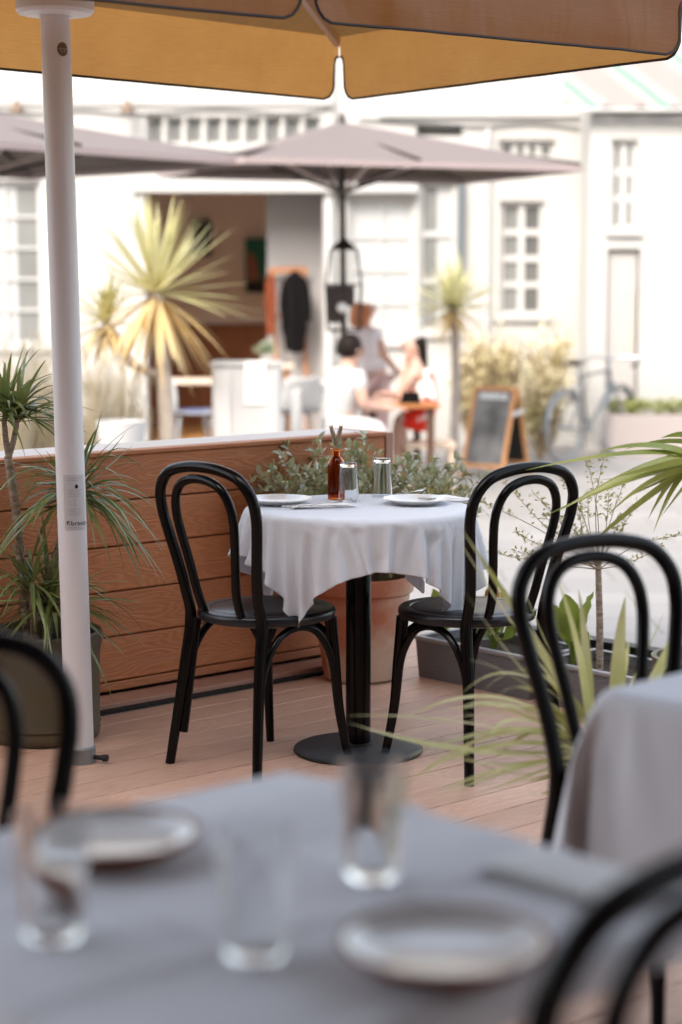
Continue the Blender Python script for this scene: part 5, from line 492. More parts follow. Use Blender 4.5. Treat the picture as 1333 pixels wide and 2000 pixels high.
# ------------------------------------------------------------------ buildings
YB = 19.7
def BX(px): return P(px, 550, YB).x
def BZ(py): return P(666, py, YB).z
def facade(mb, x0, x1, z0, z1, holes, Y, dep=.18):
    xs = sorted({x0, x1, *[h[0] for h in holes], *[h[1] for h in holes]}); zs = sorted({z0, z1, *[h[2] for h in holes], *[h[3] for h in holes]})
    for i in range(len(xs)-1):
        for j in range(len(zs)-1):
            cx = (xs[i]+xs[i+1])/2; cz = (zs[j]+zs[j+1])/2
            if any(h[0] < cx < h[1] and h[2] < cz < h[3] for h in holes): continue
            mb.add([(xs[i],Y,zs[j]),(xs[i+1],Y,zs[j]),(xs[i+1],Y,zs[j+1]),(xs[i],Y,zs[j+1])], [(0,1,2,3)])
    for a, b, c, d in holes:
        mb.add([(a,Y,c),(b,Y,c),(b,Y,d),(a,Y,d),(a,Y+dep,c),(b,Y+dep,c),(b,Y+dep,d),(a,Y+dep,d)], [(0,4,5,1),(1,5,6,2),(2,6,7,3),(3,7,4,0)])
def shell(mb, x0, x1, z0, z1, Y, D=5.0):
    mb.add([(x0,Y,z0),(x0,Y+D,z0),(x0,Y+D,z1),(x0,Y,z1)], [(0,1,2,3)]); mb.add([(x1,Y,z0),(x1,Y+D,z0),(x1,Y+D,z1),(x1,Y,z1)], [(3,2,1,0)])
    mb.add([(x0,Y+D,z0),(x1,Y+D,z0),(x1,Y+D,z1),(x0,Y+D,z1)], [(3,2,1,0)])
def hole(px0, px1, py0, py1): return (BX(px0), BX(px1), BZ(py1), BZ(py0))
def window(parent, h, nx, nz, pane, Y=YB, fr=.05, bar=.03, dep=.09, panes=None, name='window', sill=True):
    x0, x1, z0, z1 = h; y = Y+dep
    mb = MB(); mb.box(x0, x0+fr, y-.03, y+.03, z0, z1); mb.box(x1-fr, x1, y-.03, y+.03, z0, z1)
    mb.box(x0+fr, x1-fr, y-.031, y+.03, z0, z0+fr); mb.box(x0+fr, x1-fr, y-.031, y+.03, z1-fr, z1)
    wi = part(name, mb, M_frame, parent, world=True, smooth=False)
    mb = MB()
    for i in range(1, nx):
        x = x0+fr+(x1-x0-2*fr)*i/nx; mb.box(x-bar/2, x+bar/2, y-.027, y+.02, z0+fr, z1-fr)
    for j in range(1, nz):
        zz = z0+fr+(z1-z0-2*fr)*j/nz; mb.box(x0+fr, x1-fr, y-.023, y+.018, zz-bar/2, zz+bar/2)
    if mb.v: part('glazing_bars', mb, M_frame, wi, world=True, smooth=False)
    cols = panes or [pane]
    for k in range(len(cols)):
        a = x0+fr+(x1-x0-2*fr)*k/len(cols); b = x0+fr+(x1-x0-2*fr)*(k+1)/len(cols)
        mb = MB(); mb.box(a, b, y+.001, y+.008, z0+fr, z1-fr); part('pane', mb, cols[k], wi, world=True, smooth=False)
    if sill:
        mb = MB(); mb.box(x0-.05, x1+.05, Y-.05, Y+.05, z0-.05, z0-.002); part('sill', mb, M_frame, wi, world=True, smooth=False)
    return wi
ZT = 6.4
# left: cafe with an open front
xa, xb = BX(-260), BX(652)
cafe = thing('cafe_building', 'long pale cafe building with a wide open front showing a brown room', 'building', ((xa+xb)/2, YB, GZ))
hA = hole(-62, 84, 352, 676); hO = (BX(287), BX(632), GZ, BZ(376))
cl = [hole(290+i*38, 324+i*38, 228, 282) for i in range(9)]
mb = MB(); facade(mb, xa, xb, GZ, ZT, [hA, hO]+cl, YB); shell(mb, xa, xb, GZ, ZT, YB, 5.2)
part('wall', mb, M_wall, cafe, world=True, smooth=False)
mb = MB(); mb.box(xa-.1, xb+.0, YB-.1, YB+5.3, ZT, ZT+.12); part('roof', mb, M_wallg, cafe, world=True, smooth=False)
wn = window(cafe, hA, 2, 5, M_pane, panes=[M_pane, M_paneb, M_pane])
for h in cl: window(cafe, h, 1, 1, M_pane, fr=.03, sill=False)
mb = MB(); x0, x1 = BX(262), BX(652)
mb.box(x0, x1, YB-.12, YB-.002, BZ(376)+.002, BZ(352)); part('lintel', mb, M_frame, cafe, world=True, smooth=False)
for a, b in ((255, 286), (633, 650)): mb = MB(); mb.box(BX(a), BX(b), YB-.06, YB-.003, GZ, BZ(377)); part('door_post', mb, M_frame, cafe, world=True, smooth=False)
mb = MB()
for zz, dd in ((205, .03),): mb.box(xa, xb, YB-dd, YB-.002-(.0 if zz == 196 else .0), BZ(zz), BZ(zz)+.055)
part('cornice', mb, M_frame, cafe, world=True, smooth=False)
# the room behind the open front
Yi = YB+2.6
def IX(px, Y): return P(px, 550, Y).x
def IZ(py, Y): return P(666, py, Y).z
mb = MB(); xl, xr = BX(200), IX(523, Yi)
mb.box(xl, BX(632)+.6, Yi, Yi+.06, IZ(632, Yi), ZT-3.2); part('inner_wall', mb, M_in, cafe, world=True, smooth=False)
mb = MB(); mb.box(xl, BX(632)+.6, Yi-.03, Yi+.06, GZ, IZ(634, Yi)); part('wainscot', mb, M_wains, cafe, world=True, smooth=False)
mb = MB(); Yp = YB+.62; mb.box(IX(522, Yp), BX(632)+.5, Yp, Yp+.08, GZ+.03, 2.89); part('partition', mb, mat('partition_paint', (.36,.34,.33), .8), cafe, world=True, smooth=False)
mb = MB(); mb.box(xl-.3, BX(632)+.6, YB+.02, Yi+.1, GZ+.004, GZ+.02); part('floor', mb, M_floor2, cafe, world=True, smooth=False)
mb = MB(); mb.box(xl-.3, BX(632)+.6, YB+.19, Yi+.1, 2.9, 3.0); mb.box(xl-.36, xl-.3, YB+.19, Yi+.1, GZ, 3.0); part('ceiling', mb, M_in, cafe, world=True, smooth=False)
# middle: workshop
xc = BX(1148)
work = thing('workshop_building', 'white building with tall paned glazing and a grey recessed bay, right of the cafe', 'building', ((xb+xc)/2, YB, GZ))
hC = hole(680, 812, 388, 668); hD = hole(818, 892, 355, 650); hW = hole(976, 1064, 392, 617); hT = hole(972, 1084, 272, 347); hK = hole(812, 905, 242, 268)
mb = MB(); facade(mb, xb+.002, xc, GZ, ZT-.5, [hC, hD, hW, hT, hK], YB+.05); shell(mb, xb+.002, xc, GZ, ZT-.5, YB+.05)
part('wall', mb, M_wall, work, world=True, smooth=False)
mb = MB(); mb.box(xb, xc, YB, YB+5.2, ZT-.5, ZT-.4); part('roof', mb, M_wallg, work, world=True, smooth=False)
window(work, hC, 2, 4, M_paneb, Y=YB+.05, bar=.025); window(work, hD, 1, 3, M_pane, Y=YB+.05, panes=[M_pane, M_paneb], bar=.06)
window(work, hW, 2, 4, M_pane, Y=YB+.05, panes=[M_pane, M_paned], bar=.07); window(work, hT, 4, 2, M_pane, Y=YB+.05, bar=.06, sill=False)
window(work, hK, 1, 1, M_paned, Y=YB+.05, fr=.02, sill=False)
mb = MB(); mb.box(BX(893), BX(905), YB-.05, YB+.045, BZ(560), BZ(345)); part('drainpipe', mb, M_pipe, work, world=True, smooth=False)
mb = MB(); mb.box(BX(740), xc, YB-.0, YB+.048, BZ(228), BZ(222)); mb.box(BX(655), BX(815), YB-.06, YB+.048, BZ(376), BZ(356)); part('cornice', mb, M_wallg, work, world=True, smooth=False)
M_cable = mat('grey_cable', (.12,.12,.12), .6)
mb = MB(); mb.tube(cat_rom([(BX(x), YB+.02, BZ(y)) for x, y in ((700,232),(800,238),(930,246),(1040,240),(1146,252))], 6), .012, 6); part('cable', mb, M_cable, work, world=True)
mb = MB(); mb.tube([(BX(952), YB+.01, BZ(250)), (BX(952), YB+.01, GZ)], .03, 8); part('downpipe', mb, M_wallg, work, world=True)
mb = MB(); mb.tube(cat_rom([(BX(x), YB-.02, BZ(y)) for x, y in ((-40,214),(90,222),(170,216),(262,224),(420,214),(560,222),(648,212))], 6), .011, 6); part('cable', mb, M_cable, cafe, world=True)
for x_ in (258, 46):
    lm = thing('wall_lamp', 'small brown wall lamp under the cornice just left of the row of high windows' if x_ == 258 else 'small dark wall lamp above the left parasol, at the left edge', 'lamp', (BX(x_), YB, BZ(205)), 0, None)
    mb = MB(); mb.tube(cat_rom([(0,0,-.05),(0,-.10,.02),(0,-.16,.05),(0,-.18,.0)], 4), .012, 8); part('arm', mb, M_cable, lm)
    mb = MB(); mb.open_lathe([(.02,.02),(.05,-.02),(.085,-.09)], 20, (0,-.18,0)); part('lamp_shade', mb, mat('lamp_brown', (.14,.09,.06), .5), lm)
# right: mews house, standing forward
YR = 18.9
def RX(px): return P(px, 550, YR).x
def RZ(py): return P(666, py, YR).z
xd0, xd1 = RX(1150), RX(1700)
mews = thing('mews_house', 'white mews house with a narrow window above a pale door, farthest right', 'building', ((xd0+xd1)/2, YR, GZ))
h1 = (RX(1190), RX(1242), RZ(450), RZ(272)); h2 = (RX(1186), RX(1250), GZ, RZ(486))
mb = MB(); facade(mb, xd0, xd1, GZ, ZT-.3, [h1, h2], YR); shell(mb, xd0, xd1, GZ, ZT-.3, YR, 6)
part('wall', mb, M_wall, mews, world=True, smooth=False)
mb = MB(); mb.box(xd0-.1, xd1, YR-.1, YR+6, ZT-.3, ZT-.2); part('roof', mb, M_wallg, mews, world=True, smooth=False)
window(mews, h1, 2, 3, M_pane, Y=YR, bar=.07)
mb = MB(); mb.box(h2[0]+.02, h2[1]-.02, YR+.06, YR+.10, GZ+.02, h2[3]-.02); dr = part('door', mb, mat('pale_pink_door', (.40,.37,.35), .6), mews, world=True, smooth=False)
mb = MB(); mb.box(h2[1]-.09, h2[1]-.06, YR+.03, YR+.06, RZ(700), RZ(560)); part('handle', mb, mat('brass_bar', (.55,.48,.40), .5), dr, world=True, smooth=False)
mb = MB(); mb.box(xd0, xd1, YR-.05, YR-.002, RZ(238), RZ(228)); part('cornice', mb, M_wallg, mews, world=True, smooth=False)
# striped awning high on the right
def striped(name):
    m = bpy.data.materials.new(name); m.use_nodes = True; n = m.node_tree; N = n.nodes.new; L = n.links; b = n.nodes['Principled BSDF']
    tc = N('ShaderNodeTexCoord'); wv = N('ShaderNodeTexWave'); wv.inputs['Scale'].default_value = .9; wv.bands_direction = 'DIAGONAL'
    L.new(tc.outputs['Object'], wv.inputs[0]); cr = N('ShaderNodeValToRGB'); cr.color_ramp.interpolation = 'CONSTANT'
    e = cr.color_ramp.elements; e[0].color = (.29,.235,.22,1); e[1].position = .5; e[1].color = (.31,.28,.27,1); q = e.new(.97); q.color = (.11,.24,.20,1)
    L.new(wv.outputs[0], cr.inputs[0]); L.new(cr.outputs[0], b.inputs['Base Color']); b.inputs['Roughness'].default_value = .8; return m
aw = thing('striped_awning', 'pale pink awning with thin green stripes high on the right house', 'awning', (RX(1240), YR-.3, RZ(200)))
mb = MB(); a0, a1 = RX(1092), RX(1420); n = 24; vs = []; fs = []
for i in range(n+1):
    x = a0+(a1-a0)*i/n
    vs += [(x, YR-.16, RZ(214)+.03*math.sin(i*1.3)), (x, YR-.02, RZ(100))]
for i in range(n): fs.append((2*i, 2*i+2, 2*i+3, 2*i+1))
mb.add(vs, fs); part('fabric', mb, striped('striped_fabric'), aw, world=True)
mb = MB(); mb.tube([(a0, YR-.16, RZ(214)-.02), (a1, YR-.16, RZ(214)-.02)], .02, 8); part('front_bar', mb, M_frame, aw, world=True)
# ------------------------------------------------------------------ near parasol over the in-focus table
ZV = 2.13
c1 = G(664, 196, ZV); c2 = G(1336, 110, ZV); dl = Vector((-.750, -.661, 0)); LL = 3.35
cm = G(600, 40, ZV); c3 = c2+(cm-c2)*2; dd_ = (G(0, 134, ZV)-c1).normalized(); c4 = c1+dd_*(c3-c2).length
pb = G(157, 1488); pt = P(107, 0, pb.y+.02)
def folds(p, amp): return (noise.noise(p*3.2)*1.0 + noise.noise(Vector((p.x*9+3, p.y*9, p.z*2)))*.55)*amp
def prof_bottom(s, L, g=.024):
    d = min(s, L-s)
    if d < g*.45: return .165
    tab = [(g*.45,.165),(g*.8,.155),(g,.135),(g*1.05,.10),(g*.9+.004,.05),(g+.012,.028),(g+.028,.010),(g+.055,.0)]
    for i in range(len(tab)-1):
        if d <= tab[i+1][0] and tab[i+1][0] > tab[i][0]:
            t = (d-tab[i][0])/(tab[i+1][0]-tab[i][0]); return tab[i][1]*(1-t)+tab[i+1][1]*max(t, 0)
    return 0
def valance(parent, a, b, ztop, zbot, out, seed=0, amp=.017):
    d = (b-a); L = d.length; d.normalize(); S = [0, .006, .011, .016, .020, .024, .027, .031, .036, .044, .052, .065, .08, .10]
    S = S + [.10+(L-.2)*i/34 for i in range(1, 34)] + [L-x for x in reversed(S)]
    mb = MB(); rows = 9; vs = []; edge = []
    for s in S:
        zb = zbot + prof_bottom(s, L)
        for r_ in range(rows):
            t = r_/(rows-1); zz = ztop*(1-t)+zb*t; p = a+d*s; p = Vector((p.x, p.y, zz))
            am = amp*(min(1, t*1.4)); k = folds(Vector((s*1.0+seed*7, seed*3.1, zz*1.2)), am)+.004*t
            p += out*k; vs.append(p)
        edge.append(vs[-1].copy())
    fs = [(i*rows+j, (i+1)*rows+j, (i+1)*rows+j+1, i*rows+j+1) for i in range(len(S)-1) for j in range(rows-1)]
    mb.add(vs, fs); o = part('valance', mb, M_canvas, parent, world=True, ang=80)
    mb = MB(); mb.tube(edge, .0046, 6, flat=1.0); part('binding', mb, M_trim, o, world=True)
def canopy_thing(label, c, zv, pole_b, pole_t, hub=True, group=None, roof=None):
    cen = sum(c, Vector())/4; base = Vector((pole_b.x, pole_b.y, 0))
    um = thing('cantilever_parasol' if False else 'patio_parasol', label, 'parasol', base, 0, group)
    zt = zv+.24; apex = Vector((cen.x, cen.y, zt+.55))
    mids = [(c[i]+c[(i+1) % 4])/2 for i in range(4)]
    for i in range(4):
        a, b = c[i].copy(), c[(i+1) % 4].copy(); a.z = b.z = zt; out = Vector(((b-a).y, -(b-a).x, 0)).normalized()
        m_ = (a+b)/2
        if (m_-cen).dot(out) < 0: out = -out
        if (b-a).length > 2.4 and i != 3: valance(um, a, m_, zt, zv, out, i); valance(um, m_, b, zt, zv, out, i+5)
        else: valance(um, a, b, zt, zv, out, i, amp=.008)
    mb = MB()
    for i in range(4):
        a, b = c[i].copy(), c[(i+1) % 4].copy(); a.z = b.z = zt; n = 12; vs = []
        for q in range(n+1):
            for r_ in range(n+1):
                t = r_/n; p = (a*(1-q/n)+b*(q/n))*(1-t)+apex*t; p.z -= .05*math.sin(math.pi*t)*(math.sin(math.pi*q/n)); vs.append(p)
        mb.add(vs, [(x*(n+1)+y, (x+1)*(n+1)+y, (x+1)*(n+1)+y+1, x*(n+1)+y+1) for x in range(n) for y in range(n)])
    part('canopy', mb, roof or M_roof, um, world=True, ang=80)
    for p in c+mids:
        q = Vector((p.x, p.y, zt-.02)); q2 = q*.985+apex*.015; mb = MB(); mb.obox(Vector((apex.x, apex.y, apex.z-.06)), Vector((q2.x, q2.y, zt-.022)), .022, .035); part('rib', mb, M_ribl, um, world=True, smooth=False)
    ax = (pole_t-pole_b).normalized()
    mb = MB(); mb.tube([pole_b+ax*.01, pole_b+ax*((apex.z-.04)/ax.z)], .0425, 40); po = part('pole', mb, M_pole, um, world=True)
    mb = MB(); mb.tube([pole_b, pole_b+ax*.045, pole_b+ax*.05], [.048, .048, .043], 32); so_ = part('socket', mb, M_socket, um, world=True)
    mb = MB(); bd = Vector((.95, -.3, 0)).normalized(); s0 = pole_b+Vector((0,0,.018))+bd*.045
    mb.tube([s0, s0+bd*.035], .007, 10); mb.tube([s0+bd*.03, s0+bd*.045], .011, 6); part('bolt', mb, M_dark, so_, world=True)
    hb = pole_b+ax*(P(107, 22, pb.y).z/ax.z)
    mb = MB(); mb.lathe([(.05,-.01),(.05,-.012),(.104,-.006),(.112,.004),(.112,.10),(.104,.112),(.05,.115)], 48, hb); hbp = part('runner', mb, M_pole, um, world=True, ang=30)
    for p in c+mids:
        q = Vector((p.x, p.y, 0)); d = Vector((q.x-hb.x, q.y-hb.y, 0)).normalized(); top = Vector((apex.x, apex.y, 0))*.5+q*.5; top.z = (apex.z+zt)/2-.05
        mb = MB(); mb.obox(hb+d*.10+Vector((0,0,.06)), top, .016, .026); part('strut', mb, M_ribl, um, world=True, smooth=False)
    return um, po, ax
um, pole, ax = canopy_thing('white pole parasol with orange brown canvas canopy above the in-focus table', [c1, c2, c3, c4], ZV, pb, pt)
# printing on the pole: sticker, logo lettering, round badge
def on_pole(px, py, w=0):
    y = pb.y; return None
def wrap(mb, s0, z0):   # local x = arc length round the pole (0 faces the camera), local y = height above z0, local z = proud
    vs = []
    for p in mb.v:
        h = z0+p.y; c = pb+ax*(h/ax.z); ang = (p.x+s0)/.0425; r = .0425+.0004+p.z
        tocam = Vector((-c.x, -c.y, 0)).normalized(); rt = Vector((-tocam.y, tocam.x, 0))
        vs.append(c + tocam*math.cos(ang)*r + rt*math.sin(ang)*r)
    mb.v = vs; return mb
def grid(x0, x1, y0, y1, z, nx=10, ny=1):
    mb = MB(); vs = [(x0+(x1-x0)*i/nx, y0+(y1-y0)*j/ny, z) for i in range(nx+1) for j in range(ny+1)]
    return mb.add(vs, [(i*(ny+1)+j, (i+1)*(ny+1)+j, (i+1)*(ny+1)+j+1, i*(ny+1)+j+1) for i in range(nx) for j in range(ny)])
def text_mb(s, size, bold=0):
    cu = bpy.data.curves.new('lettering', 'FONT'); cu.body = s; cu.size = size; cu.resolution_u = 3; cu.offset = bold
    o = bpy.data.objects.new('lettering', cu); sc.collection.objects.link(o); bpy.context.view_layer.update()
    me = bpy.data.meshes.new_from_object(o.evaluated_get(bpy.context.evaluated_depsgraph_get()))
    mb = MB(); mb.add([v.co for v in me.vertices], [tuple(p.vertices) for p in me.polygons])
    bpy.data.objects.remove(o); bpy.data.meshes.remove(me); return mb
def pz(py): return P(150, py, pb.y-.04).z
zs0, zs1 = pz(1037), pz(928)
mb = wrap(grid(-.022, .045, zs0, zs1, 0, 12, 1), 0, 0); lab = part('sticker', mb, M_label, pole, world=True)
mb = text_mb('breeze', .0205, .0001); mb.v = [Vector((p.x, p.y, .0003)) for p in mb.v]
WM[lab] = WM[um]
wrap(mb, -.0035, pz(1027)); part('lettering', mb, M_ink, lab, world=True, smooth=False)
mb = MB(); mb.add([(-.0165,0,.0003),(-.0145,.0115,.0003),(-.0055,.0115,.0003),(-.010,.006,.0003)], [(0,1,2,3)]); mb.add([(-.0135,0,.0003),(-.0075,0,.0003),(-.0045,.0095,.0003),(-.008,.004,.0003)], [(0,1,2,3)])
wrap(mb, 0, pz(1026)); part('logo', mb, M_ink, lab, world=True, smooth=False)
mb = MB(); random.seed(2)
for i, y in enumerate([935, 939, 958, 962, 966, 970, 995, 999, 1003, 1007, 1031, 1034]):
    g = grid(-.014+rnd(0,.004), .03+rnd(-.008,.006), 0, .0009, .0003, 8, 1); mb2 = wrap(g, 0, pz(y)); mb.add(mb2.v, mb2.f)
for a, b, c, d in ((-.010,-.0095,990,975),(-.007,.000,987,986),(-.007,.000,981,980),(.010,.0112,988,973),(.008,.013,988,987)):
    g = grid(a, b, 0, pz(d)-pz(c) if c-d > 2 else .0009, .0003, 3, 1); mb2 = wrap(g, 0, pz(c)); mb.add(mb2.v, mb2.f)
part('small_print', mb, mat('grey_print', (.28,.27,.28), .6), lab, world=True, smooth=False)
mb = MB(); c = [(math.cos(a*math.pi/10)*.001, math.sin(a*math.pi/10)*.0055, .0005) for a in range(20)]
c = [(math.cos(a*math.pi/10)*.0052, math.sin(a*math.pi/10)*.0062, .0005) for a in range(20)]; mb.add(c, [tuple(range(20))])
wrap(mb, .0165, pz(951)); part('hole', mb, M_dark, pole, world=True, smooth=False)
def disc(rx, ry, z, y0=-1, y1=1, n=14):   # slice of an ellipse between two heights
    mb = MB(); vs = []; 
    for j in range(n+1):
        y = y0+(y1-y0)*j/n; x = math.sqrt(max(0, 1-y*y))
        for i in range(7): vs.append((rx*x*(-1+2*i/6), ry*y, z))
    return mb.add(vs, [(j*7+i, j*7+i+1, (j+1)*7+i+1, (j+1)*7+i) for j in range(n) for i in range(6)])
zb = pz(94); ba = .019
mb = wrap(disc(.0165, .0205, .0001), ba, zb); bad = part('badge', mb, mat('badge_ground', (.20,.13,.075), .5), pole, world=True)
mb = MB()
for g in (disc(.0150, .018, .0004, -.22, .28, 5), disc(.0170, .018, .0004, -.50, -.30, 3)): g = wrap(g, ba, zb); mb.add(g.v, g.f)
g = MB(); g.add([(-.012,.0055,.0004),(-.003,.0135,.0004),(.001,.011,.0004),(.004,.0145,.0004),(.013,.0055,.0004)], [(0,1,2,3,4)]); g = wrap(g, ba, zb); mb.add(g.v, g.f)
g = MB()
for i in range(12):
    a0 = R(215+i*9); a1 = R(215+(i+1)*9)
    g.add([(math.cos(a)*.0135*k, math.sin(a)*.0165*k, .0004) for a, k in ((a0, 1), (a1, 1), (a1, .93), (a0, .93))], [(0,1,2,3)])
g = wrap(g, ba, zb); mb.add(g.v, g.f)
part('badge_art', mb, M_badge, bad, world=True, smooth=False)
mb = text_mb('ETTOR', .0082, .0003); mb.v = [Vector((p.x-.0118, p.y, .0008)) for p in mb.v]; wrap(mb, ba, zb-.0028); part('lettering', mb, M_cream, bad, world=True, smooth=False)
mb = text_mb('SCHUTZ', .0048, .0001); mb.v = [Vector((p.x-.0100, p.y, .0008)) for p in mb.v]; wrap(mb, ba, zb-.0090); part('lettering', mb, M_cream, bad, world=True, smooth=False)
# unseen parasol added overhead so that its canopy shades the near table
cc = Vector((.45, 2.0, 0)); q = [cc+e1*i*1.75+e2*j*1.75 for i, j in ((-1,-1),(1,-1),(1,1),(-1,1))]
for p in q: p.z = 2.35
o2, _, _ = canopy_thing('added unseen charcoal roofed parasol that shades the nearest table', q, 2.35, Vector((-1.35,1.2,0)), Vector((-1.35,1.2,2)), roof=M_roof2)
# unseen tall dark building added behind the camera to shade the deck
rb = thing('shade_building', 'added unseen dark timber building behind the camera, shading the deck', 'building', (0, -1.7, GZ))
HR = 11.0; mb = MB(); facade(mb, -18, 12, GZ, HR, [(-1.0, .2, GZ, 2.1), (1.0, 3.0, .6, 2.1)], -1.7, -.15); shell(mb, -18, 12, GZ, HR, -1.7, -5)
part('wall', mb, mat('dark_timber', (.075,.04,.028), .7, var=.1, stretch=(9,9,1)), rb, world=True, smooth=False)
mb = MB(); mb.box(-18.2, 12.2, -6.8, -1.6, HR, HR+.15); part('roof', mb, M_wains, rb, world=True, smooth=False)
mb = MB(); mb.box(-1.0, .2, -1.86, -1.82, GZ, 2.1); part('door', mb, M_wains, rb, world=True, smooth=False)
mb = MB(); mb.box(1.0, 3.0, -1.86, -1.84, .6, 2.1); part('window', mb, M_paned, rb, world=True, smooth=False)
# ------------------------------------------------------------------ far parasols
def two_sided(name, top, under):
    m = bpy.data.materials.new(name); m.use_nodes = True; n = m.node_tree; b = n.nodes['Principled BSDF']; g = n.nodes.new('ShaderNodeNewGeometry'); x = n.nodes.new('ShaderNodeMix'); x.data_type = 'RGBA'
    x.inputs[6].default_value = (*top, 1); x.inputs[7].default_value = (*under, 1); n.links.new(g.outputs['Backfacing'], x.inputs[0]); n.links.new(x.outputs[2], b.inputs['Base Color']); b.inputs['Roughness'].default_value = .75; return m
M_um2 = two_sided('taupe_canvas_shaded_under', (.15,.122,.114), (.075,.048,.038))  # same cloth both sides; darker underside colour paints in the shade beneath
def far_parasol(label, L_, N_, R_, apex, zrim, pole_xy, group):
    c = [Vector((p[0], p[1], zrim)) for p in (L_, N_, R_, (L_[0]+R_[0]-N_[0], L_[1]+R_[1]-N_[1]))]
    t = thing('garden_parasol', label, 'parasol', (pole_xy[0], pole_xy[1], GZ), 0, group)
    mb = MB()
    mids = []
    for i in range(4):
        a, b = c[i], c[(i+1) % 4]; n = 10; vs = []; mids.append((a+b)/2)
        for qn in range(n+1):
            for r_ in range(n+1):
                k = r_/n; p = (a*(1-qn/n)+b*(qn/n))*(1-k)+apex*k; p.z -= .05*math.sin(math.pi*qn/n)*(1-k)*k*2; vs.append(p)
        flip = ((b-a).cross(apex-a)).z < 0
        mb.add(vs, [((x*(n+1)+y, (x+1)*(n+1)+y, (x+1)*(n+1)+y+1, x*(n+1)+y+1) if not flip else (x*(n+1)+y, x*(n+1)+y+1, (x+1)*(n+1)+y+1, (x+1)*(n+1)+y)) for x in range(n) for y in range(n)])
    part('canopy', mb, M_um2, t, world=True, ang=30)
    mb = MB(); loop = []
    for i in range(4): loop += [c[i], (c[i]+c[(i+1) % 4])/2]
    for i in range(4):
        a, b = c[i], c[(i+1) % 4]; mb.add([a, b, b-Vector((0,0,.045)), a-Vector((0,0,.045))], [(0,1,2,3)])
    part('hem', mb, M_um, t, world=True, smooth=False)
    hub = apex-Vector((0,0,.08)); run = apex-Vector((0,0,.55))
    for p in c+mids:
        mb = MB(); mb.obox(hub, Vector((p.x, p.y, zrim+.01))*.99+hub*.01, .018, .028); part('rib', mb, M_rib, t, world=True, smooth=False)
        m2 = (hub+p)/2-Vector((0,0,.05)); mb = MB(); mb.obox(run, m2, .016, .022); part('strut', mb, M_ribl if p in mids else M_rib, t, world=True, smooth=False)
    mb = MB(); mb.tube([(pole_xy[0], pole_xy[1], GZ+.03), (apex.x, apex.y, apex.z+.03)], .026, 16); part('pole', mb, M_rib, t, world=True)
    mb = MB(); mb.tube([(apex.x, apex.y, apex.z+.0), (apex.x, apex.y, apex.z+.07)], [.04,.015], 12); part('finial', mb, M_rib, t, world=True)
    mb = MB(); mb.lathe([(.0,0),(.30,0),(.30,.05),(.05,.07),(.04,.25),(.0,.26)], 24, (pole_xy[0], pole_xy[1], GZ+.004)); part('base', mb, M_rib, t, world=True)
    return t
def at_z(px, py, z): return G(px, py, z)
zr = 2.31
Lp, Np, Rp = at_z(306, 337, zr), at_z(478, 306, zr), at_z(1140, 324, zr)
pc = P(674, 550, Np.y*.5+Lp.y*.25+Rp.y*.25+.75)
ap = P(668, 238, pc.y)
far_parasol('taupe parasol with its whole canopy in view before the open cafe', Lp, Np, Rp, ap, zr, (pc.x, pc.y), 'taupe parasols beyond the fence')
Rq = at_z(530, 314, zr); Nq = at_z(-60, 272, zr)
side = (Nq-Rq); sN = Rq+side.normalized()*3.7; pr = Vector((side.y, -side.x, 0)).normalized()
if pr.y < 0: pr = -pr
Lq = sN + pr*2.7
cen = (Lq+Rq)/2
far_parasol('taupe parasol cut off by the left edge, behind the white pole', Lq, sN, Rq, Vector((cen.x, cen.y, P(0, 206, cen.y).z)), zr, (cen.x, cen.y), 'taupe parasols beyond the fence')
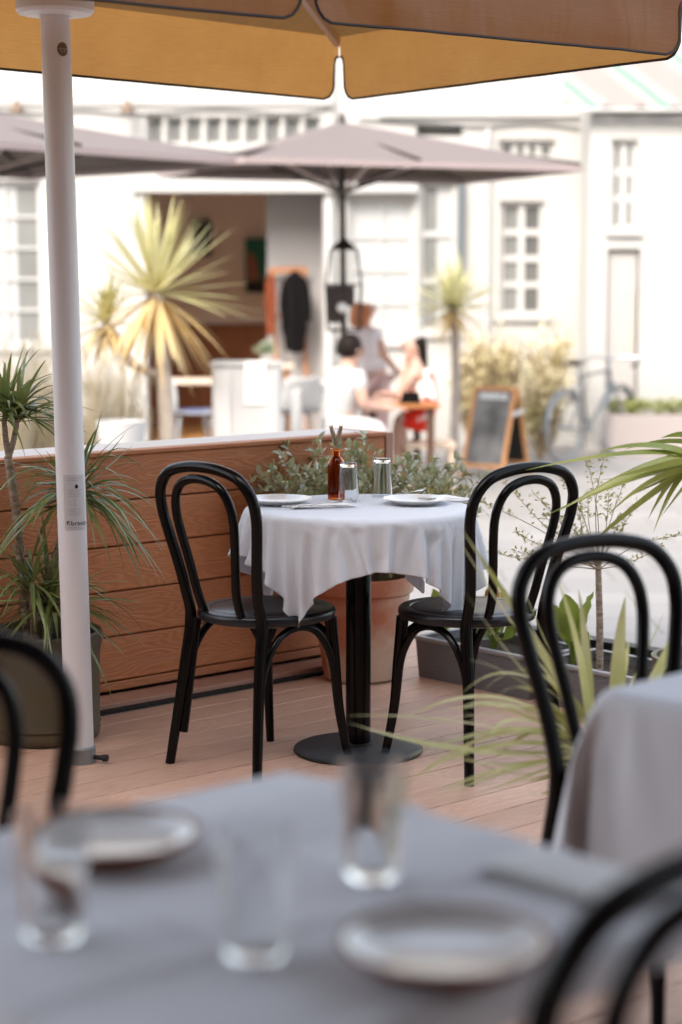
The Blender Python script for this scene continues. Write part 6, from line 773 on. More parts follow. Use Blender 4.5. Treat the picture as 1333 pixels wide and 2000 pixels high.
# ------------------------------------------------------------------ bentwood chairs
def hoop_pts(half, zt, foot=True, y0=-.165):
    def yb(z): return y0 - (max(0, z-.44))*.20 if z > .44 else y0 - (.44-z)*.13
    if foot: prof = [(.188,.0),(.172,.16),(.158,.32),(.152,.44),(.155,.53),(.170,.62),(.188,.70),(.200,.77),(.192,.83),(.150,.878),(.080,.899)]
    else: prof = [(.078,.455),(.084,.53),(.098,.62),(.113,.70),(.120,.76),(.112,.81),(.085,.848),(.045,.866)]
    top = (0, zt)
    s = [Vector((x, yb(z), z)) for x, z in prof]
    return s + [Vector((0, yb(zt), zt))] + [Vector((-p.x, p.y, p.z)) for p in reversed(s)]
def make_chair(label, loc, rz, group, extra=False):
    """local +y is the way the sitter faces"""
    t = thing('bentwood_chair', label, 'chair', loc, rz, group)
    mb = MB(); mb.lathe([(0,.436),(.178,.436),(.199,.442),(.203,.452),(.202,.464),(.196,.470),(.168,.470),(.166,.4672),(.163,.470),(.08,.468),(0,.467)], 56, sy=1.03)
    part('seat', mb, M_seat, t, ang=50)
    pts = cat_rom(hoop_pts(.2, .905), 5)
    mb = MB(); rs = [.0165 if p.z > .44 else .0185-.004*(1-p.z/.44) for p in pts]; mb.tube(pts, rs, 12)
    part('back_hoop', mb, M_black, t, ang=60)
    pts = cat_rom([p+Vector((0,-.016 if p.z > .5 else -.004,0)) for p in hoop_pts(.12, .871, False)], 5)
    mb = MB(); mb.tube(pts, .0135, 12); ih = part('inner_hoop', mb, M_black, t, ang=60)
    for s in (-1, 1):
        mb = MB(); mb.tube([(s*.079,-.187,.478),(s*.079,-.194,.478)], .0045, 8); part('screw', mb, M_screw, ih)
    for s in (-1, 1):
        pts = cat_rom([(s*.138,.132,.438),(s*.146,.142,.30),(s*.153,.155,.15),(s*.170,.178,.0)], 5)
        mb = MB(); mb.tube(pts, [.0195-.007*i/(len(pts)-1) for i in range(len(pts))], 12); part('leg', mb, M_black, t)
    def brace(a, b, za, zc, label=None, inn=.0):
        a = Vector(a); b = Vector(b); m = (a+b)/2; cx = Vector((0,0,0)); iv = (cx-Vector((m.x,m.y,0)))*inn
        A = Vector((a.x,a.y,za)); B = Vector((b.x,b.y,za)); pts = [A, A*.93+B*.07+Vector((0,0,(zc-za)*.42)), A*.75+B*.25+Vector((0,0,(zc-za)*.86))+iv*.6, Vector((m.x,m.y,zc))+iv, A*.25+B*.75+Vector((0,0,(zc-za)*.86))+iv*.6, A*.07+B*.93+Vector((0,0,(zc-za)*.42)), B]
        mb = MB(); mb.tube(cat_rom(pts, 4), .0115, 10); part('brace', mb, M_black, t)
    for s in (-1, 1): brace((s*.150,.135,0), (s*.156,-.175,0), .27, .428)
    brace((-.140,.150,0), (.140,.150,0), .335, .425, inn=.25)
    if extra:
        pts = cat_rom([(-.135,-.155,.44),(-.150,-.165,.30),(-.158,-.180,.17),(-.162,-.190,.095)], 4); mb = MB(); mb.tube(pts, .013, 8); part('leg_splint', mb, M_black, t)
    return t
def face(dx, dy): return math.atan2(-dx, dy)
cg = 'black bentwood chairs on the deck'
ch_l = make_chair('black bentwood chair left of the in-focus round table, against the plank fence', (-.222, 5.60, 0), face(.69,.72), cg, True)
ch_r = make_chair('black bentwood chair right of the in-focus round table, its hoop against the paving', (.375, 5.60, 0), face(-.62,.78), cg)
ch_3 = make_chair('blurred black bentwood chair behind the cloth covered table at the right edge', (.645, 3.63, 0), face(.5,-.86), cg)
ch_4 = make_chair('very blurred black bentwood chair cut off in the bottom right corner', (.165, 1.890, 0), face(-.669,.743), cg)
ch_5 = make_chair('blurred bentwood chair cut off at the left edge before the green grey pot', (-.530, 2.53, 0), face(.30,-.95), cg)
# ------------------------------------------------------------------ in-focus table
TC = G(700, 1466); TZ = .750
tb = thing('round_table', 'round pedestal table with a black column and round foot under a draped white cloth', 'table', TC)
mb = MB(); mb.lathe([(0,TZ-.032),(.33,TZ-.032),(.338,TZ-.026),(.338,TZ-.008),(.333,TZ-.003),(0,TZ-.003)], 64); part('tabletop', mb, M_tabletop, tb)
mb = MB(); mb.lathe([(0,TZ-.05),(.0385,TZ-.05),(.0385,.02)][::-1], 40); mb.lathe([(0.,TZ-.049),(.16,TZ-.049),(.16,TZ-.033),(0,TZ-.033)], 24); part('column', mb, M_black, tb)
mb = MB(); mb.lathe([(0,.0),(.196,.0),(.199,.004),(.198,.010),(.190,.0145),(.05,.021),(.047,.03),(0,.03)], 72); part('foot', mb, M_blackmetal, tb)
def unpack(a, zs=1):
    n = len(a); c = [0]*n
    for i in range(n): c[i] = a[i] + (c[i-3] if i >= 3 else 0)
    return [Vector((c[i]/1e3, c[i+1]/1e3, c[i+2]/1e3*zs)) for i in range(0, n, 3)]
def cloth_obj(name, data, N, M_, m, label, loc, rz, th=.0012, group=None):
    vs = unpack(data, .88 if data is ROUND else 1.35)
    if data is ROUND:       # hem flares out at the two sides
        for v_ in vs:
            if v_.z < -.01: v_.x += -v_.z*(-.20 if v_.x < -.30 else (.12 if v_.x > .30 else 0))*min(1, (abs(v_.x)-.30)/.05 if abs(v_.x) > .30 else 0)
    if data is SQUARE:      # the corner nearest the chair is tugged outward by the chair beside it
        for v_ in vs:
            if v_.z < -.004 and v_.x < -.25 and v_.y > .25:
                k_ = min(1, (-.25-v_.x)/.1)*min(1, (v_.y-.25)/.1)*(-v_.z)*.12; v_.x -= k_*.75; v_.y += k_*.75
    mb = MB(); mb.add(vs, [(j*N+i, j*N+i+1, (j+1)*N+i+1, (j+1)*N+i) for j in range(N-1) for i in range(N-1)])
    o = solo(name, mb, m, label, 'tablecloth', loc, rz, group, world=False)
    s = o.modifiers.new('subd', 'SUBSURF'); s.levels = s.render_levels = 2
    so2 = o.modifiers.new('thick', 'SOLIDIFY'); so2.thickness = th; so2.offset = 1
    return o
cg2 = 'white tablecloths on the deck'
cloth_obj('tablecloth', ROUND, 57, None, M_cloth, 'white cloth draped in folds with hanging corners over the in-focus round table', (TC.x, TC.y, TZ-.002), R(ROT1), group=cg2)
ZC = TZ+.004
def tumbler(label, x, y, z, h, r0, r1, flip, group, hidden=False):
    t = solo('tumbler', MB(), M_glass, label, 'glass', (x, y, z), 0, group, world=False)
    th = .0022; b = .012
    prof = [(0,0),(r0*.9,0),(r0,.004),(r1,h-.001),(r1-.001,h),(r1-th,h-.001),(r0-th,b+.003),(r0*.8,b),(0,b)]
    if flip: prof = [(r, h-z_) for r, z_ in prof][::-1]
    seg = 72; wob = (lambda a, z_: 1-.012*abs(math.sin(a*6))) if flip else (lambda a, z_: 1-.012*abs(math.sin(a*5)))
    mb = MB(); mb.lathe(prof, seg, wob=wob)
    me = mesh('tumbler', mb); me.materials.append(M_glass); t.data = me; return t
tg_ = 'upturned glass tumblers on the in-focus table'
p = G(681, 983, ZC); tumbler('upturned ribbed tumbler nearest the amber bottle on the in-focus table', p.x, p.y+.034, ZC, .123, .0262, .0335, True, tg_)
p = G(747, 973, ZC); tumbler('upturned ribbed tumbler right of centre on the in-focus table', p.x, p.y+.034, ZC, .123, .0262, .0335, True, tg_)
# bottle with dried grass
p = G(657, 978, ZC); bc = (p.x, p.y+.027, ZC)
bt = thing('bottle_vase', 'small amber glass bottle with two dried grass heads on the round table', 'vase', bc)
mb = MB(); mb.lathe([(0,0),(.022,0),(.0262,.004),(.0265,.010),(.0265,.108),(.024,.122),(.017,.132),(.0118,.137),(.0110,.152),(.0150,.155),(.0190,.158),(.0190,.1605),(.0095,.1605),(.0090,.139),(.0145,.130),(.0225,.119),(.0245,.107),(.0245,.008),(0,.006)], 56)
part('bottle', mb, M_amber, bt)
for s, tx, ty in ((-1,-.017,.182),(1,.016,.185)):
    random.seed(10+s); a = Vector((0,0,.02)); b = Vector((s*.004,0,.165)); c = Vector((tx, 0, .222)); mb = MB(); mb.tube([a,b,c], .0008, 5)
    for k in range(260):
        t = rnd(0,1); q = b*(1-t)+c*t; ang = rnd(0,6.28); d = Vector((math.cos(ang)*.45, math.sin(ang)*.45, 1)).normalized()
        mb.leaf(q, d, Vector((math.sin(ang), -math.cos(ang), .1)), .015+.006*(1-t), .0036)
    part('grass_head', mb, M_dry, bt)
def plate(label, x, y, z, r, group, tilt=0):
    mb = MB(); k = r/.1025
    mb.lathe([(0,.001),(.055*k,.001),(.058*k,.0),(.062*k,.003),(.080*k,.010),(.1015*k,.0185),(.1025*k,.0205),(.1005*k,.0215),(.082*k,.0150),(.066*k,.0085),(.058*k,.0062),(0,.0055)], 72)
    return solo('plate', mb, M_china, label, 'plate', (x, y, z), 0, group, world=False)
pg = 'white side plates on the in-focus table'
p = G(545, 979, ZC+.01); plate('white side plate at the left of the in-focus table', p.x, p.y, ZC, .103, pg)
p = G(813, 979, ZC+.01); plate('white side plate at the right of the in-focus table', p.x, p.y, ZC, .103, pg)
def napkin(label, x, y, z, rz, sx, sy, group):
    mb = MB(); n = 14; rows = []
    for lay in range(3):
        vs = []; k = lay*.003
        for i in range(n+1):
            for j in range(n+1):
                u = (i/n-.5)*(sx-lay*.004); v_ = (j/n-.5)*(sy-lay*.004); e = min(1, (1-abs(2*i/n-1))*6, (1-abs(2*j/n-1))*6)
                vs.append((u+noise.noise(Vector((v_*20,lay,0)))*.002, v_, k+.0028*e+.0012*noise.noise(Vector((u*18, v_*18, lay)))))
        mb.add(vs, [(i*(n+1)+j, (i+1)*(n+1)+j, (i+1)*(n+1)+j+1, i*(n+1)+j+1) for i in range(n) for j in range(n)])
    return solo('napkin', mb, M_napkin, label, 'napkin', (x, y, z), rz, group, world=False)
ng = 'folded white napkins'
p = G(628, 991, ZC); napkin('folded white napkin under a fork and knife, beside the left plate', p.x, p.y, ZC, R(16), .20, .085, ng)
p = G(880, 976, ZC); napkin('folded white napkin at the right edge of the in-focus table', p.x, p.y, ZC, R(-60), .17, .08, ng)
def fork(label, x, y, z, rz, pitch=.0, group=None, L=.185):
    mb = MB(); pts = [(-L/2,0,.0015),(-L*.25,0,.003),(0,0,.005),(L*.18,0,.0025),(L*.27,0,.003)]
    q = cat_rom(pts, 4); n = len(q)
    mb.tube(q, [.0042-.0022*min(1, i/(n*.55)) if i < n*.7 else .002+.006*((i-n*.7)/(n*.3)) for i in range(n)], 8, flat=.3)
    mb.tube([(L*.26,0,.003),(L*.31,0,.003),(L*.34,0,.004)], [.0085,.0105,.0098], 10, flat=.16)
    for k in range(4):
        yy = (k-1.5)*.0055; mb.tube(cat_rom([(L*.33,yy,.004),(L*.42,yy*.97,.0035),(L*.5,yy*.94,.009)], 4), .0011, 6)
    mb.xf(Matrix.Rotation(-pitch, 4, 'Y'))
    return solo('fork', mb, M_steel, label, 'fork', (x, y, z), rz, group, world=False)
def knife(label, x, y, z, rz, group=None, L=.205):
    mb = MB(); mb.tube([(-L/2,0,.003),(-L*.4,0,.003),(-L*.05,0,.003)], [.0045,.0055,.004], 10, flat=.45)
    vs = [(-L*.05,-.004,.003),(L*.3,-.009,.003),(L*.46,-.007,.003),(L*.5,.003,.003),(-L*.05,.004,.003)]
    mb.add(vs+[(a,b,c+.0012) for a,b,c in vs], [(4,3,2,1,0),(5,6,7,8,9)]+[(i,(i+1)%5,5+(i+1)%5,5+i) for i in range(5)])
    return solo('knife', mb, M_steel, label, 'knife', (x, y, z), rz, group, world=False)
p = G(630, 984, ZC+.016); fork('steel fork with raised tines on the napkin beside the left plate', p.x, p.y, ZC+.0125, R(14), R(5))
p = G(618, 989, ZC+.01); knife('steel knife on the napkin beside the left plate', p.x, p.y-.005, ZC+.0095, R(4))
p = G(800, 964, ZC+.01); fork('steel fork beyond the right plate, only its tines in view', p.x-.03, p.y+.01, ZC+.004, R(20), R(7))
p = G(882, 976, ZC+.01); knife('steel knife lying across the napkin right of the right plate', p.x, p.y, ZC+.0095, R(-10))
# ------------------------------------------------------------------ table at the right edge
T3 = G(1168, 1352, TZ+.004); TC3 = T3+(e1+e2)*.353
t3 = thing('square_table', 'square table at the right edge, hidden under a long white cloth', 'table', (TC3.x, TC3.y, 0), A1)
mb = MB(); mb.box(-.35,.35,-.35,.35,TZ-.032,TZ-.003); part('tabletop', mb, M_tabletop, t3, smooth=False, bevel=.004)
mb = MB(); mb.lathe([(0,.02),(.0385,.02),(.0385,TZ-.033),(0,TZ-.033)], 24); part('column', mb, M_black, t3)
mb = MB(); mb.lathe([(0,0),(.2,.0),(.2,.01),(.05,.02),(0,.021)], 48); part('foot', mb, M_blackmetal, t3)
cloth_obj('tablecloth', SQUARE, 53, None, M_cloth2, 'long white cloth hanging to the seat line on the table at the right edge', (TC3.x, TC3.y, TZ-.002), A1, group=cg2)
# ------------------------------------------------------------------ nearest table
FZ = .75; FC = G(560, 1496, FZ+.004); S4 = .785
TC4 = FC + e2*(S4/2) - e1*(S4/2)
t4 = thing('square_table', 'nearest table, blurred across the bottom of the picture under a grey white cloth', 'table', (TC4.x, TC4.y, 0), A1)
mb = MB(); mb.box(-S4/2,S4/2,-S4/2,S4/2,FZ-.032,FZ-.004); part('tabletop', mb, mat('dark_wood_top', (.10,.035,.018), .4), t4, smooth=False, bevel=.004)
mb = MB(); mb.lathe([(0,.02),(.0385,.02),(.0385,FZ-.033),(0,FZ-.033)], 24); part('column', mb, M_black, t4)
mb = MB(); mb.lathe([(0,0),(.2,.0),(.2,.01),(.05,.02),(0,.021)], 48); part('foot', mb, M_blackmetal, t4)
mb = MB(); n = 90; S5 = S4+.05; vs = []
for i in range(n+1):
    for j in range(n+1):
        x = (i/n-.5)*S5; y = (j/n-.5)*S5; z = 0
        for c_ in (x, y):
            o_ = abs(c_)-(S4/2-.006)
            if o_ > 0: z -= o_*1.25
        xx = max(-S4/2-.004-.0*abs(y), min(S4/2+.004, x)); yy = max(-S4/2-.004, min(S4/2+.004, y))
        w_ = .006*noise.noise(Vector((x*3.2+y*1.5, y*6, 1)))+.004*max(0, noise.noise(Vector((x*2, y*14, 5))))
        # pressed fold lines of a laundered cloth
        for f_ in (-.13, .13): w_ += .004*math.exp(-((x-f_)/.008)**2) + .004*math.exp(-((y-f_)/.008)**2)
        vs.append((xx, yy, z+w_+.003))
mb.add(vs, [(i*(n+1)+j, (i+1)*(n+1)+j, (i+1)*(n+1)+j+1, i*(n+1)+j+1) for i in range(n) for j in range(n)])
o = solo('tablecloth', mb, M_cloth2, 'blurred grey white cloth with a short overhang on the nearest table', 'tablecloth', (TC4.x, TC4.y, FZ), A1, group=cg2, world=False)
Z4 = FZ+.006
pg2 = 'brown rimmed plates on the nearest table'
def stoneware(label, x, y, z, r, group):
    k = r/.1; t = thing('stoneware_plate', label, 'plate', (x, y, z), 0, group)
    mb = MB(); mb.lathe([(0,.0),(.056*k,.0),(.060*k,.003),(.082*k,.010),(.099*k,.022),(.1015*k,.027),(.1005*k,.029),(.097*k,.026),(.082*k,.0125),(.066*k,.0085),(0,.0075)], 72); part('clay_body', mb, M_clay, t)
    mb = MB(); mb.open_lathe([(.0955*k,.0265),(.081*k,.0152),(.066*k,.0112),(.0001,.0102)], 72); part('glaze', mb, M_china, t); return t
p = G(868, 1862, Z4+.012); stoneware('blurred brown rimmed white plate nearest the camera, at the table edge', p.x, p.y, Z4, .104, pg2)
p = G(216, 1648, Z4+.012); stoneware('blurred brown rimmed white plate at the far left of the nearest table', p.x, p.y, Z4, .104, pg2)
tg2 = 'upright glass tumblers on the nearest table'
for lab_, px, py in (('blurred upright tumbler farthest back on the nearest table, in front of the black table foot', 728, 1728), ('blurred upright tumbler in the middle of the nearest table', 496, 1888), ('blurred upright tumbler at the left edge of the nearest table', 98, 1848)):
    p = G(px, py, Z4); tumbler(lab_, p.x, p.y+.028, Z4, .132, .030, .0395, False, tg2)
p = G(1130, 1720, Z4); napkin('blurred folded white napkin on the right of the nearest table', p.x, p.y, Z4+.001, R(-44), .21, .11, ng)
# ------------------------------------------------------------------ potted bush behind the round table
random.seed(21)
pp = G(706, 1340); pcn = Vector((pp.x, pp.y+.14, 0))
pb2 = thing('potted_bush', 'bush with small glossy pale leaves in a weathered terracotta pot behind the round table', 'potted plant', pcn)
mb = MB(); mb.lathe([(0,.003),(.125,.003),(.135,.012),(.150,.12),(.168,.24),(.178,.315),(.190,.325),(.194,.345),(.192,.375),(.184,.383),(.176,.378),(.172,.34),(0,.335)], 64); part('pot', mb, M_terra, pb2)
mb = MB(); mb.lathe([(0,.345),(.168,.343),(.172,.335)], 24); part('soil', mb, M_soil, pb2)
st = MB(); lf = MB(); lr = MB()
def bush_shoot(base, tip, nleaf, sz, lf, st, lr=None, pr=.0):
    mid = (base+tip)/2 + Vector((rnd(-.04,.04), rnd(-.04,.04), rnd(0,.06)))
    q = cat_rom([base, mid, tip], 6); st.tube(q, [.0028-.0018*i/(len(q)-1) for i in range(len(q))], 5)
    n = len(q)
    for k in range(nleaf):
        t = rnd(.25, 1); i = min(n-2, int(t*(n-1))); pos = q[i].lerp(q[i+1], rnd(0,1)); ax_ = (q[i+1]-q[i]).normalized()
        a = rnd(0, 6.28); o = ax_.orthogonal().normalized(); o = Quaternion(ax_, a) @ o
        d = (o*rnd(.6,1.2)+ax_*rnd(.2,1)+Vector((0,0,rnd(-.2,.3)))).normalized(); nn = (Vector((0,0,1))+o*.4+Vector((rnd(-.5,.5),rnd(-.5,.5),0))).normalized()
        tgt = lr if (lr is not None and random.random() < pr) else lf; s_ = sz*rnd(.65,1.25)
        tgt.leaf(pos, d, nn, s_, s_*rnd(.42,.55))
for i in range(190):
    a = rnd(0, 6.28); rr = math.sqrt(rnd(0,1)); b = pcn+Vector((math.cos(a)*.10*rr, math.sin(a)*.10*rr, .34))
    ex = .43*rr; tip = pcn+Vector((math.cos(a)*ex+rnd(-.03,.03), math.sin(a)*ex*.75, .34+rnd(.30,.56)*(1-.22*rr*rr)))
    bush_shoot(b, tip, 34, .038, lf, st, lr, .16)
part('stems', st, M_stem, pb2, world=True); part('foliage', lf, M_bush, pb2, world=True, smooth=False); part('young_leaves', lr, M_bushr, pb2, world=True, smooth=False)
# ------------------------------------------------------------------ dragon tree at the left
random.seed(8)
gp = G(72, 1463); gc = Vector((gp.x, gp.y+.165, 0))
dt = thing('dragon_tree', 'dragon tree with thin bare canes in a green grey pot behind the white pole', 'potted plant', gc)
mb = MB(); mb.lathe([(0,.003),(.165,.003),(.172,.010),(.176,.03),(.172,.045),(.178,.05),(.174,.068),(.176,.15),(.178,.27),(.184,.305),(.186,.34),(.180,.345),(.172,.342),(.168,.28),(0,.28)], 64); part('pot', mb, M_pot, dt)
mb = MB(); mb.lathe([(0,.290),(.167,.286),(.169,.28)], 24); part('soil', mb, M_soil, dt)
yd = gc.y
def cane(pxs, r0, r1):
    q = cat_rom([P(x, y, yd+dy) for x, y, dy in pxs], 14); n = len(q); mb = MB()
    mb.tube(q, [(r0+(r1-r0)*i/(n-1))*(1+.10*((i % 3) == 0)) for i in range(n)], 10); part('cane', mb, M_bark, dt, world=True, ang=80)
cane([(62,1290,0),(48,1180,.01),(36,1030,0),(22,930,0),(16,890,0)], .0150, .0120)
cane([(18,895,0),(12,860,0),(8,815,0)], .010, .008); cane([(17,893,0),(27,860,0),(36,810,0)], .010, .008)
cane([(76,1290,.02),(80,1200,.02),(98,1120,.02),(122,1050,.02),(140,975,.02)], .0150, .0115)
cane([(90,1290,.0),(92,1240,0),(100,1185,0)], .016, .014); cane([(68,1290,-.03),(66,1210,-.03),(62,1150,-.03)], .012, .010)
def rosette(name, c, n, Lr, wd, m, parent, up=.35, droop=.5, seedv=0, mb=None, axis=None):
    random.seed(seedv); own = mb is None; mb = mb or MB()
    for i in range(n):
        a = rnd(0, 6.28); el = math.asin(rnd(-.35+up*.4, .98)) if random.random() > .25 else rnd(-.5, .2)
        L_ = Lr*rnd(.7, 1.12); d = Vector((math.cos(a)*math.cos(el), math.sin(a)*math.cos(el), math.sin(el)))
        c0 = c+Vector((0,0,rnd(-.04,.02))); dr_ = droop*rnd(.3,1.2)*L_*max(.12, math.cos(el))
        p1 = c0+d*L_*.55+Vector((0,0,.06*L_)); p2 = c0+d*L_*.95-Vector((0,0,dr_*1.25))
        mb.blade(c0, p1, p2, wd*rnd(.75,1.15), 9, .28, twist=rnd(-.35,.35))
    if own: part(name, mb, m, parent, world=True)
rosette('leaf_head', P(10, 800, yd), 56, .27, .016, M_drac, dt, seedv=1, up=.8, droop=.35)
rosette('leaf_head', P(36, 800, yd), 50, .25, .016, M_drac, dt, seedv=2, up=.9, droop=.35)
rosette('leaf_head', P(146, 955, yd+.02), 84, .34, .016, M_drac, dt, seedv=3, droop=.6)
mb = MB()
for tx, ty, cx2, cy2, w_, dd in ((200,800,180,880,.017,0),(248,842,200,905,.017,.02),(262,868,220,905,.010,.05),(300,912,225,880,.012,0),(352,835,345,838,.004,0),(262,1100,265,960,.014,-.04),(247,1150,235,1000,.014,.03),(283,1085,262,985,.012,.06),(258,1045,245,960,.014,-.06),(300,985,250,920,.014,.0),(278,1140,255,1010,.009,0),(60,870,95,900,.014,.02),(8,1040,60,930,.013,0),(90,880,110,905,.013,-.03),(50,1010,90,945,.012,.04),(0,1075,40,990,.010,.0),(110,838,118,890,.014,-.05)):
    if tx == 352: continue
    mb.blade(P(148, 962, yd+.02), P(cx2, cy2, yd+dd*.5), P(tx, ty, yd+dd), w_*1.2, 12, .28, twist=rnd(-.4,.4))
part('leaf_head', mb, M_drac, dt, world=True)
mb = MB()
for tx, ty, cx2, cy2, w_, dd in ((290,1268,200,1180,.013,0),(255,1225,190,1165,.013,.02),(284,1230,210,1185,.006,.02),(252,1290,200,1220,.013,-.02),(262,1137,190,1125,.010,0),(280,1178,215,1160,.013,.03),(210,1110,170,1130,.012,.0),(60,1300,80,1200,.014,-.05),(85,1318,92,1210,.014,-.06),(20,1230,60,1160,.012,0),(0,1115,50,1130,.012,.0),(140,1090,120,1120,.014,0),(66,1060,80,1110,.014,0),(30,1060,60,1105,.012,0)):
    mb.blade(P(102, 1182, yd), P(cx2, cy2, yd+dd*.5), P(tx, ty, yd+dd), w_*1.2, 12, .28, twist=rnd(-.4,.4))
part('leaf_head', mb, M_drac, dt, world=True)
rosette('leaf_head', P(100, 1178, yd), 60, .32, .015, M_drac, dt, seedv=4, droop=.45, up=.7)
rosette('leaf_head', P(62, 1140, yd-.03), 44, .30, .015, M_drac, dt, seedv=5, droop=.4, up=.9)
# ------------------------------------------------------------------ trough planters along the deck edge
def TV(px, py): return loc_of(G(px, py)).y
v0 = TV(806, 1322)
tw = .30; H_ = .150; L_ = TV(806,1322)-TV(1027,1371)
tgx = 'grey woven trough planters along the deck edge'
tro = []
for i, (lab_) in enumerate(('grey woven trough planter behind the right chair, beside the terracotta pot', 'grey woven trough planter behind the blurred chair, with the thin young tree', 'grey woven trough planter at the right edge beyond the cloth covered table')):
    vb = v0 - i*(L_+.035); base = FM @ Vector((UT+tw/2, vb-L_/2, 0))
    t = thing('trough_planter', lab_, 'planter', (base.x, base.y, 0), A1, tgx); x0, x1, y0, y1 = -tw/2, tw/2, -L_/2, L_/2
    mb = MB(); k = .02
    mb.add([(x0+.01,y0+.01,0),(x1-.01,y0+.01,0),(x1-.01,y1-.01,0),(x0+.01,y1-.01,0),(x0,y0,H_),(x1,y0,H_),(x1,y1,H_),(x0,y1,H_),(x0+k,y0+k,H_),(x1-k,y0+k,H_),(x1-k,y1-k,H_),(x0+k,y1-k,H_),(x0+k,y0+k,.06),(x1-k,y0+k,.06),(x1-k,y1-k,.06),(x0+k,y1-k,.06)],
           [(0,3,2,1),(0,1,5,4),(1,2,6,5),(2,3,7,6),(3,0,4,7),(8,9,13,12),(9,10,14,13),(10,11,15,14),(11,8,12,15)])
    part('box', mb, M_trough, t, smooth=False)
    mb = MB(); mb.box(x0-.004,x0+k,y0-.004,y1+.004,H_-.012,H_+.002); mb.box(x1-k,x1+.004,y0-.004,y1+.004,H_-.012,H_+.002); mb.box(x0+k,x1-k,y0-.004,y0+k,H_-.012,H_+.002); mb.box(x0+k,x1-k,y1-k,y1+.004,H_-.012,H_+.002)
    part('rim', mb, M_trim_g, t, smooth=False, bevel=.003)
    mb = MB(); mb.box(x0+k,x1-k,y0+k,y1-k,.05,H_-.03); part('soil', mb, M_soil, t, smooth=False)
    tro.append(t)
ed = thing('deck_edge_rail', 'low black rail on the deck edge beyond the grey troughs', 'edging', FM @ Vector((UT+tw+.11, -2, 0)), A1)
WM[ed] = FM.copy(); ed.matrix_world = FM
mb = MB(); mb.box(UT+tw+.06, UT+tw+.11, -3.4, v0-.2, .0, .155); part('rail', mb, M_dark, ed, smooth=False, bevel=.004)
mb = MB(); mb.box(UT+tw+.055, UT+tw+.115, -3.4, v0-.2, .157, .166); part('cap', mb, M_blackmetal, ed, smooth=False)
def trough_pt(px, z=.12):   # where picture column px crosses the trough line
    best = None
    for i in range(600):
        p = FM @ Vector((UT+tw/2, v0 - i*.005, z)); k = (p.x/(p.y*math.cos(TILT)-(z-CAMH)*math.sin(TILT)))*F+666.5
        if best is None or abs(k-px) < best[0]: best = (abs(k-px), p)
    return best[1]
# broad leaved plants
def broad(mb, b, tip, side, W, cup=.22, seg=9):
    ctl = (b+tip)/2+Vector((0,0,.03)); mb2 = MB(); vs = []
    for i in range(seg+1):
        t = i/seg; p = b*(1-t)**2+ctl*2*t*(1-t)+tip*t*t; d = ((ctl-b)*(1-t)+(tip-ctl)*t).normalized(); s = (side-d*side.dot(d)).normalized(); nn = s.cross(d)
        w_ = W/2*(math.sin(math.pi*min(1, t**.75))**.8 if 0 < t < 1 else 0.02)+.0012
        for j in (-1,-.5,0,.5,1): vs.append(p+s*w_*j - nn*w_*cup*(1-j*j)+nn*.004*math.sin(t*22)*abs(j))
    mb.add(vs, [(i*5+j, i*5+j+1, (i+1)*5+j+1, (i+1)*5+j) for i in range(seg) for j in range(4)])
lg = 'broad leaved plants in the troughs'
def broad_plant(label, px, leaves, m=M_canna):
    b = trough_pt(px); t = thing('broad_leaved_plant', label, 'plant', b, 0, lg); mb = MB(); stm = MB()
    for (bx, by, tx, ty, W, dy, sx, sy) in leaves:
        B_ = P(bx, by, b.y+dy*.3); T_ = P(tx, ty, b.y+dy); broad(mb, B_, T_, Vector((sx, sy, .15)), W)
        stm.tube(cat_rom([b+Vector((0,0,-.05)), (b+B_)/2+Vector((0,0,.01)), B_], 4), .005, 6)
    part('leaves', mb, m, t, world=True); part('stems', stm, M_canna, t, world=True)
broad_plant('broad leaved green plant in the trough seen between the two blurred chair hoops', 1118, [(1120,1255,1104,1160,.085,0,1,.2),(1125,1250,1160,1155,.075,.05,.6,.8),(1115,1252,1072,1185,.07,-.04,1,-.4),(1125,1262,1158,1248,.06,.02,.2,1),(1112,1262,1080,1180,.06,.08,.9,.5),(1130,1262,1146,1236,.055,-.05,.9,.2)])
broad_plant('broad leaved plant in the trough behind the right chair seat', 962, [(965,1240,935,1168,.07,0,1,.2),(970,1238,985,1150,.06,.05,.7,.7),(955,1240,916,1165,.07,-.02,1,.3),(975,1240,1020,1180,.06,.04,.5,.8),(985,1250,1050,1190,.055,-.05,1,.1),(960,1250,900,1240,.05,.02,.5,.8)])
broad_plant('broad leaved plant in the trough just right of the terracotta pot', 868, [(870,1232,846,1150,.06,0,1,.2),(874,1232,880,1160,.05,.04,.8,.5),(865,1240,835,1190,.05,-.03,1,0)])
yb_ = trough_pt(955); yt = thing('yellow_leaf_plant', 'yellow bell shaped leaf streaked with red behind the right chair', 'plant', yb_)
mb = MB(); c_ = P(962, 1180, yb_.y-.04)
for k in range(6):
    a = k*math.pi/3+.3; broad(mb, c_+Vector((0,0,.07)), c_+Vector((math.cos(a)*.045, math.sin(a)*.045, -.065)), Vector((-math.sin(a), math.cos(a), 0)), .05, .35)
part('petals', mb, M_yleaf, yt, world=True); mb = MB(); mb.tube(cat_rom([yb_-Vector((0,0,.04)), c_+Vector((.03,.02,0)), c_+Vector((.0,0,.075))], 6), .004, 6); part('stem', mb, M_canna, yt, world=True)
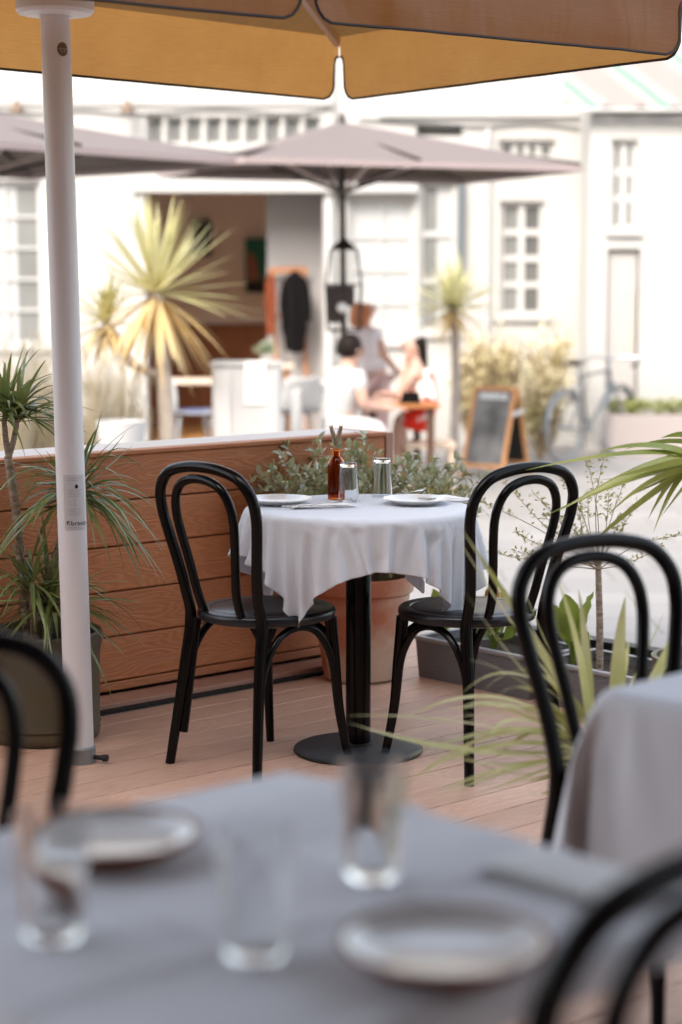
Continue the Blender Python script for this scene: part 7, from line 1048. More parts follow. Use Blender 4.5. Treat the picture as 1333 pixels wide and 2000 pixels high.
# thin young tree with fine twigs
random.seed(31)
yb_ = trough_pt(1172); D_ = yb_.y
yt = thing('young_tree', 'thin stemmed young tree with fine sprouting twigs in the trough', 'tree', yb_)
mb = MB(); mb.tube(cat_rom([yb_-Vector((0,0,.04)), P(1172,1230,D_), P(1170,1150,D_), P(1169,1098,D_)], 8), [.0135-.0035*i/24 for i in range(25)], 10); part('trunk', mb, M_bark, yt, world=True)
tw_ = MB(); lf = MB(); top = P(1169, 1100, D_)
tips = [(1005,1040),(905,965),(940,1075),(1040,960),(1095,930),(1130,985),(1150,905),(1190,960),(1215,1010),(1245,985),(1333,1045),(1290,1070),(1100,1010),(1180,890),(1060,1000),(985,940),(1225,930),(1010,1078),(1150,960),(1120,1040)]
for tx, ty in tips:
    T_ = P(tx, ty, D_+rnd(-.12,.12)); mid = top.lerp(T_, .5)+Vector((rnd(-.02,.02),0,rnd(-.03,.02))); q = cat_rom([top-Vector((0,0,rnd(0,.03))), mid, T_], 10)
    tw_.tube(q, [.0022-.0015*i/(len(q)-1) for i in range(len(q))], 5)
    for k in range(46):
        t = rnd(.42,1)**.8; i = min(len(q)-2, int(t*(len(q)-1))); pos = q[i].lerp(q[i+1], rnd(0,1)); d = Vector((rnd(-1,1),rnd(-1,1),rnd(-.3,1))).normalized()
        lf.leaf(pos+d*rnd(0,.012), d, Vector((rnd(-1,1),rnd(-1,1),1)).normalized(), rnd(.010,.020), .008)
part('twigs', tw_, M_stem, yt, world=True); part('leaves', lf, mat('small_pale_leaf', (.48,.45,.22), .6, tl=.35), yt, world=True, smooth=False)
# variegated blades in a pot between the right chairs
D_ = 4.45; bb = P(1178, 1400, D_)
ph = thing('flax_plant', 'variegated flax with long arching blades in a pot beside the right table', 'potted plant', (bb.x, bb.y, 0))
mb = MB(); mb.lathe([(0,.003),(.10,.003),(.13,.30),(.135,.33),(.125,.33),(.12,.29),(0,.29)], 40); part('pot', mb, M_pot, ph)
mb = MB()
BL = [(1150,1420,1140,1280,1085,1120,-.1,.034),(1165,1420,1150,1290,1130,1150,0,.026),(1185,1400,1205,1290,1222,1165,.05,.034),(1190,1420,1215,1340,1228,1250,.1,.036),(1210,1400,1255,1290,1300,1190,.0,.034),(1225,1400,1300,1280,1400,1090,.05,.036),(1215,1410,1270,1330,1310,1262,-.05,.022),
      (1150,1440,1040,1240,903,1035,-.30,.020),(1145,1440,1050,1300,870,1010,-.1,.020),(1140,1450,1030,1330,905,1150,-.35,.018),(1160,1430,1080,1290,1012,1120,.1,.022),(1140,1470,1040,1330,918,1288,-.4,.014),(1135,1480,980,1370,912,1380,-.3,.012),(1140,1500,900,1400,680,1398,-.4,.016),(1140,1520,900,1470,682,1412,-.5,.014),(1130,1530,930,1480,705,1420,-.2,.012),
      (1135,1540,960,1510,790,1440,-.45,.012),(1140,1560,1000,1500,850,1560,-.3,.012),(1130,1580,1010,1440,905,1388,-.5,.013),(1120,1600,1050,1540,985,1500,-.3,.012),(1130,1620,1080,1560,1030,1540,-.3,.012),(1150,1480,1060,1400,960,1490,-.2,.014),(1128,1560,1020,1530,900,1470,-.3,.012)]
random.seed(77)
for _ in range(16):
    ya = rnd(1440, 1620); xe = rnd(760, 1010); ye = rnd(1340, 1560)
    BL.append((1140, 1500, rnd(980, 1080), min(ya, ye)-rnd(20, 90), xe, ye, rnd(-.5, -.1), rnd(.009, .014)))
random.seed(4)
for x0,y0,x1,y1,x2,y2,dy,wd in BL:
    root = Vector((bb.x+rnd(-.05,.05), bb.y+rnd(-.05,.05), .30)) if y0 < 1465 else Vector((bb.x+rnd(-.06,.0), bb.y+rnd(-.06,.02), .32))
    c1_ = P(x1, y1, D_+dy*.5); c2_ = P(x2, y2, D_+dy)
    mb.blade(root, c1_+(c1_-(root+c2_)/2)*.35, c2_, wd*1.3, 14, .2, twist=rnd(-.5,.5))
part('blades', mb, M_phor, ph, world=True)
# strap leaved plant entering from the right
D_ = 5.35; cx_, cy_ = 1395, 905; bb = P(cx_, cy_, D_)
sp = thing('strap_leaved_plant', 'cane with long glossy strap leaves reaching in from the right edge', 'potted plant', (bb.x, bb.y, 0))
mb = MB(); mb.lathe([(0,.003),(.13,.003),(.16,.34),(.165,.37),(.15,.37),(.145,.33),(0,.33)], 40); part('pot', mb, M_pot, sp)
mb = MB(); mb.tube(cat_rom([Vector((bb.x,bb.y,.30)), Vector((bb.x+.03,bb.y,.8)), bb], 8), .015, 10); part('cane', mb, M_bark, sp, world=True)
mb = MB()
SL = [(1300,868,1060,917,.022,0),(1290,858,1183,886,.026,.05),(1330,870,1118,990,.026,-.05),(1310,900,1080,1005,.022,.1),(1300,905,1207,995,.032,-.08),(1340,880,1277,1003,.030,.04),(1330,900,1286,1028,.034,-.03),(1290,955,1165,1056,.032,.0),(1360,850,1235,880,.030,.1),(1330,930,1230,970,.028,.08),(1340,910,1215,930,.030,-.1),(1370,880,1250,925,.028,.06),(1380,840,1300,860,.03,.1),(1400,930,1340,1030,.03,0),(1440,850,1500,800,.03,0),(1450,900,1540,950,.03,0),(1420,840,1400,760,.03,.1),(1300,935,1190,935,.024,.12),(1350,940,1300,1000,.028,.1)]
for x1,y1,x2,y2,wd,dy in SL:
    c1_ = P(x1, y1-14, D_+dy*.6); mb.blade(bb+Vector((rnd(-.015,.015),rnd(-.015,.015),rnd(-.03,.03))), c1_, P(x2-(1380-x2)*.10, y2+(y2-905)*.10, D_+dy), wd*1.7, 14, .3, twist=rnd(-.6,.6), tip=.02)
part('leaves', mb, M_strap, sp, world=True)
# ------------------------------------------------------------------ garden beyond the fence
def spiky(name, label, px, py, Y, trunk_r, n_up, n_dn, L, wd, group, off=Vector((0,0,0)), heads=None, seedv=1, mup=M_cordy, mdn=M_cordd):
    c = P(px, py, Y); base = Vector((c.x+off.x, c.y, GZ)); t = thing(name, label, 'palm', base, 0, group)
    mb = MB(); q = cat_rom([base, base.lerp(c, .5)+Vector((.03,0,0)), c], 10); mb.tube(q, [trunk_r*(1.15-.35*i/(len(q)-1)) for i in range(len(q))], 12); part('trunk', mb, M_trunk, t, world=True)
    for hi, (hx, hy, k) in enumerate(heads or [(px, py, 1.0)]):
        h = P(hx, hy, Y); random.seed(seedv+hi)
        if hi:
            mb = MB(); mb.tube(cat_rom([c-Vector((0,0,.55)), (c+h)/2-Vector((0,0,.38)), h], 6), trunk_r*.6, 10); part('branch', mb, M_trunk, t, world=True)
        mb = MB()
        for i in range(int(n_up*k)):
            a = rnd(0, 6.28); el = rnd(-.15, 1.45); d = Vector((math.cos(a)*math.cos(el), math.sin(a)*math.cos(el), math.sin(el))); l = L*k*rnd(.8,1.1)
            mb.blade(h, h+d*l*.5, h+d*l-Vector((0,0,rnd(0,.14)*l*math.cos(el))), wd*rnd(.8,1.1), 7, .3)
        part('leaf_head', mb, mup, t, world=True)
        mb = MB()
        for i in range(int(n_dn*k)):
            a = rnd(0, 6.28); el = rnd(-1.25,-.25); d = Vector((math.cos(a)*math.cos(el), math.sin(a)*math.cos(el), math.sin(el))); l = L*k*rnd(.75,1.05)
            mb.blade(h-Vector((0,0,.03)), h+d*l*.45, h+d*l*.9-Vector((0,0,.25*l)), wd*rnd(.7,1.05), 7, .3)
        part('old_leaves', mb, mdn, t, world=True)
    return t
spiky('cabbage_palm', 'large spiky yellow green cabbage palm in front of the open cafe', 305, 572, 13.0, .055, 84, 52, .68, .045, 'cabbage palms in the yard', heads=[(305,572,1.0),(207,628,.52)], off=Vector((.06,0,0)))
spiky('cabbage_palm', 'smaller spiky cabbage palm on a thin trunk left of the chalkboard sign', 886, 600, 17.4, .045, 90, 26, .50, .045, 'cabbage palms in the yard', seedv=9)
gg = 'pale ornamental grass clumps beyond the fence'
def clump(label, px, pyt, Y, n, spread, seedv, m=M_grass, name='ornamental_grass', zb=None, group=gg, wd=.012):
    random.seed(seedv); top = P(px, pyt, Y); b = Vector((top.x, top.y, GZ)); mb = MB()
    for i in range(n):
        a = rnd(0,6.28); r_ = spread*math.sqrt(rnd(0,1)); h = (top.z-GZ)*rnd(.6,1.05)
        p0 = b+Vector((math.cos(a)*r_*.4, math.sin(a)*r_*.4, 0)); p2 = b+Vector((math.cos(a)*r_*1.1, math.sin(a)*r_*1.1, h)); mb.blade(p0, p0+Vector((0,0,h*.7)), p2, wd*rnd(.7,1.4), 5, .2, tip=.2)
        if i % 3 == 0:
            for k in range(5): mb.leaf(p2-Vector((0,0,k*.02)), Vector((rnd(-.4,.4),rnd(-.4,.4),1)), Vector((1,0,0)), .05, .02)
    return solo(name, mb, m, label, 'ornamental grass' if name == 'ornamental_grass' else 'shrub', b, 0, group)
clump('pale dry grass clump at the left edge, behind the top of the dragon tree', 20, 668, 12.4, 260, .34, 1)
clump('pale dry grass clump just left of the white pole', 92, 700, 12.6, 240, .30, 2)
clump('pale dry grass clump just right of the white pole', 185, 700, 12.6, 260, .30, 3)
clump('pale dry grass clump beside the white pot and the palm trunk', 236, 720, 12.9, 200, .24, 4)
sg = 'yellowish shrubs along the white wall'
def shrub(label, px, py, Y, rx, rz_, n, seedv, m=M_yshrub, name='shrub', sz=.09, group=sg):
    random.seed(seedv); c = P(px, py, Y); b = Vector((c.x, c.y, GZ)); t = thing(name, label, 'shrub', b, 0, group)
    st = MB(); lf = MB()
    for i in range(n):
        a = rnd(0,6.28); r_ = math.sqrt(rnd(0,1)); tip = Vector((c.x+math.cos(a)*rx*r_, c.y+math.sin(a)*rx*.8*r_, c.z+rnd(-1,1)*rz_*math.sqrt(1-r_*r_*.9))); q = cat_rom([b, (b+tip)/2+Vector((rnd(-.1,.1),0,.1)), tip], 4); st.tube(q, .006, 4)
        for k in range(9):
            i2 = random.randrange(max(1, len(q)//2), len(q)); d = Vector((rnd(-1,1),rnd(-1,1),rnd(-.5,1))).normalized(); lf.leaf(q[i2]+d*.03, d, Vector((rnd(-1,1),rnd(-1,1),1)).normalized(), sz*rnd(.6,1.3), sz*.4)
    part('stems', st, M_stem, t, world=True); part('foliage', lf, m, t, world=True, smooth=False); return t
shrub('yellow green shrub standing just right of the chalkboard sign', 1058, 780, 18.0, .24, .42, 80, 11)
shrub('pale yellow shrub against the wall above the chalkboard sign', 965, 705, 18.9, .36, .40, 90, 12)
shrub('pale loose shrub against the wall behind the bicycle saddle', 1075, 690, 18.6, .26, .34, 60, 13)
shrub('small yellow shrub by the wall left of the thin palm', 925, 735, 18.9, .22, .40, 60, 14)
rp = P(1275, 780, 18.6)
pt_ = thing('planted_trough', 'long pale trough with low green planting by the mews house door', 'planter', (rp.x, 18.5, GZ)); mb = MB(); mb.box(-.5,.75,-.16,.16,0,.40); part('box', mb, mat('pinkish_planter', (.36,.31,.29), .8), pt_, smooth=False, bevel=.01)
random.seed(3); mb = MB()
for i in range(500): mb.leaf(Vector((rnd(-.48,.73), rnd(-.14,.14), rnd(.40,.52))), Vector((rnd(-1,1),rnd(-1,1),rnd(.2,1))).normalized(), Vector((0,0,1)), .07, .035)
part('planting', mb, mat('low_green', (.26,.28,.08), .6, tl=.2), pt_, smooth=False)
p = P(228, 840, 12.2); mb = MB(); mb.lathe([(0,0),(.11,0),(.155,.48),(.16,.53),(.145,.53),(.14,.48),(0,.46)], 32)
solo('white_pot', mb, M_white, 'plain white pot behind the fence, beside the pale grass clumps', 'pot', (p.x+.03, p.y, P(228,822,12.2).z-.53), world=False)
# white service cabinet with a cloth hung over it
Yc = 13.3; x0, x1, x2 = P(414,700,Yc).x, P(452,700,Yc).x, P(546,700,Yc).x; zt = P(480,708,Yc).z
cb = thing('service_cabinet', 'white waiter cabinet standing behind the fence beside the palm', 'cabinet', ((x0+x2)/2, Yc, GZ)); w2 = (x2-x0)/2; hh = zt-GZ
mb = MB(); mb.box(-w2, w2, 0, .42, .05, hh-.03); part('carcass', mb, M_white, cb, smooth=False, bevel=.008)
mb = MB(); mb.box(-w2-.012, w2+.012, -.012, .44, hh-.03, hh); part('top', mb, M_frame, cb, smooth=False, bevel=.006)
mb = MB(); mb.box(-w2+.02, -w2+(x1-x0)-.01, -.008, -.001, .08, hh-.06); part('side_door', mb, mat('greyish_door', (.62,.60,.58), .6), cb, smooth=False)
mb = MB(); mb.box(-w2+(x1-x0)+.01, w2-.02, -.010, -.001, .08, hh-.06); part('door', mb, M_white, cb, smooth=False)
a, b_ = P(478,715,Yc).x-(x0+x2)/2, P(520,715,Yc).x-(x0+x2)/2; mb = MB(); n = 10; vs = []
for i in range(n+1):
    for j, (yy, zz) in enumerate(((.15,hh+.006),(-.016,hh+.006),(-.020,hh-.02),(-.018,hh-.15),(-.018,hh-(790-708)/F*Yc))): vs.append((a+(b_-a)*i/n, yy-.004*abs(math.sin(i*1.2)), zz))
mb.add(vs, [(i*5+j, (i+1)*5+j, (i+1)*5+j+1, i*5+j+1) for i in range(n) for j in range(4)])
mb.v = [v_+Vector(((x0+x2)/2, Yc, GZ)) for v_ in mb.v]
solo('hanging_towel', mb, mat('cream_towel', (.82,.79,.74), .9), 'cream towel hung over the front of the white cabinet', 'towel', ((x0+x2)/2, Yc, GZ+hh))
# white chairs with blue cushions, pale tables
wg = 'white chairs with blue cushions on the cafe terrace'
def white_chair(label, x, y, rz, group=wg):
    t = thing('terrace_chair', label, 'chair', (x, y, GZ), rz, group)
    mb = MB(); n = 8; vs = []
    prof = [(.22,.445),(.18,.45),(.0,.44),(-.17,.45),(-.21,.50),(-.235,.62),(-.255,.74),(-.265,.80)]
    for k, (yy, zz) in enumerate(prof):
        w_ = .22 if zz < .6 else .22-.05*(zz-.6)/.2
        for i in range(n+1):
            u = -1+2*i/n; vs.append((u*w_, yy+(.05*u*u if zz > .5 else 0), zz+.02*u*u*(zz < .5)))
    mb.add(vs, [(k*(n+1)+i, k*(n+1)+i+1, (k+1)*(n+1)+i+1, (k+1)*(n+1)+i) for k in range(len(prof)-1) for i in range(n)])
    o = part('shell', mb, M_white, t, subd=1); s = o.modifiers.new('thick', 'SOLIDIFY'); s.thickness = .018
    for sx in (-1,1):
        for sy in (-1,1): mb = MB(); mb.tube([(sx*.17,sy*.15,.44),(sx*.21,sy*.20,0)], [.018,.013], 10); part('leg', mb, M_white, t)
    mb = MB(); mb.lathe([(0,.455),(.17,.455),(.19,.47),(.17,.49),(0,.495)], 24); part('cushion', mb, M_blue, t); return t
c_ = P(376, 800, 17.8); white_chair('white terrace chair with a blue cushion left of the white cabinet', c_.x, 17.8, R(-75))
c_ = P(578, 800, 17.9); white_chair('white terrace chair with a blue cushion between the white cabinet and the seated man', c_.x, 17.9, R(20))
def table(label, x, y, sx, sy, zt, group=None, m=M_tabletop, leg=M_orangewood, rz=0):
    t = thing('terrace_table', label, 'table', (x, y, GZ), rz, group)
    mb = MB(); mb.box(-sx/2,sx/2,-sy/2,sy/2,zt-GZ-.035,zt-GZ); part('tabletop', mb, m, t, smooth=False, bevel=.006)
    for i in (-1,1):
        for j in (-1,1): mb = MB(); mb.box(i*(sx/2-.06)-.025,i*(sx/2-.06)+.025,j*(sy/2-.06)-.025,j*(sy/2-.06)+.025,0,zt-GZ-.036); part('leg', mb, leg, t, smooth=False)
    return t
tgp = 'pale wooden tables on the cafe terrace'
c_ = P(378, 748, 18.5); table('pale terrace table left of the white cabinet, in the cafe opening', c_.x, 18.6, .62, .6, P(378, 744, 18.3).z, tgp)
c_ = P(590, 752, 18.7); table('pale terrace table between the white cabinet and the seated man', c_.x, 18.75, .6, .6, P(590, 750, 18.4).z, tgp, M_white, M_white)
Yt = 14.75; c_ = P(768, 790, Yt); table('wooden terrace table where the three people sit', c_.x+.02, Yt+.1, .58, .55, P(768, 787, Yt).z, tgp, M_orangewood, mat('dark_leg', (.10,.05,.03), .6), R(12))
# things in the cafe room
Yw = YB+2.6-.04
mb = MB(); mb.box(IX(480,Yw), IX(522,Yw), Yw-.03, Yw, IZ(572,Yw), IZ(466,Yw)); pc_ = ((IX(480,Yw)+IX(522,Yw))/2, Yw, IZ(572,Yw))
pi_ = thing('framed_painting', 'green and rust abstract painting on the brown cafe wall', 'painting', pc_)
part('canvas_panel', mb, mat('picture_green', (.01,.13,.075), .6), pi_, world=True, smooth=False)
mb = MB(); mb.add([(IX(484,Yw),Yw-.034,IZ(548,Yw)),(IX(508,Yw),Yw-.034,IZ(548,Yw)),(IX(500,Yw),Yw-.034,IZ(505,Yw)),(IX(492,Yw),Yw-.034,IZ(492,Yw)),(IX(484,Yw),Yw-.034,IZ(498,Yw))], [(0,1,2,3,4)]); part('rust_shape', mb, mat('picture_rust', (.32,.12,.07), .6), pi_, world=True, smooth=False)
mb = MB(); mb.box(IX(484,Yw), IX(521,Yw), Yw-.038, Yw-.031, IZ(570,Yw), IZ(550,Yw)); part('dark_band', mb, M_dark, pi_, world=True, smooth=False)
mb = MB(); mb.box(IX(375,Yw), IX(415,Yw), Yw-.03, Yw, IZ(500,Yw), IZ(430,Yw)); pd = thing('framed_print', 'dark framed print behind the palm on the brown cafe wall', 'picture', ((IX(395,Yw)), Yw, IZ(500,Yw))); part('frame', mb, mat('dark_print', (.07,.06,.05), .6), pd, world=True, smooth=False)
mb = MB(); mb.box(IX(380,Yw), IX(410,Yw), Yw-.034, Yw-.0301, IZ(495,Yw), IZ(435,Yw)); part('print', mb, mat('dull_green_print', (.09,.10,.07), .6), pd, world=True, smooth=False)
Yk = YB+.50
ck = thing('coat_stand', 'orange wooden coat stand by the white partition', 'coat stand', (IX(560,Yk), Yk, GZ+.02))
mb = MB(); mb.obox(P(526,528,Yk), P(600,526,Yk), .04, .05); part('top_rail', mb, M_orangewood, ck, world=True, smooth=False)
for a, b_ in ((P(534,528,Yk), Vector((IX(545,Yk),Yk,GZ+.02))), (P(594,527,Yk), Vector((IX(600,Yk),Yk,GZ+.02)))): mb = MB(); mb.obox(a, b_, .035, .035); part('post', mb, M_orangewood, ck, world=True, smooth=False)
mb = MB(); mb.obox(P(538,618,Yk), P(598,618,Yk), .03, .03); part('cross_rail', mb, M_orangewood, ck, world=True, smooth=False)
def coat(name, label, px, top, bot, wpx, m, Y):
    mb = MB(); n = 12; k = Y/F; c = P(px, top, Y); H2 = (bot-top)*k; W2 = wpx*k/2
    def wob(a, z): return 1+.13*math.sin(a*5+z*3)+.05*math.sin(a*2+1+z*9)
    mb.lathe([(W2*.15,0),(W2*.55,-H2*.06),(W2*.92,-H2*.16),(W2,-H2*.4),(W2*1.02,-H2*.7),(W2*.85,-H2*.80),(W2*.80,-H2*.9),(W2*.72,-H2*.97),(W2*.05,-H2)], 24, (0,0,0), sy=.42, wob=wob)
    for s in (-1, 1): mb.tube(cat_rom([(s*W2*.45,-.01,-H2*.07),(s*W2*.95,-.01,-H2*.20),(s*W2*1.12,-.02,-H2*.42),(s*W2*(1.0+.1*s),-.03,-H2*.62)], 4), W2*.24, 8)
    mb.obox((0,-W2*.45,-H2*.08),(W2*.1,-W2*.5,-H2*.75),.012,.012)
    return solo(name, mb, m, label, 'coat', c, world=False)
coat('coat', 'long black coat hanging on the coat stand', 577, 528, 688, 46, M_coatk, Yk-.12)
coat('coat', 'rust orange coat hanging at the left end of the coat stand', 529, 530, 655, 17, M_coato, Yk-.12)
random.seed(9); p = P(522, 690, 18.2); b_ = Vector((p.x, p.y, P(522,712,18.2).z)); mb = MB(); t = thing('small_potted_plant', 'small white edged leafy plant on the table behind the white cabinet', 'potted plant', b_)
mb.lathe([(0,0),(.05,0),(.065,.09),(0,.085)], 20, b_); part('pot', mb, M_white, t, world=True); mb = MB()
for i in range(60): d = Vector((rnd(-1,1),rnd(-1,1),rnd(.1,1.2))).normalized(); mb.leaf(b_+Vector((0,0,.09))+d*rnd(.02,.09), d, Vector((0,0,1)), .09, .045)
part('foliage', mb, mat('cream_green_leaf', (.35,.40,.28), .5, tl=.2), t, world=True, smooth=False)
tx = P(522, 712, 18.2); table('pale shelf table inside the cafe, under the small leafy plant', tx.x, 18.2, .5, .4, tx.z, tgp)
# hanging lantern on the parasol pole
Yl = pc.y-.16; k = Yl/F; lc = P(672, 478, Yl)
ln = thing('black_lantern', 'tall black lantern with clear panes hanging on the dark parasol pole', 'lantern', (lc.x, Yl, P(672,645,Yl).z))
mb = MB(); w_ = 34*k; zt, zm, zb_ = P(672,488,Yl).z, P(672,556,Yl).z, P(672,645,Yl).z
mb.add([(lc.x, Yl, P(672,462,Yl).z), (lc.x-w_*.8,Yl-w_*.8,zt),(lc.x+w_*.8,Yl-w_*.8,zt),(lc.x+w_*.8,Yl+w_*.8,zt),(lc.x-w_*.8,Yl+w_*.8,zt)], [(0,1,2),(0,2,3),(0,3,4),(0,4,1),(4,3,2,1)]); part('cap', mb, M_rib, ln, world=True, smooth=False)
mb = MB()
for i in (-1,1):
    for j in (-1,1): mb.obox((lc.x+i*w_*.75,Yl+j*w_*.75,zt),(lc.x+i*w_,Yl+j*w_,zm),.014,.014); mb.obox((lc.x+i*w_,Yl+j*w_,zm),(lc.x+i*w_*.9,Yl+j*w_*.9,zb_),.016,.016)
for j in (-1,1): mb.obox((lc.x-w_,Yl+j*w_,zm),(lc.x+w_,Yl+j*w_,zm),.016,.016); mb.obox((lc.x+j*w_,Yl-w_,zm),(lc.x+j*w_,Yl+w_,zm),.016,.016); mb.obox((lc.x-w_*.9,Yl+j*w_*.9,zb_),(lc.x+w_*.9,Yl+j*w_*.9,zb_),.016,.016)
part('frame', mb, M_rib, ln, world=True, smooth=False)
mb = MB(); mb.box(lc.x-w_*.9, lc.x-w_*.05, Yl-w_*.88, Yl-w_*.82, zb_+.06, zm-.01); mb.box(lc.x+w_*.1, lc.x+w_*.62, Yl-w_*.88, Yl-w_*.82, zb_+.19, zm-.01); part('panel', mb, M_rib, ln, world=True, smooth=False)
mb = MB(); mb.lathe([(0,0),(.032,.02),(.04,.05),(.03,.08),(0,.09)], 16, (lc.x-w_*.1, Yl-w_*1.02, zb_+.13)); part('globe', mb, M_white, ln, world=True)
# A-board
random.seed(3); ab = G(938, 934, GZ); wd = Vector((.83,-.56,0)).normalized(); bk = Vector((.56,.83,0)).normalized(); rz = math.atan2(wd.y, wd.x)
sg_ = thing('chalkboard_sign', 'wooden A-frame chalkboard with white chalk lettering standing on the pale paving', 'sign', (ab.x, ab.y, GZ), rz)
def ap_(x, t, back): # x across, t 0 foot..1 top
    y = (.02+(0 if not back else .50))*(1-t)+(.26 if not back else .285)*t; return Vector((x, y, .775*t))
def frame_panel(back, board, m):
    W_ = .195; f = .028
    mb = MB()
    for s in (-1,1): mb.obox(ap_(s*W_,0,back), ap_(s*W_,1,back), .034, .024)
    mb.obox(ap_(-W_+.016,.975,back), ap_(W_-.016,.975,back), .024, .034); mb.obox(ap_(-W_+.016,.13,back), ap_(W_-.016,.13,back), .024, .034)
    fr = part('frame', mb, M_boardw, sg_, smooth=False, bevel=.003)
    mb = MB(); a = ap_(-W_+.015,.145,back); b = ap_(W_-.015,.145,back); c = ap_(W_-.015,.96,back); d = ap_(-W_+.015,.96,back); n_ = (b-a).cross(d-a).normalized()*.004
    mb.add([a-n_,b-n_,c-n_,d-n_,a+n_,b+n_,c+n_,d+n_], [(0,1,2,3),(7,6,5,4),(0,4,5,1),(1,5,6,2),(2,6,7,3),(3,7,4,0)]); return part('board', mb, m, fr, smooth=False)
bf = frame_panel(False, True, M_slate); frame_panel(True, True, M_slated)
mb = MB()
def chalk(x0, t0, x1, t1, w=.007): mb.obox(ap_(x0,t0,False)+Vector((0,-.008,.002)), ap_(x1,t1,False)+Vector((0,-.008,.002)), w, .002, up=Vector((0,1,.3)))
x = -.135
for i in range(9):
    chalk(x, .86, x+rnd(.0,.01), .93, .012); chalk(x, .93-rnd(0,.03), x+.022, .93-rnd(0,.05), .012); chalk(x, .87+rnd(0,.02), x+.024, .86+rnd(0,.02), .012); x += .031
part('chalk_lettering', mb, M_chalk, bf, smooth=False)
mb = MB(); mb.obox(ap_(.215,.70,False)-Vector((0,.01,0)), ap_(.215,.74,True)+Vector((0,.02,0)), .008, .04); part('strap', mb, M_white, sg_, smooth=False)
# bicycle
wl = P(1103, 840, 17.6); hd = Vector((.60,.80,0)); br = math.atan2(hd.y, hd.x)
bk_ = thing('bicycle', 'pale bicycle with a black saddle parked by the wall on the right', 'bicycle', (wl.x, wl.y, GZ), br)
def wheel(x):
    t = MB(); pts = [(x+.325*math.cos(a*math.pi/24), 0, .34+.325*math.sin(a*math.pi/24)) for a in range(48)]; t.tube(pts, .014, 8, closed=True); w_ = part('wheel', t, M_tyre, bk_)
    t = MB(); pts = [(x+.300*math.cos(a*math.pi/24), 0, .34+.300*math.sin(a*math.pi/24)) for a in range(48)]; t.tube(pts, .010, 6, closed=True)
    for a in range(20): c = a*math.pi/10; t.tube([(x+.015*math.cos(c+.6),(-1)**a*.03,.34+.015*math.sin(c+.6)),(x+.3*math.cos(c),0,.34+.3*math.sin(c))], .0014, 4)
    t.tube([(x,-.05,.34),(x,.05,.34)], .018, 10); part('rim', t, M_chrome, w_)
wheel(0); wheel(1.02)
mb = MB(); bbk = (.44,0,.29); stp = (.27,0,.80); hdt = (.83,0,.84); hdb = (.86,0,.70)
for a, b, r_ in ((bbk,stp,.014),(stp,hdt,.014),(bbk,hdb,.017),(hdt,hdb,.018)): mb.tube([a,b], r_, 10)
for s in (-1,1): mb.tube([(0,s*.06,.34),(.42,s*.03,.29)], .010, 8); mb.tube([(0,s*.06,.34),(.28,s*.02,.76)], .009, 8)
part('frame', mb, M_bikew, bk_)
mb = MB()
for s in (-1,1): mb.tube(cat_rom([(1.02,s*.055,.34),(.93,s*.05,.56),(.86,s*.03,.70)], 4), .011, 8)
mb.tube([(.86,-.04,.71),(.86,.04,.71)], .016, 8); part('fork', mb, M_bikew, bk_)
mb = MB(); mb.tube([stp,(.245,0,.90)], .013, 8); part('seat_post', mb, M_chrome, bk_)
mb = MB(); mb.tube(cat_rom([(.12,0,.925),(.18,0,.94),(.27,0,.93),(.38,0,.925)], 4), [.06,.072,.075,.07,.06,.052,.045,.04,.034,.028,.022,.018,.012], 12, flat=.35); part('saddle', mb, M_rib, bk_)
mb = MB(); mb.tube([(.83,0,.84),(.825,0,.93),(.88,0,.95)], .014, 8); mb.tube(cat_rom([(.80,-.30,.90),(.92,-.29,.93),(.93,-.22,.96),(.88,-.08,.955),(.88,.08,.955),(.93,.22,.96),(.92,.29,.93),(.80,.30,.90)], 5), .012, 8); part('handlebar', mb, M_chrome, bk_)
for s in (-1,1): mb = MB(); mb.tube([(.84,s*.297,.91),(.74,s*.302,.885)], .017, 8); part('grip', mb, M_rib, bk_)
mb = MB(); mb.tube([(.44+.09*math.cos(a*math.pi/12), -.045, .29+.09*math.sin(a*math.pi/12)) for a in range(24)], .006, 6, closed=True); mb.tube([(.44,-.06,.29),(.44,.06,.29)], .018, 8)
mb.tube([(.44,-.06,.29),(.52,-.065,.14)], .009, 6); mb.tube([(.44,.06,.29),(.36,.065,.44)], .009, 6); mb.box(.48,.56,-.13,-.065,.13,.15); mb.box(.32,.40,.065,.13,.43,.45); part('crankset', mb, M_chrome, bk_)
mb = MB(); mb.tube([(.0,-.047,.385),(.44,-.047,.38)], .004, 5); mb.tube([(.0,-.047,.30),(.44,-.047,.20)], .004, 5); part('chain', mb, M_rib, bk_)
for x_, a0, a1 in ((0, 40, 185),(1.02, 10, 150)):
    mb = MB(); mb.tube([(x_+.36*math.cos(R(a0+(a1-a0)*i/14)), 0, .34+.36*math.sin(R(a0+(a1-a0)*i/14))) for i in range(15)], .022, 8, flat=.35); part('mudguard', mb, M_bikew, bk_)
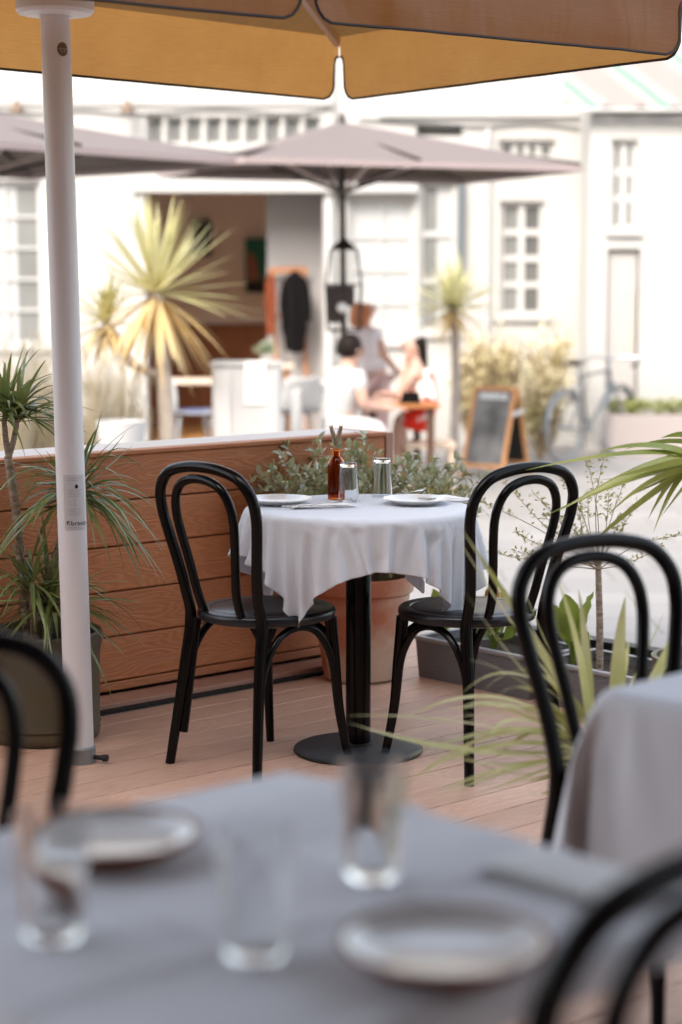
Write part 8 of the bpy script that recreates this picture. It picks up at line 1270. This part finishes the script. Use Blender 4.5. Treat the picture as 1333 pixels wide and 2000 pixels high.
# ------------------------------------------------------------------ people at the terrace table
def skin_mb(joints, bones, sub=2):
    names = list(joints); me = bpy.data.meshes.new('body'); me.from_pydata([tuple(joints[n][0]) for n in names], [(names.index(a), names.index(b)) for a, b in bones], [])
    o = bpy.data.objects.new('body', me); sc.collection.objects.link(o); m = o.modifiers.new('skin', 'SKIN'); m.use_smooth_shade = True
    for i, n in enumerate(names):
        r_ = joints[n][1]; r_ = r_ if isinstance(r_, tuple) else (r_, r_); me.skin_vertices[0].data[i].radius = r_
    me.skin_vertices[0].data[0].use_root = True
    s = o.modifiers.new('s', 'SUBSURF'); s.levels = s.render_levels = sub; bpy.context.view_layer.update()
    m2 = bpy.data.meshes.new_from_object(o.evaluated_get(bpy.context.evaluated_depsgraph_get())); mb = MB(); mb.add([v_.co for v_ in m2.vertices], [tuple(p.vertices) for p in m2.polygons])
    bpy.data.objects.remove(o); bpy.data.meshes.remove(m2); return mb
def fingers(J, B, hand, d, side, s=1.0):
    d = d.normalized(); side = side.normalized(); H = J[hand][0]
    for k in range(4):
        b = H+d*.05*s+side*(k-1.5)*.020*s; L = (.075,.085,.080,.062)[k]*s
        J[f'{hand}f{k}a'] = (b, .009); J[f'{hand}f{k}b'] = (b+d*L*.5+Vector((0,0,-.008)), .008); J[f'{hand}f{k}c'] = (b+d*L+Vector((0,0,-.030)), .006)
        B += [(hand, f'{hand}f{k}a'), (f'{hand}f{k}a', f'{hand}f{k}b'), (f'{hand}f{k}b', f'{hand}f{k}c')]
    b = H+side*.035*s; J[hand+'ta'] = (b, .010); J[hand+'tb'] = (b+side*.02+d*.045, .008); B += [(hand, hand+'ta'), (hand+'ta', hand+'tb')]
def head(mbs, c, fwd, r=.095):
    """face features: returns nose/ear/eye mesh joined to the body mesh"""
    f = fwd.normalized(); rt = Vector((f.y,-f.x,0)).normalized(); up = Vector((0,0,1)); q = MB()
    for s in (-1,1): q.lathe([(0,-.022),(.010,-.016),(.012,0),(.010,.014),(0,.022)], 8, c+rt*s*r*.90+up*(-.005))
    q.tube([c+f*r*.92+up*.015, c+f*(r*1.17)-up*.018, c+f*r*.92-up*.026], [.006,.012,.007], 8)
    mbs.add(q.v, q.f)
def eyes(parent, c, fwd, r=.095):
    f = fwd.normalized(); rt = Vector((f.y,-f.x,0)).normalized(); up = Vector((0,0,1))
    mb = MB()
    for s in (-1,1): mb.lathe([(0,-.008),(.010,-.004),(.012,0),(.010,.004),(0,.008)], 8, c+f*r*.84+rt*s*.032+up*.010)
    part('eyes', mb, M_hairb, parent, world=True)
    mb = MB(); mb.tube([c+f*r*.86-rt*.022-up*.048, c+f*r*.95-up*.048, c+f*r*.86+rt*.022-up*.048], .005, 6); part('mouth', mb, mat('lips', (.45,.16,.13), .5), parent, world=True)
def cap(c, back, rx, rz_, m, parent, drop=0, mult=1.0):
    mb = MB(); mb.lathe([(0,rz_),(rx*.5,rz_*.88),(rx*.86,rz_*.5),(rx,.0),(rx*.93,-rz_*.45),(rx*.6,-rz_*.75),(0,-rz_*.8)], 24, (0,0,0), wob=lambda a, z: 1+.04*math.sin(a*7+z*40))
    mb.v = [v_+c+back for v_ in mb.v]; return part('hair', mb, m, parent, world=True)
def person(label, J, B, base, fwd, hc, skinm, cloth, hairfn, rr=.095):
    t = thing('person', label, 'person', base)
    mb = skin_mb(J, B); head(mb, hc, fwd, rr); part('body', mb, skinm, t, world=True)
    for nm, J2, B2, m in cloth: part(nm, skin_mb(J2, B2), m, t, world=True)
    eyes(t, hc, fwd, rr); hairfn(t); return t
def sub(J, names, add): return {n: (J[n][0], (J[n][1]+add) if not isinstance(J[n][1], tuple) else (J[n][1][0]+add, J[n][1][1]+add)) for n in names}
Ym = 14.5
def Q(px, py, dy=0): return P(px, py, Ym+dy)
# seated man, back three quarters to us, looking right and away
J = {'pelvis': (Q(655,838), .13), 'waist': (Q(660,800), .125), 'chest': (Q(672,755), (.15,.135)), 'neck0': (Q(679,722), .075), 'neck': (Q(682,706), .052), 'hd1': (Q(687,694), .080), 'hd2': (Q(688,680), .088), 'hd3': (Q(688,668), .070),
     'shr': (Q(702,738,-.14), .062), 'elr': (Q(709,792,-.16), .043), 'har': (Q(745,797,.02), .034), 'ha2': (Q(763,796,.06), .036),
     'shl': (Q(655,738,.16), .062), 'ell': (Q(690,790,.26), .042), 'hal': (Q(740,785,.30), .034), 'hl2': (Q(757,784,.30), .034),
     'hipr': (Q(668,838,-.10), .085), 'knr': (Q(742,836,-.10), .062), 'anr': (Q(748,935,-.10), .042), 'tor': (Q(770,943,-.10), .035),
     'hipl': (Q(664,838,.12), .085), 'knl': (Q(738,834,.14), .062), 'anl': (Q(742,930,.14), .042), 'tol': (Q(764,938,.14), .035)}
B = [('pelvis','waist'),('waist','chest'),('chest','neck0'),('neck0','neck'),('neck','hd1'),('hd1','hd2'),('hd2','hd3'),('chest','shr'),('shr','elr'),('elr','har'),('har','ha2'),('chest','shl'),('shl','ell'),('ell','hal'),('hal','hl2'),
     ('pelvis','hipr'),('hipr','knr'),('knr','anr'),('anr','tor'),('pelvis','hipl'),('hipl','knl'),('knl','anl'),('anl','tol')]
fingers(J, B, 'ha2', Vector((1,.2,0)), Vector((0,1,0))); fingers(J, B, 'hl2', Vector((1,-.1,0)), Vector((0,1,0)))
sh = sub(J, ['pelvis','waist','chest','neck0','shr','shl'], .018); sh['sr'] = (J['shr'][0].lerp(J['elr'][0], .62), .066); sh['sl'] = (J['shl'][0].lerp(J['ell'][0], .62), .066)
tr = sub(J, ['pelvis','hipr','knr','anr','hipl','knl','anl'], .024)
hc = Q(688, 682)
def hair(t):
    cap(Q(687,680), Vector((-.018,-.012,.012)), .100, .105, M_hairb, t)
man = person('seated man with short dark hair in a white shirt, arm on the wooden table', J, B, (J['pelvis'][0].x, Ym, GZ), Vector((.85,.5,-.1)), hc, M_skin,
    [('shirt', sh, [('pelvis','waist'),('waist','chest'),('chest','neck0'),('chest','shr'),('shr','sr'),('chest','shl'),('shl','sl')], M_shirt), ('trousers', tr, [('pelvis','hipr'),('hipr','knr'),('knr','anr'),('pelvis','hipl'),('hipl','knl'),('knl','anl')], M_whitep)], hair)
mb = MB(); c_ = Q(658, 872); mb.box(c_.x-.30, c_.x+.22, Ym-.25, Ym+.35, GZ+.34, GZ+.42); mb.box(c_.x-.34, c_.x-.27, Ym-.25, Ym+.35, GZ+.42, GZ+.86)
for i in (-.29,.17):
    for j in (-.22,.30): mb.box(c_.x+i, c_.x+i+.05, Ym+j, Ym+j+.04, GZ, GZ+.34)
st_ = solo('terrace_bench', mb, M_white, 'white bench with a back under the seated man', 'bench', (c_.x, Ym, GZ), smooth=False, bevel=.01)
# standing woman with long auburn hair
Ym = 16.3
J = {'pelvis': (Q(728,728), (.135,.11)), 'waist': (Q(722,698), .105), 'chest': (Q(714,664), (.125,.11)), 'neck0': (Q(712,642), .07), 'neck': (Q(713,630), .045), 'hd1': (Q(715,616), .075), 'hd2': (Q(715,602), .085), 'hd3': (Q(714,590), .066),
     'shr': (Q(738,652,-.02), .048), 'elr': (Q(752,695,-.05), .036), 'har': (Q(772,722,.10), .028), 'ha2': (Q(780,728,.14), .03), 'shl': (Q(688,654,.04), .048), 'ell': (Q(683,698,.05), .036), 'hal': (Q(698,728,.16), .028), 'hl2': (Q(708,734,.2), .03),
     'hipr': (Q(740,742,-.03), .09), 'knr': (Q(744,830,-.03), .062), 'anr': (Q(742,915,-.03), .042), 'tor': (Q(752,928,.08), .035), 'hipl': (Q(716,742,.06), .09), 'knl': (Q(722,830,.05), .062), 'anl': (Q(724,912,.05), .042), 'tol': (Q(733,925,.16), .035)}
B = [('pelvis','waist'),('waist','chest'),('chest','neck0'),('neck0','neck'),('neck','hd1'),('hd1','hd2'),('hd2','hd3'),('chest','shr'),('shr','elr'),('elr','har'),('har','ha2'),('chest','shl'),('shl','ell'),('ell','hal'),('hal','hl2'),
     ('pelvis','hipr'),('hipr','knr'),('knr','anr'),('anr','tor'),('pelvis','hipl'),('hipl','knl'),('knl','anl'),('anl','tol')]
fingers(J, B, 'ha2', Vector((.7,.5,-.3)), Vector((.3,-.5,0))); fingers(J, B, 'hl2', Vector((.7,.5,-.3)), Vector((.3,-.5,0)))
top = sub(J, ['waist','chest','neck0','shr','shl'], .014); top['sr'] = (J['shr'][0].lerp(J['elr'][0], .5), .05); top['sl'] = (J['shl'][0].lerp(J['ell'][0], .5), .05); top['hem'] = (Q(727,716), (.135,.12))
tr = sub(J, ['pelvis','hipr','knr','anr','hipl','knl','anl'], .016)
hc = Q(715, 604)
def hair(t):
    q = skin_mb({'a': (Q(713,592)+Vector((-.01,-.02,0)), .096), 'b': (Q(709,610)+Vector((-.02,-.05,0)), .100), 'c': (Q(704,628)+Vector((-.02,-.06,0)), (.095,.06)), 'd': (Q(702,642)+Vector((0,-.06,0)), (.075,.03))}, [('a','b'),('b','c'),('c','d')]); part('hair', q, M_hairr, t, world=True)
person('standing woman with long auburn hair, pinkish white top and dusty pink trousers', J, B, (J['pelvis'][0].x, Ym, GZ), Vector((.8,.6,0)), hc, M_skin,
    [('top', top, [('waist','chest'),('chest','neck0'),('chest','shr'),('shr','sr'),('chest','shl'),('shl','sl'),('waist','hem')], M_pinkt), ('trousers', tr, [('pelvis','hipr'),('hipr','knr'),('knr','anr'),('pelvis','hipl'),('hipl','knl'),('knl','anl')], M_pinkp)], hair)
# seated woman facing left, red floral dress
Ym = 15.1
J = {'pelvis': (Q(836,812), .135), 'waist': (Q(828,775), .105), 'chest': (Q(818,735), (.12,.11)), 'neck0': (Q(812,712), .06), 'neck': (Q(809,700), .045), 'hd1': (Q(805,688), .074), 'hd2': (Q(806,674), .084), 'hd3': (Q(808,663), .066),
     'shr': (Q(806,728,-.15), .046), 'elr': (Q(783,782,-.12), .036), 'har': (Q(788,735,-.08), .028), 'ha2': (Q(792,712,-.05), .03), 'shl': (Q(822,728,.14), .046), 'ell': (Q(790,780,.18), .036), 'hal': (Q(765,770,.12), .028), 'hl2': (Q(757,768,.1), .03),
     'hipr': (Q(828,818,-.09), .09), 'knr': (Q(778,818,-.10), .062), 'anr': (Q(776,905,-.10), .04), 'tor': (Q(760,915,-.10), .033), 'hipl': (Q(830,816,.10), .09), 'knl': (Q(784,816,.12), .062), 'anl': (Q(786,900,.12), .04), 'tol': (Q(770,910,.12), .033)}
B = [('pelvis','waist'),('waist','chest'),('chest','neck0'),('neck0','neck'),('neck','hd1'),('hd1','hd2'),('hd2','hd3'),('chest','shr'),('shr','elr'),('elr','har'),('har','ha2'),('chest','shl'),('shl','ell'),('ell','hal'),('hal','hl2'),
     ('pelvis','hipr'),('hipr','knr'),('knr','anr'),('anr','tor'),('pelvis','hipl'),('hipl','knl'),('knl','anl'),('anl','tol')]
fingers(J, B, 'ha2', Vector((.2,0,1)), Vector((0,1,0)), .9); fingers(J, B, 'hl2', Vector((-1,0,0)), Vector((0,1,0)), .9)
dr_ = sub(J, ['pelvis','waist','chest','hipr','hipl'], .022); dr_['k1'] = (J['knr'][0], .088); dr_['k2'] = (J['knl'][0], .088); dr_['neck0'] = (J['neck0'][0]-Vector((0,0,.03)), .075)
hc = Q(805, 676)
def hair(t):
    q = skin_mb({'a': (Q(812,662), .086), 'b': (Q(818,672), .080), 'c': (Q(826,690), .045), 'd': (Q(829,730), .030), 'e': (Q(830,755), .015)}, [('a','b'),('b','c'),('c','d'),('d','e')]); part('hair', q, M_hairb, t, world=True)
person('seated woman with dark tied hair in a red and white floral dress', J, B, (J['pelvis'][0].x, Ym, GZ), Vector((-1,-.1,.05)), hc, M_skin,
    [('dress', dr_, [('pelvis','waist'),('waist','chest'),('chest','neck0'),('pelvis','hipr'),('hipr','k1'),('pelvis','hipl'),('hipl','k2')], M_floral)], hair)
mb = MB(); c_ = Q(838, 850); mb.box(c_.x-.2, c_.x+.2, Ym-.22, Ym+.22, GZ+.38, GZ+.42)
for i in (-.19,.15):
    for j in (-.2,.16): mb.box(c_.x+i, c_.x+i+.04, Ym+j, Ym+j+.04, GZ, GZ+.38)
solo('terrace_stool', mb, M_tabletop, 'plain pale stool under the seated woman in the red dress', 'stool', (c_.x, Ym, GZ), smooth=False, bevel=.006)
# black handbag on the table
c_ = P(802, 786, 14.8); mb = MB(); k = 14.8/F; mb.add([(-.075,-.04,0),(.075,-.04,0),(.085,.04,0),(-.085,.04,0),(-.06,-.03,.085),(.065,-.03,.085),(.065,.03,.085),(-.06,.03,.085)], [(0,3,2,1),(4,5,6,7),(0,1,5,4),(1,2,6,5),(2,3,7,6),(3,0,4,7)])
mb.tube(cat_rom([(-.045,0,.083),(-.03,0,.13),(.03,0,.13),(.045,0,.083)], 5), .005, 6)
tzz = P(768, 787, 14.75).z
solo('handbag', mb, M_coatk, 'small black handbag on the wooden table in front of the seated woman', 'handbag', (c_.x, 14.72, tzz+.003), world=False, bevel=.008)
